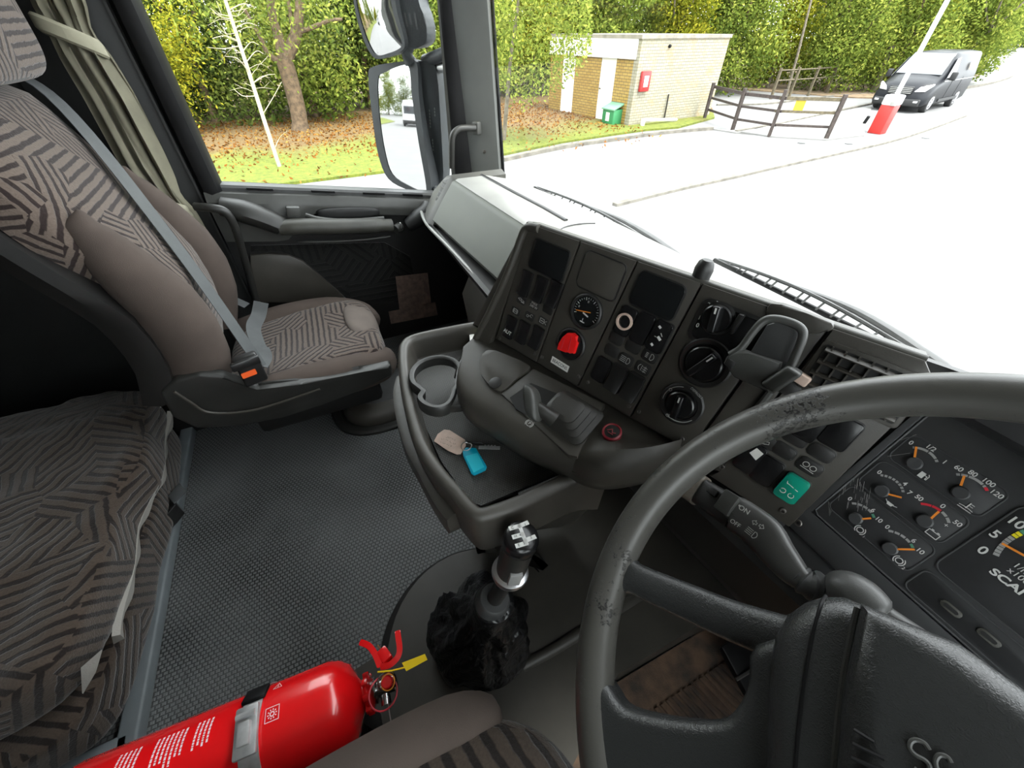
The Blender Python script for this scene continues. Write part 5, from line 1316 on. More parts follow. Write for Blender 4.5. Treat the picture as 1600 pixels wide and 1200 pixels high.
# black cradle that carries it
bm = BM(); bx(bm, -.305, -.165, -.52, -.20, .10, .285, .01); rbox(bm, (-.235, -.185, .235), (.022, 0, 0), (0, .008, 0), (0, 0, .13), .004); obj('cradle', bm, 'panel_black', fe)

# ================================================================ DASHBOARD
nh = V((.354, -.935, 0)).normalized()
K18 = R(18)
CP = Frame(EYE + ray(985, 600) * .56, (.935, .354, 0), nh * math.sin(K18) - V((0, 0, 1)) * math.cos(K18), nh * math.cos(K18) + V((0, 0, 1)) * math.sin(K18))
A31 = R(31)
KF = Frame((-.07, .395, .712), (1, 0, 0), (0, -math.sin(A31), -math.cos(A31)), (0, -math.cos(A31), math.sin(A31)))
A14 = R(16)
nl = nh * math.sin(A14) + V((0, 0, 1)) * math.cos(A14)
LF = Frame(CP.p(-.03, .046, 0) - nl * .001, (.935, .354, 0), nh * math.cos(A14) - V((0, 0, 1)) * math.sin(A14), nl)
UP = V((0, 0, 1))
dash = thing('dashboard', 'dark grey cab dashboard running under the windscreen', 'dashboard', (-.6, .5, 0))

# pod behind the control panels, with its rounded left lip and top edge
bm = BM()
fpoly(bm, CP, [(-.262, -.158), (.246, -.158), (.256, -.11), (.2405, .066), (.10, .055), (-.34, .055)], -.05, -.0125, .006); obj('pod', bm, 'dash_plastic', dash)
bm = BM(); fpoly(bm, CP, [(.19, -.15), (.30, -.15), (.29, .09), (.18, .08)], -.075, -.052); obj('side_filler', bm, 'dark_plastic', dash, smooth=False)
bm = BM(); lip = [CP.p(*CP.px(x, y), .0) for x, y in ((842, 357), (828, 355), (819, 361), (806, 395), (788, 440), (764, 490), (738, 540), (722, 565), (714, 590))]
tube(bm, spline(lip, 5), .0065, 10); obj('left_lip', bm, 'dash_plastic', dash)
bm = BM(); fpoly(bm, CP, [CP.px(x, y) for x, y in ((822, 360), (829, 361), (800, 440), (772, 520), (760, 545), (720, 575), (735, 540), (770, 480), (796, 425))], -.012, -.001, .002); obj('left_cheek', bm, 'dash_plastic', dash)
bm = BM(); tube(bm, [CP.p(u, -.1565, -.006) for u in (-.24, -.1, .1, .244)], .0045, 12); obj('top_roll', bm, 'dash_dusty', dash)
# top pad under the windscreen
bm = BM(); rings = []
for i in range(25):
    u = -.262 + .505 * i / 24
    a = CP.p(u, -.152, -.02); x = a.x
    wy = wsx(x, .66) - .02
    rings.append([a, a + V((0, .025, -.05)), V((x, a.y + .035, .78)), V((x - .01, a.y + .06, .757)), V((x - .04, wy - .05, .745)), V((x - .04, wy, .72)), V((x - .04, wy, .63)), V((x, a.y + .03, .63))])
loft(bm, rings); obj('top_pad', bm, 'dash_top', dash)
bm = BM(); rings = []
for x in (-.085, .3, .45, .63):
    rings.append([V((x, .50, .85)), V((x, .52, .80)), V((x, .56, .742)), V((x, wsx(x, .66) - .02, .72)), V((x, wsx(x, .66) - .02, .6)), V((x, .5, .6))])
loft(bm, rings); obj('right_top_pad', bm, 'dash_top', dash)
bm = BM(); lathe(bm, CP.p(*CP.px(1092, 428), -.012), (0, .1, 1), [(.010, -.012), (.011, .006), (.009, .014), (.006, .017)], 14); obj('nub', bm, 'dark_plastic', dash)

# passenger side box
fT, fB, zT, zB = .455, .362, .752, .612
xl, xr = -1.475, -.92
bm = BM(); rings = []
for x in [xl + (xr - xl) * i / 10 for i in range(11)]:
    k = (x - xl) / (xr - xl); dy = .035 * k; 
    rings.append([V((x, fT + dy + .008, zT)), V((x, fT + dy - .003, zT - .006)), V((x, (fT * .9 + fB * .1) + dy, zT * .9 + zB * .1)), V((x, (fT + fB) / 2 + dy - .004, (zT + zB) / 2)), V((x, fB + dy + .004, zB + .015)), V((x, fB + dy + .01, zB)), V((x, fB + .1, zB - .03)), V((x, fT + .1, zT))])
loft(bm, rings); obj('passenger_panel', bm, 'olive_plastic', dash)
bm = BM(); rings = []
for i in range(15):
    x = xl + .01 + (-.55 - xl) * i / 14; k = min(1, (x - xl) / (xr - xl)); dy = .035 * k
    wy = wsx(x, .66) - .02
    y0 = fT + dy + .006
    rings.append([V((x, y0, zT + .0005)), V((x, y0 + .01, zT + .005)), V((x, y0 + .12, zT + .004)), V((x, wy - .06, zT - .02)), V((x, wy, zT - .05)), V((x, wy, .6)), V((x, y0 + .02, .6))])
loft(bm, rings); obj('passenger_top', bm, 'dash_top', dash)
bm = BM(); tube(bm, [gz(750, 272, zT + .004), gz(800, 298, zT + .006), gz(850, 324, zT + .006), gz(885, 344, zT + .006)], .006, 8, flat=.6); obj('demist_slot', bm, 'dark_plastic', dash)
bm = BM(); tube(bm, spline([gz(860, 372, .752), gz(880, 356, .757), gz(905, 350, .757), gz(930, 349, .752)], 4), .002, 6); obj('seam', bm, 'dark_plastic', dash)
# end cap with louvres next to the door
bm = BM(); rings = []
for x, z, yy in ((-1.735, .66, .455), (-1.66, .70, .455), (-1.56, .745, .450), (-1.49, .765, .452), (-1.465, .752, .458)):
    rings.append([V((x, yy + .20, z)), V((x, yy + .01, z)), V((x, yy - .006, z - .012)), V((x, yy - .095 * ((z - .60) / .15), .612)), V((x, yy + .05, .58)), V((x, yy + .2, .58))])
loft(bm, rings); obj('end_cap', bm, 'dash_dusty', dash)
EF2 = Frame(gx(697, 300, -1.53), V((.6, -.05, .25)), V((.05, -.55, -.82)), V((.1, -.8, .5)))
EN = V((.05, -.155, .095)).normalized(); ED = V((0, -.52, -.85)); ED = (ED - EN * ED.dot(EN)).normalized(); LV = Frame((-1.52, .447, .742), EN.cross(ED) * -1, ED, EN)
bm = BM(); fpoly(bm, LV, [LV.px(x, y) for x, y in ((697, 284), (706, 281), (694, 316), (684, 314))], -.004, .012, .001); vt = obj('side_louvre', bm, 'dark_plastic', dash)
bm = BM()
for k in range(4):
    a = LV.p(*LV.px(699.5 - k * 3, 288 + k * 8), .012); rbox(bm, a, LV.e * .016, LV.n * .002, LV.d * .003, .0005)
obj('louvre_slats', bm, 'dash_dusty', vt)
bm = BM(); tube(bm, spline([V((-1.70, .375, .60)), V((-1.52, .352, .600)), V((-1.3, .362, .596)), V((-1.05, .372, .592)), V((-.90, .385, .590))], 5), .0065, 8); obj('lower_lip', bm, 'dash_top', dash)
bm = BM(); rings = []
for x in (-1.70, -1.5, -1.2, -.9, -.72): rings.append([V((x, .37, .60)), V((x, .36, .59)), V((x, .39, .53)), V((x, .46, .48)), V((x, .68, .48)), V((x, .68, .60))])
loft(bm, rings); obj('lower_body', bm, 'dark_plastic', dash)
bm = BM(); rings = []
for x, k in ((-1.24, 0), (-1.16, .6), (-1.0, 1), (-.72, 1)): rings.append([V((x, .42 - .02 * k, .52)), V((x, .36 + .02 * (1 - k), .44)), V((x, .40, .26 - .05 * k)), V((x, .60, .2)), V((x, .66, .52))])
loft(bm, rings); obj('heater_box', bm, 'dash_plastic', dash)

# ledge below the panels: left lobe with lid, brake lever moulding, right padded bulge
inn = [CP.p(*CP.px(x, y), -.004) for x, y in ((734, 548), (748, 545), (775, 545), (838, 566), (880, 592), (915, 612), (950, 630), (985, 650), (1030, 675), (1066, 694))]
zo = .698
outp = [LF.p(*LF.px(x, y, -.004), -.004) for x, y in ((722, 562), (714, 592), (731, 624), (778, 655), (822, 682), (862, 700), (900, 716), (950, 727), (1008, 720), (1058, 704))]
def ledge_ring(i_, o_, dz=0.0, bulge=1.0):
    d_ = (o_ - i_); dh = V((d_.x, d_.y, 0)).normalized()
    on = lambda p: p - LF.n * ((p - LF.o).dot(LF.n) + .001)
    return [on(i_) + CP.n * -.035, on(i_ * .5 + o_ * .5), on(i_ * .12 + o_ * .88), o_ + V((0, 0, -.001)), o_ + dh * .005 + V((0, 0, -.012)), o_ + dh * .006 + V((0, 0, -.03)), o_ + dh * .001 + V((0, 0, -.052)), o_ - dh * .02 + V((0, 0, -.062)), i_ + V((0, .05, -.10))]
def interp(lst, n): return spline(lst, n)
I_, O_ = interp(inn, 4), interp(outp, 4)
cut = 6 * 4
bm = BM(); loft(bm, [ledge_ring(a, b) for a, b in zip(I_[:cut + 1], O_[:cut + 1])]); obj('ledge', bm, 'dash_plastic', dash, angle=60)
bm = BM(); rg = []
for j, (a, b) in enumerate(zip(I_[cut:], O_[cut:])):
    r_ = ledge_ring(a, b); k = math.sin(PI * min(1, j / 9)) if j < 5 else 1
    dh_ = V((b.x - a.x, b.y - a.y, 0)).normalized(); rg.append([p + V((0, 0, k * (0, .002, .020, .016, .008, 0, 0, 0, 0)[q])) + dh_ * (k * (0, 0, .0, .004, .006, .006, .004, 0, 0)[q]) for q, p in enumerate(r_)])
loft(bm, rg); obj('padded_bulge', bm, 'dash_plastic', dash, angle=60)
bm = BM(); tube(bm, spline([b + V((0, 0, -.024)) + V((b.x - a.x, b.y - a.y, 0)).normalized() * .0062 for a, b in zip(I_[cut:], O_[cut:])][::3], 3), .0012, 6); obj('bulge_seam', bm, 'dash_dusty', dash)
bm = BM(); lid = spline([LF.p(*LF.px(x, y), 0) for x, y in ((750, 566), (757, 553), (770, 549), (800, 560), (829, 575), (808, 594), (784, 613), (766, 604), (752, 585))], 4, True)
prism(bm, [p + LF.n * .0 for p in lid], LF.n * .0045, .0015, 2, True); ld = obj('tray_lid', bm, 'dash_plastic', dash)
bm = BM(); lathe(bm, LF.p(*LF.px(775, 601), .003), LF.n, [(.011, 0), (.011, .003), (.008, .004)], 20); obj('finger_notch', bm, 'dark_plastic', ld)
bm = BM(); fpoly(bm, LF, [LF.px(x, y) for x, y in ((783, 616), (834, 577), (945, 632), (902, 715), (888, 712))], -.012, .0025, .002); obj('brake_surround', bm, 'dash_plastic', dash)
bm = BM(); fpoly(bm, LF, [LF.px(x, y) for x, y in ((797, 623), (830, 600), (872, 617), (858, 650), (826, 652), (806, 640))], -.006, .0030, .0); obj('brake_recess', bm, 'panel_black', dash, smooth=False)
# parking brake lever with a pleated boot
pbk = thing('parking_brake', 'worn grey parking brake lever with a pleated rubber boot', 'lever', LF.p(*LF.px(880, 660), 0))
cb_ = LF.px(893, 655)
bm = BM(); rings = []
for k in range(9):
    f_ = k / 8; w = .040 * (1 - .50 * f_); hgt = .004 + .026 * f_; off = -.010 * f_
    ww = w + (.002 if k % 2 else -.002)
    rings.append([p for p in rr(LF, cb_[0] - ww + off, cb_[1] - ww * .85, cb_[0] + ww + off, cb_[1] + ww * .85, .011, hgt, 4)])
loft(bm, rings); obj('boot', bm, 'boot_rubber', pbk, angle=25)
kn = [LF.p(*LF.px(868, 668), .022), LF.p(*LF.px(856, 662), .030), LF.p(*LF.px(843, 655), .034)]
bm = BM(); tube(bm, spline(kn, 4), [.013, .012, .011, .010, .010, .010, .010, .010, .010], 12); obj('stem', bm, 'boot_rubber', pbk)
bm = BM(); top_ = LF.p(*LF.px(838, 636), .050); bot_ = LF.p(*LF.px(839, 668), .030)
blob((top_ + bot_) / 2, (top_ - bot_) * .60, LF.e * .0125, (top_ - bot_).cross(LF.e).normalized() * .014, 3.4, 12, None, bm); obj('handle', bm, 'grey_plastic', pbk, angle=180)
PM = LF.px(828, 664)
bm = BM(); arc(bm, LF, PM[0], PM[1], .0042, .0050, 0, 360, .0046, n=20)
for s_ in (-50, 130): arc(bm, LF, PM[0], PM[1], .0060, .0069, s_, s_ + 100, .0046, n=10)
obj('brake_symbol', bm, 'white_print', dash, smooth=False); text('brake_letter', 'P', LF, PM[0], PM[1], .007, 'white_print', dash, h=.0046)
bu_ = LF.px(956, 680)
b_ = thing('alarm_button', 'small round dark button with a red ring on the padded ledge', 'button', LF.p(bu_[0], bu_[1], 0))
bm = BM(); fdisc(bm, LF, *bu_, [(.0135, -.002), (.0135, .011), (.0115, .0125), (.0105, .011)]); obj('ring', bm, 'red_ring', b_)
bm = BM(); fdisc(bm, LF, *bu_, [(.0105, .006), (.0105, .011), (.006, .0115)]); obj('cap', bm, 'switch_black', b_)
bm = BM(); line(bm, LF, [(bu_[0] - .006, bu_[1] + .002), (bu_[0] - .001, bu_[1] - .003), (bu_[0] + .002, bu_[1] + .002), (bu_[0] + .006, bu_[1])], .0012, .0118); line(bm, LF, [(bu_[0] - .004, bu_[1] + .004), (bu_[0] + .004, bu_[1] + .004)], .001, .0118); obj('symbol', bm, 'red_ring', b_, smooth=False)

# lower dash below the cluster and behind the column
bm = BM(); rings = []
for x in (-.42, -.2, 0, .2, .40, .62):
    y0 = .34 + .05 * (x + .42) / .5 if x < 0 else .385
    rings.append([V((x, y0 + .02, .66)), V((x, y0, .64)), V((x, y0 + .04, .5)), V((x, y0 + .16, .30)), V((x, .68, .2)), V((x, .68, .66))])
loft(bm, rings); obj('knee_panel', bm, 'dark_plastic', dash)

# ---------------------------------------------------------------- control panels
PR = .075      # lean of the columns on the face
def P(px, py): return CP.px(px, py)
def panel_thing(name, label, uvs):
    c = CP.p(sum(u for u, v in uvs) / len(uvs), sum(v for u, v in uvs) / len(uvs), 0)
    t = thing(name, label, 'control panel', c, 'control panels across the dashboard')
    bm = BM(); fpoly(bm, CP, uvs, -.012, 0, .0022); obj('face_plate', bm, 'dash_plastic', t)
    return t
G_ = .0011
def col(ut0, ub0, ut1, ub1, vt=-.157, vb=.046): return [(ut0 + G_, vt), (ut1 - G_, vt), (ub1 - G_, vb), (ub0 + G_, vb)]
def sw(t, px, py, w, h, m='switch_black', rise=.004, name='switch', rad=.004, curve=False, rim=True):
    u, v = P(px, py); f = CP.sub(u, v, PR)
    if rim:
        bm = BM(); plate(bm, f, -w / 2 - .0012, -h / 2 - .0012, w / 2 + .0012, h / 2 + .0012, -.004, .0009, rad + .001, .0004); rim_ = obj(name + '_surround', bm, 'dark_plastic', t)
    if curve:
        bm = BM(); rings = []
        for k in range(9):
            s = -1 + 2 * k / 8; z_ = rise * (1.15 - .9 * (1 - abs(s)) ** 1.0 * 0 - .55 * (1 - s * s)) 
            rings.append([f.p(-w / 2, s * h / 2, -.003), f.p(-w / 2, s * h / 2, z_ - .0012), f.p(-w / 2 + .002, s * h / 2, z_), f.p(w / 2 - .002, s * h / 2, z_), f.p(w / 2, s * h / 2, z_ - .0012), f.p(w / 2, s * h / 2, -.003)])
        loft(bm, rings); o = obj(name, bm, m, t)
    else:
        bm = BM(); plate(bm, f, -w / 2, -h / 2, w / 2, h / 2, -.003, rise, rad, .0009); o = obj(name, bm, m, t)
    return o, f
def screw(t, px, py, F_=CP, r_=.0032, h=0.0):
    u, v = F_.px(px, py); bm = BM(); lathe(bm, F_.p(u, v, h), F_.n, [(r_, -.001), (r_, .0009), (r_ * .7, .0014), (r_ * .45, .0012), (r_ * .4, .0003)], 16); return obj('screw', bm, 'screw_steel', t)
def recess(t, L, Rr, T, B, name='display', m='screen_black', rad=.006, depth=.0015):
    u0 = P(*L)[0]; u1 = P(*Rr)[0]; v0 = P(*T)[1]; v1 = P(*B)[1]; uc, vc = (P(*L)[0] + P(*Rr)[0]) / 2, (v0 + v1) / 2
    f = CP.sub((u0 + u1) / 2, vc, PR * .5); w, h = (u1 - u0) / 2, (v1 - v0) / 2
    bm = BM(); plate(bm, f, -w - .002, -h - .002, w + .002, h + .002, -.004, .0016, rad + .002, .0008); fr = obj(name + '_frame', bm, 'dark_plastic', t)
    bm = BM(); plate(bm, f, -w, -h, w, h, -.004, .0022, rad, .0005); return obj(name, bm, m, t), f
# first panel
t = panel_thing('control_panel', 'leftmost control panel with the AUT switch and dark screen', col(-.243, -.262, -.146, -.163))
bm = BM(); 
recess(t, (829, 405), (886, 414), (862, 382), (855, 430))
for x, y in ((822, 443), (844, 452), (866, 459)): sw(t, x, y, .0205, .040, curve=True, rise=.006)
for x, y in ((815, 469), (835, 477), (856, 484), (806, 486), (828, 494), (849, 502)): 
    o, f = sw(t, x, y, .0195, .0125, m='dark_plastic', rise=.001, name='symbol_tile', rad=.002, rim=False)
    bm = BM()
    if (x, y) == (815, 469): line(bm, f, [(-.007, -.001), (-.002, -.003), (.002, -.001), (-.002, .001), (-.007, -.001)], .0007, .0012); line(bm, f, [(.001, .002), (.007, .002)], .0016, .0012); line(bm, f, [(.004, -.001), (.007, .0)], .0008, .0012)
    elif (x, y) == (806, 486): arc(bm, f, 0, 0, .0034, .0041, 0, 360, .0012, n=16); arc(bm, f, 0, 0, .0050, .0056, 130, 230, .0012); arc(bm, f, 0, 0, .0050, .0056, -50, 50, .0012); line(bm, f, [(-.002, 0), (.002, 0)], .0007, .0012)
    elif (x, y) == (828, 494): arc(bm, f, -.004, .001, .0018, .0024, 0, 360, .0012, n=10); arc(bm, f, .004, -.002, .0022, .0028, 20, 300, .0012, n=10); line(bm, f, [(-.002, 0), (.002, -.001)], .0007, .0012)
    elif (x, y) == (849, 502): line(bm, f, [(-.006, -.0035), (.002, -.0035), (.002, .0035), (-.006, .0035)], .0007, .0012, closed=True); line(bm, f, [(.0025, 0), (.0075, -.003)], .0007, .0012); line(bm, f, [(.0025, 0), (.0075, .003)], .0007, .0012); line(bm, f, [(-.004, 0), (0, 0)], .0012, .0012)
    if len(bm.faces): obj('symbol', bm, 'dim_print', o, smooth=False)
    else: bm.free()
    if (x, y) == (835, 477): text('lettering', 'MAX\n240 W', f, 0, .0, .0058, 'dim_print', o, h=.0012)
o, f = sw(t, 798, 511, .0205, .038, rise=.006, curve=True); text('lettering', 'AUT', f, 0, .009, .0092, 'white_print', o, h=.0052, bold=.01)
for x, y in ((818, 519), (839, 527)): sw(t, x, y, .0205, .038, curve=True, rise=.006)
for x, y in ((781, 529), (835, 552)): screw(t, x, y)
# second panel
t = panel_thing('control_panel', 'control panel with the small round gauge and red beacon switch', col(-.146, -.163, -.054, -.0765))
recess(t, (908, 423), (972, 436), (943, 401), (935, 460), name='blank_cover', m='dash_plastic', rad=.007)
gu, gv = P(917, 487)
bm = BM(); fdisc(bm, CP, gu, gv, [(.0265, -.002), (.0265, .004), (.0245, .0055), (.0225, .005), (.0225, .001)]); ga = obj('gauge', bm, 'dark_plastic', t)
bm = BM(); fdisc(bm, CP, gu, gv, [(.0225, .0), (.0225, .0012)]); obj('dial', bm, 'screen_black', ga)
GFm = CP.sub(gu, gv, PR)
bm = BM()
for k in range(21):
    a = 205 - k * 11.5; L_ = .0035 if k % 4 == 0 else .0022
    line(bm, GFm, [(.0205 * math.cos(R(a)), -.0205 * math.sin(R(a))), ((.0205 - L_) * math.cos(R(a)), -(.0205 - L_) * math.sin(R(a)))], .0008 if k % 4 == 0 else .0005, .0016)
obj('dial_marks', bm, 'white_print', ga, smooth=False)
for s_, a in (('0', 172), ('0', 100)): text('numeral', s_, GFm, .0145 * math.cos(R(a)), -.0145 * math.sin(R(a)), .0048, 'dim_print', ga, h=.0016)
bm = BM(); line(bm, GFm, [(-.016, .0045), (.007, -.002)], .0011, .0026, .0004); obj('needle', bm, 'orange_needle', ga, smooth=False)
bm = BM(); line(bm, GFm, [(-.004, .0035), (.005, .0055)], .0022, .0016); line(bm, GFm, [(-.001, .011), (-.001, .0165)], .0007, .0016); line(bm, GFm, [(-.004, .0165), (.003, .0165)], .0016, .0016); obj('dial_symbol', bm, 'white_print', ga, smooth=False)
bu, bv = P(893, 538)
bm = BM(); fdisc(bm, CP, bu, bv, [(.0255, -.002), (.0255, .003), (.0235, .0045), (.0220, .003)]); bk_ = obj('beacon_switch', bm, 'dark_plastic', t)
bm = BM(); fdisc(bm, CP, bu, bv, [(.0215, -.002), (.0215, .0045), (.017, .0052)]); obj('turning_plate', bm, 'switch_black', bk_)
bm = BM(); pts = [CP.px(x, y, .011) for x, y in ((886, 520), (895, 521), (900, 526), (899, 533), (901, 537), (896, 553), (893, 551), (890, 553), (886, 549), (883, 551), (870, 546), (872, 537), (878, 527))]
fpoly(bm, CP, pts, .005, .011, .0012); obj('red_key', bm, 'red_knob', bk_)
bm = BM(); line(bm, CP, [CP.px(882, 528, .011), CP.px(877, 545, .011)], .0010, .0108, .0006); line(bm, CP, [CP.px(893, 526, .011), CP.px(888, 548, .011)], .0010, .0108, .0006); obj('key_ridges', bm, 'red_print', bk_, smooth=False)
lu, lv = P(875, 569); f = CP.sub(lu, lv, PR * .6)
bm = BM(); fpoly(bm, f, [(-.0175, -.0055), (.0175, -.0055), (.0175, .0055), (-.0175, .0055)], .0002, .0008); lab = obj('beacons_label', bm, 'label_white', t, smooth=False)
text('lettering', 'BEACONS', f, 0, 0, .0078, 'text_black', lab, h=.0010, squash=.86)
for x, y in ((847, 558), (904, 588)): screw(t, x, y)
# third panel
t = panel_thing('control_panel', 'control panel with a metal ring socket and headlamp symbols', col(-.054, -.0765, .033, .0185))
recess(t, (990, 454), (1064, 471), (1034, 434), (1019, 489), rad=.007)
o, f = sw(t, 978, 502, .0225, .040)
bm = BM(); fdisc(bm, f, 0, 0, [(.0118, .003), (.0118, .0062), (.0092, .0066), (.0086, .0045), (.0086, .001), (.003, .001)]); obj('ring', bm, 'tag_beige', o)
sw(t, 1004, 513, .0225, .042)
o, f = sw(t, 1031, 526, .0225, .042, rise=.005)
bm = BM()
for (a, b) in ((-.004, -.013), (-.003, .012)): line(bm, f, [(a - .001, b), (a + .001, b + .001)], .003, .0052)
line(bm, f, [(.001, -.006), (.004, -.003)], .0008, .0052); line(bm, f, [(0, 0), (.0035, .002)], .0035, .0052); line(bm, f, [(-.005, .001), (-.003, .001)], .001, .0052); obj('symbol', bm, 'white_print', o, smooth=False)
def lamp_sym(f, k, m, par, wavy=False, h=.0016):
    bm = BM()
    if k: # D shape to the right with rays left
        line(bm, f, [(.001, -.004), (.001, .004)], .0007, h); arc(bm, f, .001, 0, .0045, .0052, -62, 62, h); line(bm, f, [(.001, -.004), (.0035, -.0045)], .0007, h); line(bm, f, [(.001, .004), (.0035, .0045)], .0007, h)
        for q in range(4): line(bm, f, [(-.009, -.0037 + q * .0025), (-.001, -.0037 + q * .0025)] if not wavy else [(-.006, -.003 + q * .002), (-.003, -.003 + q * .002)], .0007, h)
    else:
        line(bm, f, [(-.001, -.004), (-.001, .004)], .0007, h); arc(bm, f, -.001, 0, .0045, .0052, 118, 242, h)
        for q in range(3): line(bm, f, [(.001, -.003 + q * .003), (.003, -.002 + q * .003), (.005, -.003 + q * .003), (.007, -.002 + q * .003)], .0007, h)
        line(bm, f, [(.004, -.0045), (.004, .0045)], .0006, h)
    return obj('symbol', bm, m, par, smooth=False)
for x, y, s_ in ((963, 529, 0), (989, 542, 0), (1015, 556, 1), (956, 548, 0), (978, 562, 2), (1004, 575, 3)):
    o, f = sw(t, x, y, .0205, .0145, m='dark_plastic', rise=.0012, name='symbol_tile', rad=.004)
    if s_ == 1: lamp_sym(f.sub(.001, 0), True, 'dim_print', o, True)
    if s_ == 2: lamp_sym(f.sub(.001, 0), True, 'dim_print', o)
    if s_ == 3: lamp_sym(f, False, 'dim_print', o)
sw(t, 940, 577, .022, .038)
for x, y in ((964, 590), (989, 604)): sw(t, x, y, .0225, .040, m='dark_plastic', curve=True, rise=.008)
for x, y in ((919, 597), (983, 634)): screw(t, x, y)
# fourth panel: heater knobs
def knob(t, u, v, r_out, r_in, label, ang=100, plate_m='dark_plastic', h=.012):
    bm = BM(); fdisc(bm, CP, u, v, [(r_out, -.002), (r_out, .002), (r_out - .002, .0035), (r_in + .003, .0028), (r_in + .002, .001)]); ring_ = obj(label, bm, plate_m, t)
    bm = BM(); fdisc(bm, CP, u, v, [(r_in, 0), (r_in, .008), (r_in - .0015, .0095), (r_in * .3, .0095)]); obj('turning_disc', bm, 'switch_black', ring_)
    c_, s_ = math.cos(R(ang)), -math.sin(R(ang)); f = CP.sub(u, v, 0)
    bm = BM(); rbox(bm, CP.p(u, v, .014), CP.e * (c_ * r_in * .92) + CP.d * (s_ * r_in * .92), CP.e * (-s_ * .0045) + CP.d * (c_ * .0045), CP.n * .006, .0022, 3); obj('grip_bar', bm, 'switch_black', ring_)
    bm = BM(); line(bm, CP, [(u + c_ * r_in * .45, v + s_ * r_in * .45), (u + c_ * r_in * .78, v + s_ * r_in * .78)], .0019, .0202, .0003); obj('pointer', bm, 'white_print', ring_, smooth=False)
    return ring_
t = panel_thing('control_panel', 'control panel with three round heater knobs left of the phone cradle', col(.033, .0185, .128, .108))
u0, v0 = P(1094, 490); f = CP.sub(.088, -.118, .03)
bm = BM(); plate(bm, f, -.046, -.026, .046, .028, -.004, .0018, .009, .0008); rf = obj('knob_recess', bm, 'dark_plastic', t)
bm = BM(); plate(bm, f, -.041, -.022, .044, .024, -.004, .0024, .007, .0005); obj('recess_face', bm, 'switch_black', rf)
u, v = P(1122, 497); knob(t, u, v, .0185, .0165, 'fan_knob', 100)
for s_, x, y in (('2', 1108, 476), ('3', 1121, 474), ('4', 1133, 482), ('1', 1094, 496), ('0', 1091, 508)): text('numeral', s_, CP, *P(x, y), .0072, 'white_print', rf, h=.0028)
bm = BM(); rbox(bm, CP.p(*P(1153, 505), .006), CP.e * .003, CP.d * .012 + CP.e * -.001, CP.n * .005, .0015); obj('slider', bm, 'dark_plastic', rf)
u, v = P(1102, 567); k2 = knob(t, u, v, .0315, .0215, 'air_knob', 62)
bm = BM(); arc(bm, CP, u, v, .0275, .0281, 100, 250, .0032, .0002, 20); obj('scale_line', bm, 'red_dim', k2, smooth=False)
u, v = P(1065, 631); k3 = knob(t, u, v, .0285, .018, 'temperature_knob', 95)
bm = BM(); arc(bm, CP, u, v, .0235, .0243, 105, 190, .0034, .0003, 14); arc(bm, CP, u, v, .0235, .0243, 245, 330, .0034, .0003, 14); arc(bm, CP, u - .0195, v - .012, .0016, .0023, 0, 360, .0034, .0003, 10)
for k in range(3): arc(bm, CP, u - .009 + k * .0035, v + .0225 - .0005 * k, .0016, .0023, 0, 360, .0034, .0003, 8)
obj('scale_line', bm, 'dim_print', k3, smooth=False); text('lettering', 'DEFROST', CP, u + .011, v - .0235, .0045, 'dim_print', k3, rot=.35, h=.0036)
for x, y in ((998, 643), (1066, 686)): screw(t, x, y)
# plain strip behind the phone cradle
t = panel_thing('cover_panel', 'plain grey dashboard cover strip behind the phone cradle', [(.130, -.157), (.166, -.157), (.150, .05), (.110, .05)])
# right hand section with the air vent and square switches
t = panel_thing('control_panel', 'control panel with the green switch beside the instrument cluster', [(.168, -.157), (.243, -.157), (.252, -.148), (.257, -.11), (.2405, .066), (.140, .062), (.152, .05)])
def P2(x, y): return P(x, y)
vu0, vv0 = P(1268, 556); vF = CP.sub(.212, -.118, .02)
air = thing('air_vent', 'square dashboard air vent with a slatted grille above the wheel rim', 'vent', vF.p(0, 0, 0))
bm = BM(); plate(bm, vF, -.044, -.027, .046, .028, -.004, .004, .004, .001); obj('frame', bm, 'dash_plastic', air)
bm = BM(); plate(bm, vF, -.040, -.023, .042, .024, -.004, .0045, .002); obj('throat', bm, 'panel_black', air, smooth=False)
for k in range(4):
    bm = BM(); rbox(bm, vF.p(.001, -.0185 + k * .0125, .007), vF.e * .040, vF.n * .003 + vF.d * .0015, vF.d * .0008 - vF.n * .0004, .0004); obj('slat', bm, 'dash_plastic', air)
for k in range(7):
    bm = BM(); rbox(bm, vF.p(-.034 + k * .0115, 0, .006), vF.e * .0008, vF.n * .002, vF.d * .023); obj('fin', bm, 'dash_plastic', air, smooth=False)
bm = BM(); fdisc(bm, vF, .010, .012, [(.006, .008), (.006, .014), (.004, .016)], 16); obj('knob', bm, 'switch_black', air)
bm = BM(); rbox(bm, CP.p(*P(1250, 586), .009), CP.e * .0105 + CP.d * .002, CP.d * .0055 - CP.e * .001, CP.n * .005, .002, 3); tag(obj('clip', bm, 'tag_beige', None), 'small beige plastic clip stuck beside the air vent', 'clip')
def sw2(x, y, w, h, **kw): return sw(t, x, y, w, h, **kw)
sw2(1231, 606, .020, .014, m='dark_plastic', rise=.001, name='symbol_tile')
o, f = sw2(1172, 713, .0225, .040, rise=.005); bm = BM(); fpoly(bm, f, [(.0, -.016), (.009, -.014), (.007, -.002), (-.003, -.006)], .0052, .0056); obj('lens', bm, 'label_white', o, smooth=False)
o, f = sw2(1197, 690, .0205, .0135, m='dark_plastic', rise=.0012, name='symbol_tile'); bm = BM(); line(bm, f, [(-.003, .002), (.003, -.002), (.004, .001), (-.002, .004)], .0006, .0016, closed=True); obj('symbol', bm, 'dim_print', o, smooth=False)
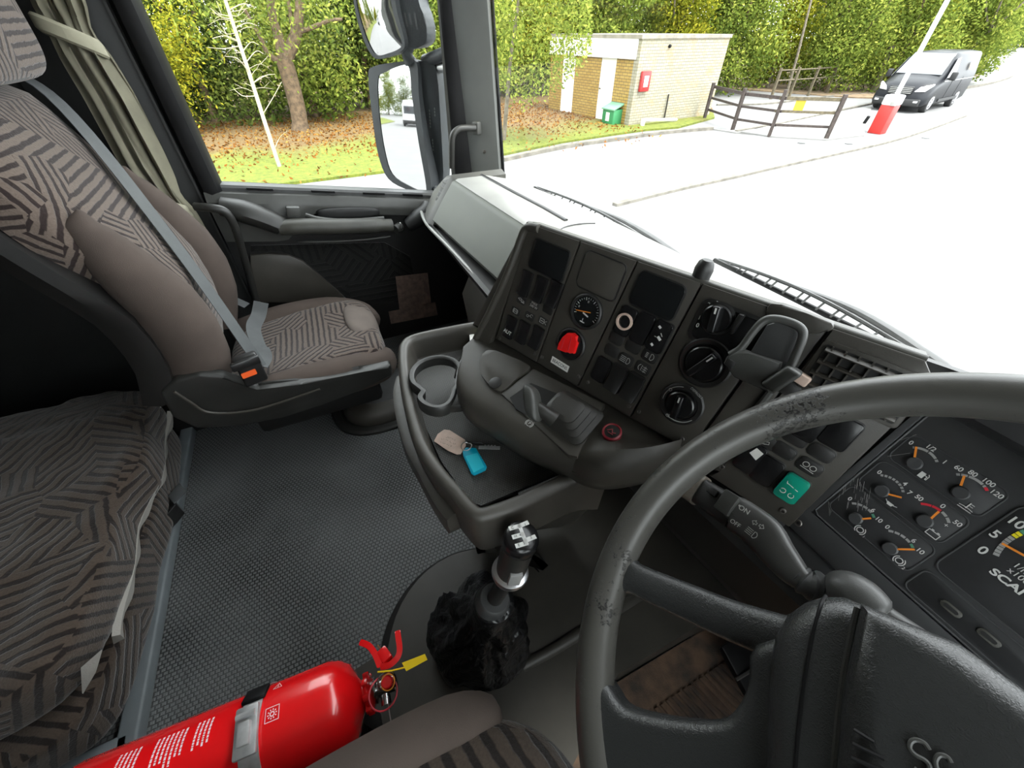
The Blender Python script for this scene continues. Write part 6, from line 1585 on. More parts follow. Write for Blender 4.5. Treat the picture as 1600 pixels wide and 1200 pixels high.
sw2(1198, 735, .0235, .036); sw2(1225, 704, .022, .0145, m='dark_plastic', rise=.0015, name='symbol_tile'); sw2(1243, 684, .022, .0145, m='dark_plastic', rise=.0015, name='symbol_tile'); sw2(1283, 707, .022, .0150, m='dark_plastic', rise=.0015, name='symbol_tile')
sw2(1266, 664, .0225, .036); sw2(1313, 676, .0245, .036)
o, f = sw2(1265, 729, .022, .0150, m='dark_plastic', rise=.0015, name='symbol_tile'); bm = BM(); arc(bm, f, -.004, -.001, .0026, .0033, 0, 360, .0018, n=14); arc(bm, f, .0035, -.0005, .0026, .0033, 0, 360, .0018, n=14); line(bm, f, [(-.0075, .0035), (.0065, .0045)], .0007, .0018); obj('symbol', bm, 'dim_print', o, smooth=False)
o, f = sw2(1237, 761, .0235, .033, m='green_switch', rise=.007, name='green_switch')
bm = BM(); arc(bm, f, -.005, .006, .0025, .0031, -150, 150, .0072, n=14); arc(bm, f, .004, .0065, .0025, .0031, -250, 60, .0072, n=14); line(bm, f, [(-.007, -.005), (.001, -.0035)], .0006, .0072); line(bm, f, [(.003, -.003), (.006, -.0025)], .0006, .0072); line(bm, f, [(-.0075, -.007), (-.006, -.004)], .0006, .0072); obj('symbol', bm, 'label_white', o, smooth=False)
for x, y in ((1128, 729), (1223, 798)): screw(t, x, y, r_=.0036)

# ---------------------------------------------------------------- instrument cluster
ic = thing('instrument_cluster', 'scratched black instrument cluster with orange needles behind the wheel', 'instruments', KF.p(.15, -.1, 0))
bm = BM(); fpoly(bm, KF, [(-.011, -.192), (.40, -.192), (.40, .012), (-.011, .012)], -.06, -.008, .002); obj('housing', bm, 'rubber_black', ic)
mat('cluster_grey', (.052, .053, .055), .40, bump=.15, bscale=1500, var=.15, vscale=14)
mat('cluster_face', (.034, .0345, .036), .36, bump=.1, bscale=1500, var=.3, vscale=18)
bm = BM(); fpoly(bm, KF, [(-.011, -.19), (-.0045, -.19), (-.0045, -.0305), (.40, -.0305), (.40, -.002), (-.011, -.002)], -.008, .0, .0012); obj('bezel', bm, 'cluster_grey', ic)
bm = BM(); fpoly(bm, KF, [(-.0043, -.19), (.40, -.19), (.40, -.031), (-.0043, -.031)], -.012, -.005, .0005); obj('face', bm, 'cluster_grey', ic)
bm = BM(); tube(bm, [KF.p(-.003, -.20, -.0042), KF.p(-.003, -.036, -.0042), KF.p(.002, -.0325, -.0042), KF.p(.40, -.0325, -.0042)], .0011, 8); obj('bezel_edge', bm, 'cluster_grey', ic)
bm = BM(); fpoly(bm, KF, [(-.011, .0), (.40, .0), (.40, .022), (-.011, .022)], -.03, -.003, .002); obj('lower_trim', bm, 'cluster_grey', ic)
bm = BM(); tube(bm, [KF.p(-.011, -.0015, .0005), KF.p(.40, -.0015, .0005)], .0007, 6); obj('trim_seam', bm, 'rubber_black', ic)
# hood above the dials
bm = BM(); rings = []
for x, k in ((-.005, .0), (.03, .6), (.10, 1), (.40, 1)):
    rings.append([KF.p(x, -.188, -.006), KF.p(x, -.189 - .002 * k, .014 * k + .001), KF.p(x, -.195, .030 * k + .002), KF.p(x, -.210, .034 * k + .002), KF.p(x, -.222, .02), KF.p(x, -.216, -.05)])
loft(bm, rings); obj('hood', bm, 'cluster_grey', ic)
def dbox(u0, v0, u1, v1, rad=.007):
    bm = BM(); plate(bm, KF, u0, v0, u1, v1, -.006, -.0042, rad, .0006); o = obj('dial_window', bm, 'cluster_face', ic)
    bm = BM(); tube(bm, rr(KF, u0, v0, u1, v1, rad, -.0044, 6), .0008, 6, True); obj('window_rim', bm, 'cluster_grey', o)
    return o
H0 = -.0041
w1 = dbox(.001, -.1585, .079, -.1255); w2 = dbox(.001, -.1215, .079, -.087); w3 = dbox(.001, -.083, .082, -.047)
w4 = dbox(.088, -.1585, .26, -.068, .009); w5 = dbox(.088, -.063, .30, -.036, .006)
def kp(x, y): return KF.px(x, y, H0)
def dial(par, hub, start, end, needle, marks, segs, hubr=.0062):
    hu, hv = kp(*hub); s0, e0 = kp(*start), kp(*end)
    A = lambda q: math.degrees(math.atan2(-(q[1] - hv), q[0] - hu))
    r_ = (math.hypot(s0[0] - hu, s0[1] - hv) + math.hypot(e0[0] - hu, e0[1] - hv)) / 2
    a0, a1 = A(s0), A(e0)
    bm = BM(); lathe(bm, KF.p(hu, hv, H0), KF.n, [(hubr, -.001), (hubr, .003), (hubr - .001, .0042), (.001, .0042)], 24); o = obj('gauge', bm, 'cluster_grey', par)
    for col_, fs in segs.items():
        bm = BM()
        for (p, q) in fs: arc(bm, KF, hu, hv, r_ - .0011, r_ + .0011, a0 + (a1 - a0) * p, a0 + (a1 - a0) * q, H0 + .0002, .0002, 6)
        obj('scale', bm, col_, o, smooth=False)
    na, nb = kp(*needle[0]), kp(*needle[1])
    bm = BM(); line(bm, KF, [na, nb], .0017, H0 + .0028, .0005); obj('needle', bm, 'orange_needle', o, smooth=False)
    for s_, (x, y), sz_ in marks: text('numeral', s_, KF, *kp(x, y), sz_, 'white_print', o, h=H0 + .0003, bold=.015)
    return o
mat('scale_grey', (.33, .33, .32), .5)
def gaps(n, lo=0, hi=1, g=.02): return [(lo + (hi - lo) * k / n + g, lo + (hi - lo) * (k + 1) / n - g) for k in range(n)]
NS = .0060
d1 = dial(w1, (1429, 724), (1426, 699), (1464, 722), ((1430, 714), (1432.5, 699)), [('0', (1423.5, 692), NS), ('1/2', (1454.5, 700), NS), ('1', (1476, 722), NS)], {'scale_grey': [(0, .06), (.10, .5), (.54, .86), (.9, 1)]})
d2 = dial(w1, (1501, 770), (1494, 741), (1542, 767), ((1502, 758), (1507, 744)), [('60', (1498, 732), NS), ('80', (1520, 740), NS), ('100', (1544.5, 754), NS), ('120', (1557, 772), NS)], {'scale_grey': [(0, .10), (.13, .30), (.33, .76), (.79, .86)], 'red_print': [(.87, 1.0)]})
d3 = dial(w2, (1378, 767), (1375, 744), (1413.5, 770), ((1387, 771.5), (1408.5, 777)), [('0', (1374, 738), NS), ('4', (1414, 756), NS), ('7', (1421, 770), NS)], {'scale_grey': gaps(8)})
d4 = dial(w2, (1445, 814), (1439, 788), (1484, 817), ((1453, 812), (1467, 799.5)), [('50', (1436, 778), NS), ('0', (1473, 791), NS), ('50', (1496, 818), NS)], {'red_print': [(0, .28), (.30, .56)], 'scale_grey': [(.6, .78), (.82, 1)]})
d5 = dial(w3, (1337, 810), (1330, 785), (1364, 809), ((1338, 811.5), (1361, 809.5)), [('0', (1328, 779.5), NS), ('6', (1364, 797.5), NS), ('10', (1373, 812), NS)], {'scale_grey': gaps(4, 0, .8), 'green_print': [(.84, 1.0)]})
d6 = dial(w3, (1391, 857), (1387.5, 831), (1429, 856), ((1401, 857.5), (1429, 858)), [('0', (1386.5, 823.5), NS), ('6', (1427.7, 845), NS), ('10', (1437.6, 861), NS)], {'scale_grey': gaps(4, 0, .8), 'green_print': [(.84, 1.0)]})
def at(x, y): u, v = kp(x, y); return KF.sub(u, v, 0, H0)
hh = .0004
f = at(1442, 743); bm = BM(); fpoly(bm, f, [(-.003, -.003), (.001, -.003), (.001, .003), (-.003, .003)], hh, hh + .0002); line(bm, f, [(.001, -.001), (.003, -.001), (.003, .002), (.004, .002), (.004, -.002), (.0028, -.0035)], .0006, hh); obj('pump_symbol', bm, 'white_print', w1, smooth=False)
f = at(1512, 791); bm = BM(); line(bm, f, [(0, -.0035), (0, .002)], .0009, hh); line(bm, f, [(.001, -.003), (.003, -.003)], .0005, hh); line(bm, f, [(.001, -.001), (.003, -.001)], .0005, hh); line(bm, f, [(-.005, .002), (-.002, .0015), (.002, .0015), (.005, .002)], .0006, hh); line(bm, f, [(-.005, .0038), (.005, .0038)], .0006, hh); obj('temperature_symbol', bm, 'white_print', w1, smooth=False)
f = at(1391, 787); bm = BM(); fpoly(bm, f, [(-.003, -.001), (.003, -.001), (.002, .002), (-.002, .002)], hh, hh + .0002); line(bm, f, [(-.003, 0), (-.005, -.0015)], .0006, hh); line(bm, f, [(.003, .0), (.0055, -.001)], .0006, hh); obj('oil_symbol', bm, 'white_print', w2, smooth=False)
f = at(1458, 834); bm = BM(); line(bm, f, [(-.0045, -.002), (.0045, -.002), (.0045, .003), (-.0045, .003)], .0007, hh, closed=True); line(bm, f, [(-.003, -.003), (-.0015, -.003)], .0009, hh); line(bm, f, [(.0015, -.003), (.003, -.003)], .0009, hh); obj('battery_symbol', bm, 'white_print', w2, smooth=False); text('plus_sign', '+', KF, *kp(1478, 821), .006, 'white_print', w2, h=H0 + .0003)
for (x, y, s_) in ((1344, 828, '1'), (1405, 876, '2')):
    f = at(x, y); bm = BM(); arc(bm, f, 0, 0, .0024, .0032, 0, 360, hh, n=16); arc(bm, f, 0, 0, .0041, .0049, 120, 240, hh); arc(bm, f, 0, 0, .0041, .0049, -60, 60, hh); obj('brake_symbol', bm, 'white_print', w3, smooth=False)
    text('numeral', s_, f, .0062, .003, .004, 'white_print', w3, h=hh)
# rev counter, partly outside the view
q5, q0, q10 = kp(1573, 846), kp(1556, 868), kp(1603, 830)
def circ3(a, b, c):
    ax_, ay, bx_, by, cx2, cy2 = *a, *b, *c
    d = 2 * (ax_ * (by - cy2) + bx_ * (cy2 - ay) + cx2 * (ay - by))
    ux = ((ax_ ** 2 + ay ** 2) * (by - cy2) + (bx_ ** 2 + by ** 2) * (cy2 - ay) + (cx2 ** 2 + cy2 ** 2) * (ay - by)) / d
    uy = ((ax_ ** 2 + ay ** 2) * (cx2 - bx_) + (bx_ ** 2 + by ** 2) * (ax_ - cx2) + (cx2 ** 2 + cy2 ** 2) * (bx_ - ax_)) / d
    return ux, uy, math.hypot(ax_ - ux, ay - uy)
tu, tv, tr = circ3(q0, q5, q10)
bm = BM(); lathe(bm, KF.p(tu, tv, H0), KF.n, [(.008, -.001), (.008, .003), (.001, .0042)], 24); tg_ = obj('rev_counter', bm, 'cluster_grey', w4)
aa = lambda q: math.degrees(math.atan2(-(q[1] - tv), q[0] - tu)) % 360
A0_, A5_, A10_ = aa(q0), aa(q5), aa(q10)
st = (A5_ - A0_) / 5
for col_, lo, hi in (('scale_grey', 0, 7), ('yellow_print', 7.1, 9), ('green_print', 9.1, 15), ('scale_grey', 15.1, 20), ('red_print', 20.1, 25)):
    bm = BM(); k = lo
    while k < hi - .05:
        arc(bm, KF, tu, tv, tr - .0018, tr + .0018, A0_ + st * k, A0_ + st * min(hi, k + .82), H0 + .0002, .0002, 3); k += 1
    obj('scale', bm, col_, tg_, smooth=False)
for s_, k in (('0', 0), ('5', 5), ('10', 10), ('15', 15), ('20', 20)):
    a = R(A0_ + st * k); text('numeral', s_, KF, tu + math.cos(a) * (tr + .0078), tv - math.sin(a) * (tr + .0078), .0105, 'white_print', tg_, h=H0 + .0003, bold=.02)
bm = BM(); line(bm, KF, [kp(1567, 849), (tu, tv)], .0018, H0 + .003, .0005); obj('needle', bm, 'orange_needle', tg_, smooth=False)
text('unit', '1/min\nx100', KF, *kp(1597, 897), .0068, 'white_print', tg_, h=H0 + .0003)
text('maker_lettering', 'SCANIA', KF, *kp(1591, 922), .0085, 'white_print', w4, h=H0 + .0003, bold=.03, squash=1.25)
for x, y in ((1486, 951), (1545, 996)):
    u, v = KF.px(x, y, H0)
    bm = BM(); plate(bm, KF, u - .008, v - .0035, u + .008, v + .0035, H0 - .001, H0 + .0012, .0033, .0006); hl = obj('reset_hole', bm, 'dash_dusty', w5)
    bm = BM(); plate(bm, KF, u - .0055, v - .0016, u + .0055, v + .0016, H0, H0 + .0016, .0015); obj('hole', bm, 'panel_black', hl, smooth=False)
for x, y in ((1247, 817), (1516, 1035)):
    u, v = KF.px(x, y, 0); bm = BM(); lathe(bm, KF.p(u, v, 0), KF.n, [(.0042, -.003), (.0042, .0008), (.0034, .0014), (.002, .0012), (.0018, .0)], 18); obj('screw', bm, 'screw_steel', ic)
bm = BM(); rs_ = random.Random(8)
for k in range(26):
    x0_, y0_ = rs_.choice(((1322, 765), (1340, 770), (1312, 790), (1352, 790), (1330, 800))); x0_ += rs_.uniform(-9, 12); y0_ += rs_.uniform(-14, 10); L_ = rs_.uniform(5, 20)
    a, b = kp(x0_ + L_ * .18, y0_ - L_), kp(x0_, y0_); line(bm, KF, [a, b], rs_.uniform(.00015, .00035), H0 + .0006, .00005)
for k in range(5): a, b = kp(1294 + k * .8, 783 + k), kp(1296 + k, 806 - k * 2); line(bm, KF, [a, b], .00025, -.0046, .00005)
a, b = kp(1397, 691), kp(1432, 679); line(bm, KF, [a, b], .0003, -.0040, .00005); line(bm, KF, [kp(1387, 713), kp(1422, 708)], .0003, -.0036, .00005); obj('scratches', bm, 'scale_grey', ic, smooth=False)

# ---------------------------------------------------------------- phone cradle
PHF = Frame(CP.p(*CP.px(1195, 555, .03), .03), CP.e * .97 + CP.d * .16, CP.d * .97 - CP.e * .16 + CP.n * .12, CP.n * .98 + CP.d * -.1)
def PP(x, y, h=0.0): return PHF.px(x, y, h)
ph = thing('phone_cradle', 'empty dark grey phone cradle standing out from the dashboard', 'phone holder', PHF.p(0, 0, 0))
bm = BM(); fpoly(bm, PHF, [PP(x, y) for x, y in ((1197, 508), (1212, 503), (1240, 510), (1249, 522), (1231, 570), (1210, 603), (1160, 583), (1168, 556))], -.012, -.004, .002); obj('back_plate', bm, 'rubber_grey', ph)
bm = BM(); fpoly(bm, PHF, [PP(x, y) for x, y in ((1134, 566), (1139, 556), (1158, 545), (1174, 551), (1190, 556), (1222, 566), (1216, 592), (1202, 610), (1150, 588))], -.010, .012, .004); obj('lower_tray', bm, 'grey_plastic', ph)
bm = BM(); tube(bm, spline([PHF.p(*PP(x, y), .006) for x, y in ((1143, 554), (1160, 543), (1177, 520), (1194, 502), (1212, 498), (1237, 504), (1252, 513), (1255, 526), (1245, 552), (1234, 575), (1222, 584), (1208, 606))], 5), .0042, 10); obj('rim', bm, 'grey_plastic', ph)
bm = BM(); rbox(bm, PHF.p(*PP(1223, 590), .008), PHF.e * .008, PHF.d * .015 - PHF.e * .004, PHF.n * .012, .004, 3); obj('side_grip', bm, 'grey_plastic', ph)
bm = BM(); rbox(bm, PHF.p(*PP(1146, 567), .013), PHF.e * .004, PHF.d * .004, PHF.n * .002, .001); obj('socket', bm, 'panel_black', ph)
bm = BM(); tube(bm, [CP.p(*CP.px(1215, 560, .0), .0), PHF.p(*PP(1212, 555), -.01)], .018, 12); obj('stem', bm, 'dark_plastic', ph)
bm = BM(); W_ = [CP.p(*CP.px(x, y, .004), .004) for x, y in ((1198, 496), (1196, 483), (1204, 473), (1222, 475), (1262, 490), (1300, 504), (1304, 512), (1296, 519), (1275, 517), (1258, 526), (1235, 512), (1215, 500))]
prism(bm, W_, CP.n * -.02 , .004); obj('clamp_wing', bm, 'dash_plastic', ph)
bm = BM(); tube(bm, [CP.p(*CP.px(1204, 612, .004), .004), CP.p(*CP.px(1170, 655, .004), .004)], .004, 8); obj('cable_guide', bm, 'grey_plastic', ph)

# ---------------------------------------------------------------- storage tray with cup holder
TZ, FZ = .655, .602
tr_ = thing('storage_tray', 'open dashboard tray with a dimpled rubber liner, holding keys', 'tray', (-.52, .2, .3))
rim_px = [(775, 496), (720, 505), (665, 516), (640, 523), (628, 532), (623, 548), (625, 590), (633, 635), (648, 690), (675, 735), (703, 768), (728, 797), (745, 808), (768, 805), (815, 788), (870, 762), (912, 745), (950, 742)]
rim_pts = spline([gz(x, y, TZ) for x, y in rim_px], 4)
cen_ = V((-.48, .26, TZ))
bm = BM(); rings = []
for i, p in enumerate(rim_pts):
    t_ = (rim_pts[min(i + 1, len(rim_pts) - 1)] - rim_pts[max(0, i - 1)]); s_ = V((t_.y, -t_.x, 0)).normalized()
    if s_.dot(cen_ - p) < 0: s_ = -s_
    q = p
    rings.append([q - s_ * .003 + V((0, 0, -.012)), q - s_ * .002 + V((0, 0, -.004)), q + s_ * .004, q + s_ * .012 + V((0, 0, .001)), q + s_ * .017 + V((0, 0, -.003)), q + s_ * .019 + V((0, 0, -.012)), V((q.x, q.y, FZ)) + s_ * .026, V((q.x, q.y, FZ - .012)) + s_ * .026, V((q.x, q.y, FZ - .05)) + s_ * .004])
loft(bm, rings); obj('rim', bm, 'dash_plastic', tr_, angle=50)
bm = BM()
fl = [gz(x, y, FZ) for x, y in ((790, 500), (650, 528), (638, 548), (645, 600), (662, 660), (690, 722), (735, 784), (752, 790), (860, 745), (960, 700), (980, 560))]
prism(bm, fl, (0, 0, -.006)); obj('liner', bm, 'tray_rubber', tr_, smooth=False)
# outer body: two lips on the rear face, then down to the tunnel
bm = BM(); rings = []
for i in range(0, len(rim_pts), 2):
    p = rim_pts[i]; t_ = (rim_pts[min(i + 1, len(rim_pts) - 1)] - rim_pts[max(0, i - 1)]); s_ = V((t_.y, -t_.x, 0)).normalized()
    if s_.dot(cen_ - p) < 0: s_ = -s_
    rings.append([V((p.x, p.y, TZ - .010)) + s_ * .002, V((p.x, p.y, TZ - .05)) + s_ * .001, V((p.x, p.y, .52)) + s_ * .03, V((p.x, p.y, .34)) + s_ * .10, V((p.x, p.y, .13)) + s_ * .20, V((p.x, p.y, .13)) + s_ * .22, V((p.x, p.y, .58)) + s_ * .04])
loft(bm, rings); obj('body', bm, 'dash_plastic', tr_, angle=60)
bm = BM(); lip2 = spline([gz(x, y, .60) for x, y in ((621, 588), (616, 612), (620, 650), (634, 698), (655, 738), (678, 782), (700, 812))], 5)
rings = []
for i, p in enumerate(lip2):
    t_ = (lip2[min(i + 1, len(lip2) - 1)] - lip2[max(0, i - 1)]); s_ = V((t_.y, -t_.x, 0)).normalized()
    if s_.dot(cen_ - p) < 0: s_ = -s_
    k = 1 if 0 < i < len(lip2) - 1 else .6
    rings.append([p - s_ * .002 * k, p - s_ * .004 * k + V((0, 0, -.03 * k)), p + s_ * .0 + V((0, 0, -.055 * k)), p + s_ * .028 + V((0, 0, -.05)), p + s_ * .028 + V((0, 0, 0)), p + s_ * .008 + V((0, 0, .004))])
loft(bm, rings); obj('bumper_lip', bm, 'dash_plastic', tr_, angle=50)
# cup ring
cz = .668
cp_in = [gz(x, y, cz) for x, y in ((646, 583), (652, 571), (666, 562), (686, 558), (703, 561), (714, 570), (716, 583), (713, 597), (706, 607), (703, 618), (696, 628), (683, 632), (668, 628), (659, 619), (664, 609), (656, 601), (648, 594))]
cs_ = spline(cp_in, 4, True)
cc_ = sum(cs_, V()) / len(cs_)
ch = thing('cup_holder', 'black ring shaped cup holder standing in the dashboard tray', 'cup holder', (cc_.x, cc_.y, FZ))
bm = BM(); rings = []
n = len(cs_)
for i, p in enumerate(cs_):
    t_ = cs_[(i + 1) % n] - cs_[i - 1]; s_ = V((t_.y, -t_.x, 0)).normalized()
    if s_.dot(cc_ - p) < 0: s_ = -s_
    rings.append([p + s_ * .001 + V((0, 0, -.002)), p - s_ * .002, p - s_ * .007 + V((0, 0, 0)), p - s_ * .010 + V((0, 0, -.004)), p - s_ * .009 + V((0, 0, -.022)), p - s_ * .002 + V((0, 0, -.022))])
rings.append(rings[0])
vr = [[bm.verts.new(x) for x in r_] for r_ in rings[:-1]]; vr.append(vr[0])
for a, b in zip(vr, vr[1:]):
    for k in range(6): bm.faces.new([a[k], a[(k + 1) % 6], b[(k + 1) % 6], b[k]])
obj('ring', bm, 'black_plastic', ch, angle=50)
bm = BM(); prism(bm, [gz(x, y, cz - .004) for x, y in ((712, 572), (722, 556), (738, 560), (742, 615), (722, 632), (700, 634), (706, 612), (714, 598))], (0, 0, -.02), .004); obj('bracket', bm, 'black_plastic', ch)
# keys
q = gz(733, 697, FZ + .004)
ky = thing('key_bunch', 'ignition key with a beige tag and a blue tag on the tray liner', 'keys', q)
bm = BM(); prism(bm, [gz(x, y, FZ + .004) for x, y in ((678, 690), (684, 679), (694, 672), (703, 673), (727, 688), (728, 697), (720, 710), (714, 711), (700, 705))], (0, 0, .002), .0008); tg1 = obj('beige_tag', bm, 'tag_beige', ky, label='beige paper tag with faint writing')
TF = Frame(gz(702, 690, FZ + .0062), (gz(727, 700, FZ) - gz(680, 682, FZ)), V((0, 0, 1)).cross(gz(727, 700, FZ) - gz(680, 682, FZ)) * -1, (0, 0, 1))
bm = BM(); rq = random.Random(2)
for (v_, a_, b_) in ((-.007, -.010, .008), (.0, -.016, .012), (.007, -.014, .010)):
    x_ = a_
    while x_ < b_:
        line(bm, TF, [(x_, v_ + rq.uniform(-.002, .002)), (x_ + .0012, v_ + rq.uniform(-.002, .002)), (x_ + .0024, v_ + rq.uniform(-.002, .002))], .0004, .0002, .0001); x_ += rq.choice((.003, .003, .005))
obj('faint_handwriting', bm, 'text_faint', tg1, smooth=False)
bm = BM(); prism(bm, [gz(x, y, FZ + .004) for x, y in ((724, 714), (723, 707), (728, 701), (744, 702), (761, 731), (759, 736), (741, 744), (737, 742))], (0, 0, .004), .0012); tg2 = obj('blue_tag', bm, 'tag_blue', ky, label='blue plastic key tag')
bm = BM(); prism(bm, [gz(x, y, FZ + .0085) for x, y in ((727, 713), (746, 708), (757, 730), (740, 739))], (0, 0, .0006)); obj('tag_window', bm, 'tag_blue_light', tg2, smooth=False)
bm = BM(); blob(gz(741, 692, FZ + .008), (gz(752, 694, FZ) - gz(733, 690, FZ)) * .5, (.004, .009, 0), (0, 0, .004), 2.6, 8, None, bm); obj('key_head', bm, 'buckle_black', ky, angle=180)
kd = (gz(781, 699, FZ) - gz(748, 698, FZ)); bm = BM(); m__ = (gz(781, 699, FZ + .006) + gz(748, 700, FZ + .006)) / 2
rbox(bm, m__, kd / 2, V((-kd.y, kd.x, 0)).normalized() * .0035, (0, 0, .0011), .0006)
for k in range(4): rbox(bm, m__ + kd * (-.2 + k * .15) + V((-kd.y, kd.x, 0)).normalized() * .004, kd * .04, V((-kd.y, kd.x, 0)).normalized() * .0015, (0, 0, .001))
obj('key_blade', bm, 'band_steel', ky)
bm = BM(); c0 = gz(729, 697, FZ + .009); tube(bm, [c0 + V((.009 * math.cos(a), .009 * math.sin(a), .0015 * math.sin(2 * a))) for a in [2 * PI * k / 20 for k in range(20)]], .0009, 6, True); obj('key_ring', bm, 'satin_metal', ky)
# packet and red cap at the far end of the tray
bm = BM(); prism(bm, [gz(x, y, FZ + .03) for x, y in ((733, 516), (760, 512), (764, 545), (736, 543))], (0, 0, -.03), .003); pk = tag(obj('paper_packet', bm, 'paper_yellowgreen', None), 'pale green and white paper packet at the far end of the tray', 'packet')
bm = BM(); prism(bm, [gz(x, y, FZ + .031) for x, y in ((733, 516), (740, 515), (743, 542), (735, 542))], (0, 0, .001)); obj('white_edge', bm, 'label_white', pk, smooth=False)
bm = BM(); blob(gz(731, 525, FZ + .012), (.011, 0, 0), (0, .011, 0), (0, 0, .011), 2.4, 8, None, bm); tag(obj('bottle_cap', bm, 'red_box', None, angle=180), 'small red cap beside the paper packet in the tray', 'cap')
# ================================================================ STEERING WHEEL
Wc = V((.080, .236, .852))
Wn = V((-.142, -.615, .776)).normalized(); We = V((.974, -.225, 0)).normalized(); We = (We - Wn * We.dot(Wn)).normalized()
WF = Frame(Wc, We, -(Wn.cross(We)), Wn)
if WF.d.z > 0: WF = Frame(Wc, We, Wn.cross(We), Wn)
WR, WT = .225, .0168
sw_ = thing('steering_wheel', 'large worn black steering wheel with padded hub', 'steering wheel', Wc)
bm = BM(); tube(bm, [WF.p(WR * math.cos(2 * PI * k / 120), WR * math.sin(2 * PI * k / 120)) for k in range(120)], WT, 22, True, up=Wn); obj('rim', bm, 'wheel_rim', sw_, angle=180)
def wp(x, y, h=0.0): return WF.p(*WF.px(x, y, h), h)
def spoke(pts, w, th):
    pts = spline(pts, 6); bm = BM(); rings = []
    n = len(pts)
    for i, p in enumerate(pts):
        t_ = (pts[min(i + 1, n - 1)] - pts[max(0, i - 1)]).normalized(); s = t_.cross(WF.n).normalized()
        ww = w[0] + (w[1] - w[0]) * i / (n - 1) + .010 * max(0, 1 - i / 4) + .010 * max(0, 1 - (n - 1 - i) / 5)
        rings.append([p + s * ww * math.copysign(abs(math.cos(a)) ** .75, math.cos(a)) + WF.n * th * math.copysign(abs(math.sin(a)) ** .75, math.sin(a)) for a in [2 * PI * k / 20 for k in range(20)]])
    return loft(bm, rings)
obj('spoke', spoke([wp(962, 888, -.002), wp(1010, 912, -.006), wp(1070, 938, -.010), wp(1140, 968, -.010), wp(1215, 995, -.004), wp(1265, 1012, -.002)], (.0135, .0165), .011), 'wheel_leather', sw_, angle=180)
bm = BM(); web = [wp(x, y, -.012) for x, y in ((938, 1040), (966, 1070), (985, 1098), (1020, 1111), (1080, 1121), (1135, 1122), (1160, 1106), (1178, 1070), (1190, 1010), (1300, 1010), (1320, 1300), (1180, 1420), (960, 1330), (925, 1180))]
pillow(bm, WF, [((p - WF.o).dot(WF.e), (p - WF.o).dot(WF.d)) for p in spline(web, 3, True)], -.012, .012, .010, 6); obj('lower_spoke', bm, 'wheel_leather', sw_, angle=50)
# mirrored spokes on the far side
obj('spoke', spoke([WF.p(.212, -.03, -.002), WF.p(.16, -.02, -.010), WF.p(.10, -.01, -.006)], (.0135, .0165), .011), 'wheel_leather', sw_, angle=180)
bm = BM(); prism(bm, [WF.p(u, v, -.012) for u, v in ((.05, .06), (.14, .15), (.10, .19), (.0, .14))], WF.n * .022, .008, 3); obj('lower_spoke', bm, 'wheel_leather', sw_, angle=50)
bm = BM(); pillow(bm, WF, [WF.px(x, y, .02) for x, y in ((1198, 1080), (1201, 1030), (1210, 990), (1228, 960), (1255, 940), (1285, 930), (1318, 931), (1345, 942), (1400, 975), (1500, 1040), (1500, 1500), (1190, 1500), (1194, 1180))], -.03, .030, .018, 8); hc_ = obj('hub_cover', bm, 'wheel_leather', sw_, angle=60)
bm = BM(); tube(bm, spline([wp(x, y, h) for x, y, h in ((1290, 931, .016), (1281, 950, .027), (1266, 1010, .030), (1252, 1100, .030), (1238, 1250, .030))], 5), .0011, 8); obj('cover_seam', bm, 'rubber_black', hc_)
HP = .046
bm = BM(); pad = [wp(x, y, HP) for x, y in ((1342, 946), (1440, 978), (1520, 1028), (1610, 1092), (1760, 1200), (1850, 1320), (1800, 1700), (1320, 1700), (1302, 1220), (1316, 1080), (1334, 990))]
pillow(bm, WF, [WF.px(x, y, .026) for x, y in ((1346, 944), (1500, 1008), (1640, 1108), (1780, 1215), (1850, 1400), (1800, 1700), (1330, 1700), (1304, 1250), (1316, 1080))], -.015, HP, .018, 10); hp = obj('hub_pad', bm, 'wheel_leather', sw_, angle=60)
bm = BM(); tube(bm, spline([wp(1340, 950, .030), wp(1331, 990, .030), wp(1315, 1080, .030), wp(1302, 1220, .030)], 5), .0020, 8); obj('pad_seam', bm, 'black_plastic', hp)
bm = BM()
for k in range(5):
    tube(bm, [wp(1334 - k * 2, 1140 + k * 22, HP + .0), wp(1366 + k * 16, 1160 + k * 26, HP + .0)], .0010, 6)
obj('groove_lines', bm, 'rubber_black', hp)
bm = BM()
tube(bm, spline([wp(x, y, HP + .0005) for x, y in ((1452, 1172), (1444, 1161), (1431, 1156), (1423, 1160), (1422, 1170), (1431, 1180), (1444, 1187), (1452, 1196), (1450, 1206), (1438, 1208), (1428, 1200))], 6), .0011, 8)
tube(bm, spline([wp(x, y, HP + .0005) for x, y in ((1486, 1192), (1480, 1183), (1468, 1180), (1462, 1188), (1464, 1200), (1476, 1208), (1490, 1210))], 6), .0011, 8)
obj('script_emblem', bm, 'grey_plastic', hp)

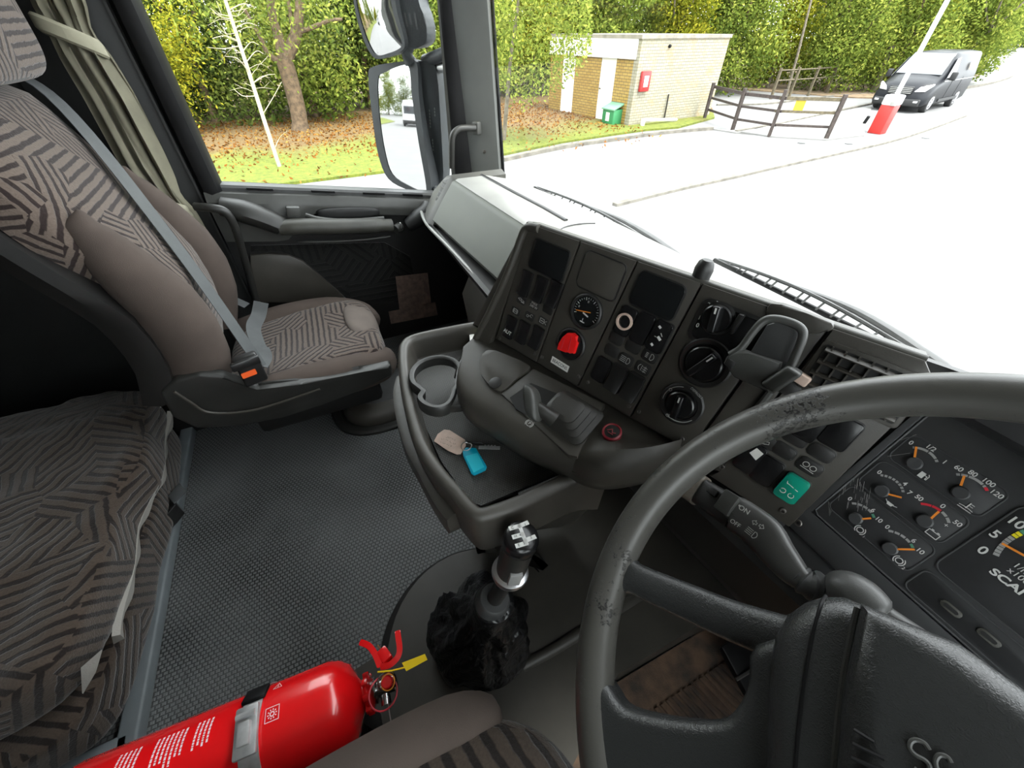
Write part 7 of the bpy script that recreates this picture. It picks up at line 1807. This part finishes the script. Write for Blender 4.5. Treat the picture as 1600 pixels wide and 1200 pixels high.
# ---------------------------------------------------------------- column and stalk
col_t = thing('steering_column', 'steering column cowl under the wheel hub', 'column', WF.p(0, 0, -.12))
bm = BM(); lathe(bm, WF.p(.01, .02, -.17), WF.n, [(.05, -.10), (.05, 0), (.048, .10), (.04, .13)], 32); obj('shroud', bm, 'dark_plastic', col_t)
bm = BM(); tube(bm, spline([wp(1292, 920, -.045), wp(1322, 926, -.045), wp(1352, 945, -.045), wp(1378, 966, -.045)], 4), [.010, .013, .0145, .016, .017, .0175, .0175, .0175, .017, .016, .015, .014, .010], 14, flat=.8, up=WF.n); obj('cowl_edge', bm, 'stalk_grey', col_t)
bm = BM(); tube(bm, spline([wp(1375, 962, -.055), wp(1430, 1000, -.055), wp(1500, 1050, -.055), wp(1560, 1095, -.055)], 4), [.010] * 13, 12, flat=.7, up=WF.n); obj('cowl_strip', bm, 'stalk_grey', col_t)
SF_h = -.050
s0, s1, s2, s3 = wp(1045, 742, SF_h), wp(1095, 768, SF_h), wp(1200, 838, SF_h), wp(1250, 897, SF_h)
ax = (s2 - s1).normalized(); vn = (EYE - (s1 + s2) / 2).normalized(); vn = (vn - ax * vn.dot(ax)).normalized(); sd_ = ax.cross(vn).normalized()
if sd_.z > 0: sd_ = -sd_
st_ = thing('indicator_stalk', 'grey control stalk marked ON and OFF beside the wheel', 'stalk', (s1 + s2) / 2)
def stalk_ring(p, w, th, tx=ax):
    s_ = tx.cross(vn).normalized(); s_ = -s_ if s_.dot(sd_) < 0 else s_
    return [p + s_ * w * math.copysign(abs(math.cos(a)) ** .6, math.cos(a)) + vn * th * math.copysign(abs(math.sin(a)) ** .6, math.sin(a)) for a in [2 * PI * k / 20 for k in range(20)]]
cpts = spline([s1 + ax * .040, wp(1155, 806, SF_h), wp(1190, 832, SF_h), wp(1213, 862, SF_h), wp(1238, 892, SF_h), wp(1256, 908, SF_h)], 5)
ws = [.0165, .0175, .018, .018, .017, .0155, .014, .0125]
bm = BM(); rings = []
for i, p in enumerate(cpts):
    t_ = (cpts[min(i + 1, len(cpts) - 1)] - cpts[max(0, i - 1)]).normalized(); k = i / (len(cpts) - 1)
    w = .0175 if k < .45 else .0175 - .0085 * (k - .45) / .55
    rings.append(stalk_ring(p, w, .012 if k < .5 else .012 - .003 * (k - .5), t_))
loft(bm, rings); obj('arm', bm, 'stalk_grey', st_, angle=60)
bm = BM(); loft(bm, [stalk_ring(s1 + ax * a, w, th) for a, w, th in ((-.045, .012, .009), (-.043, .0155, .011), (-.008, .0165, .0118), (.0, .0165, .0118))]); obj('end_cap', bm, 'worn_beige', st_, angle=60, label='worn bare metal coloured end cap')
bm = BM(); loft(bm, [stalk_ring(s1 + ax * a, w, th) for a, w, th in ((.0005, .0145, .0100), (.0395, .0155, .0105))]); obj('slider_track', bm, 'dark_plastic', st_, angle=60)
SFR = Frame(s1 + vn * .0122, ax, sd_, vn)
def sp(x, y): return SFR.px(x, y)
bm = BM(); rbox(bm, SFR.p(*sp(1137, 786), .001), SFR.e * .0075, SFR.d * .011, SFR.n * .004, .0015); obj('slider', bm, 'grey_plastic', st_)
bm = BM(); rbox(bm, SFR.p(*sp(1114, 768), .0), SFR.e * .005, SFR.d * .0035, SFR.n * .003, .001); obj('cap_button', bm, 'dark_plastic', st_)
def sp(x, y): return SFR.px(x, y)
def ontop(x, y): return SFR.px(x, y)
u, v = ontop(1163, 797); text('lettering', 'ON', SFR, u, v, .0064, 'white_print', st_, h=.0008, bold=.01)
u, v = ontop(1149, 818); text('lettering', 'OFF', SFR, u, v, .0056, 'white_print', st_, h=.0006)
bm = BM(); u, v = ontop(1156, 790.5); arc(bm, SFR, u, v, 0, .0010, 0, 360, .0008, n=10); obj('dot', bm, 'white_print', st_, smooth=False)
for x, y, s_ in ((1180, 817, -1), (1190, 823, 1)):
    u, v = ontop(x, y); f = SFR.sub(u, v, .12, .0008); bm = BM(); line(bm, f, [(s_ * .0025, 0), (s_ * .0, -.0024), (s_ * 0, -.0010), (-s_ * .0018, -.0010), (-s_ * .0018, .0010), (0, .0010), (0, .0024)], .0004, 0, closed=True); obj('arrow', bm, 'white_print', st_, smooth=False)
u, v = ontop(1176, 834); ls_ = lamp_sym(SFR.sub(0, 0, .1), True, 'white_print', st_, False, h=.0006)
for v9 in ls_.data.vertices: v9.co = (v9.co + V(st_.location) - SFR.o) * .68 + SFR.p(u, v, .0002) - V(st_.location)
bm = BM(); bl = [wp(1248, 900, SF_h), wp(1262, 912, SF_h), wp(1278, 918, SF_h - .004), wp(1296, 935, SF_h - .01)]
tube(bm, spline(bl, 4), [.0105, .0115, .0100, .012, .0105, .0125, .0110, .0130, .0115, .0135, .012, .0135, .013], 14); obj('bellows', bm, 'rubber_grey', st_, angle=30)

# ================================================================ GEAR LEVER
gb = gz(748, 994, HUMP)
n1 = gz(772, 936, .43); n2 = gz(797, 893, .535); n3 = gz(815, 838, .645)
gl_ = thing('gear_lever', 'gear lever with a black knob and leather gaiter', 'gear lever', gb)
bm = BM(); rings = []
prof_ = [(.098, .0), (.108, .012), (.112, .03), (.108, .055), (.096, .085), (.080, .115), (.064, .145), (.050, .175), (.041, .205), (.036, .235), (.034, .255)]
NS_ = 72
for j, (r_, h_) in enumerate(prof_):
    for sub_ in range(3):
        if j == len(prof_) - 1 and sub_: break
        r2, h2 = (prof_[j + 1] if j < len(prof_) - 1 else prof_[j]); k_ = sub_ / 3
        rr_, hh_ = r_ + (r2 - r_) * k_, h_ + (h2 - h_) * k_
        t_ = hh_ / .255; ctr = gb.lerp(V((n1.x, n1.y, 0)), t_ ** 1.3); ring_ = []
        for a in range(NS_):
            an = 2 * PI * a / NS_; d_ = V((math.cos(an), math.sin(an), 0)); P_ = V((ctr.x, ctr.y, HUMP + hh_ * (.43 - HUMP - .01) / .255))
            nn = noise.noise(V((math.cos(an) * 2.3, math.sin(an) * 2.3, hh_ * 15))) ; nf = noise.ridged_multi_fractal(V((math.cos(an) * 2.2 + hh_ * 5, math.sin(an) * 2.2, hh_ * 22)), 1, 2.2, 3, .9, 1.6)
            amp = .030 * math.sin(PI * min(1, t_ * 1.05 + .04)) 
            ring_.append(P_ + d_ * (rr_ + amp * (nn + .45 * (nf - 1.2))) + V((0, 0, .35 * amp * nf)))
        rings.append(ring_)
loft(bm, rings); obj('gaiter', bm, 'gaiter_leather', gl_, angle=180)
axl = (n3 - n1).normalized()
bm = BM(); lathe(bm, n1 - axl * .012, axl, [(.031, -.012), (.031, 0), (.028, .008), (.026, .016), (.024, .018), (.014, .018)], 28); obj('gaiter_collar', bm, 'rubber_grey', gl_)
bm = BM(); tube(bm, [n1 - axl * .01, n2], .0135, 18); obj('shaft', bm, 'dark_plastic', gl_)
gdir = (n3 - n2).normalized(); gl2 = (n3 - n2).length
bm = BM(); lathe(bm, n2 - gdir * .012, gdir, [(.020, 0), (.027, .006), (.0285, .012), (.0275, .018), (.0215, .021)], 32); obj('ring', bm, 'alu_ring', gl_)
bm = BM(); lathe(bm, n2 + gdir * .004, gdir, [(.0215, 0), (.0225, .02), (.0225, gl2 * .75), (.0215, gl2 * .78)], 32); obj('grip', bm, 'black_plastic', gl_)
bm = BM(); lathe(bm, n3 - gdir * .022, gdir, [(.0222, 0), (.0245, .003), (.0248, .016), (.0230, .022), (.019, .025), (.010, .0265)], 36); kb = obj('knob_cap', bm, 'switch_black', gl_)
tb = (EYE - n2).normalized(); side = gdir.cross(tb).normalized()
tdir = (tb * .45 + (We * .9)).normalized(); tdir = (tdir - gdir * tdir.dot(gdir)).normalized()
bm = BM(); rbox(bm, n2 + gdir * .030 + tdir * .0225, gdir * .017, gdir.cross(tdir) * .0095, tdir * .004, .0025); obj('range_switch', bm, 'switch_light', gl_)
kf_e = (cr - gdir * cr.dot(gdir)).normalized(); KN = Frame(n3 + gdir * .0046, kf_e, kf_e.cross(gdir) * 1, gdir)
if KN.d.dot(cu) > 0: KN = Frame(KN.o, KN.e, -KN.d, KN.n)
kd_ = KN.sub(0, 0, -.35)
KS = 1.2
bm = BM()
line(bm, kd_, [(.001, -.013), (.001, .013)], .005, .0002)
for v_ in (-.0125, 0, .0125): line(bm, kd_, [(-.0125, v_), (.001, v_)], .006, .0002)
line(bm, kd_, [(.001, -.0125), (.013, -.0140)], .006, .0002); line(bm, kd_, [(.001, .009), (.015, .0075)], .006, .0002)
obj('shift_pattern', bm, 'white_print', kb, smooth=False)
for s_, u, v in (('C', -.0095, -.0125), ('H', -.0095, 0), ('E', -.0095, .0125), ('4', -.003, 0), ('5', -.002, .012), ('2', .010, .007), ('1', .009, -.012)):
    text('gear_mark', s_, kd_, u, v, .0052, 'text_black', kb, h=.0006)

# ================================================================ WIPERS
def wiper(label, a, b, piv, y0, y1):
    A, B = gy(*a, y0), gy(*b, y1)
    t = thing('wiper', label, 'wiper', B)
    bm = BM(); tube(bm, spline([A, A * .5 + B * .5 + V((0, .01, -.004)), B], 6), .006, 6); obj('rubber_blade', bm, 'rubber_black', t)
    bm = BM(); n = 6
    pts = [A.lerp(B, k / n) for k in range(n + 1)]
    for k in range(n):
        for j_ in (.1, .5, .9): q_ = pts[k].lerp(pts[k + 1], j_); tube(bm, [q_, q_ + V((.004, .012, .02 * math.sin(PI * (k + j_) / n)))], .0025, 5)
    tube(bm, [A.lerp(B, k / 20) + V((.004, .012, .02 * math.sin(PI * k / 20))) for k in range(21)], .004, 6)
    obj('bridge', bm, 'rubber_grey', t)
    bm = BM(); Pv = gy(*piv, y1 + .03); tube(bm, spline([A.lerp(B, .35) + V((0, .018, .014)), A.lerp(B, .7) + V((0, .03, .02)), B + V((0, .03, 0)), Pv], 5), [.006, .0065, .007, .008, .009, .010, .011, .012, .013, .012, .013, .013, .014, .014, .014, .014], 8, flat=.6); obj('arm', bm, 'rubber_grey', t)
    return t
wiper('left windscreen wiper lying low across the glass', (835, 293), (1040, 398), (1072, 418), .79, .86)
wiper('right windscreen wiper partly behind the steering wheel rim', (1116, 406), (1440, 566), (1482, 582), .90, .90)
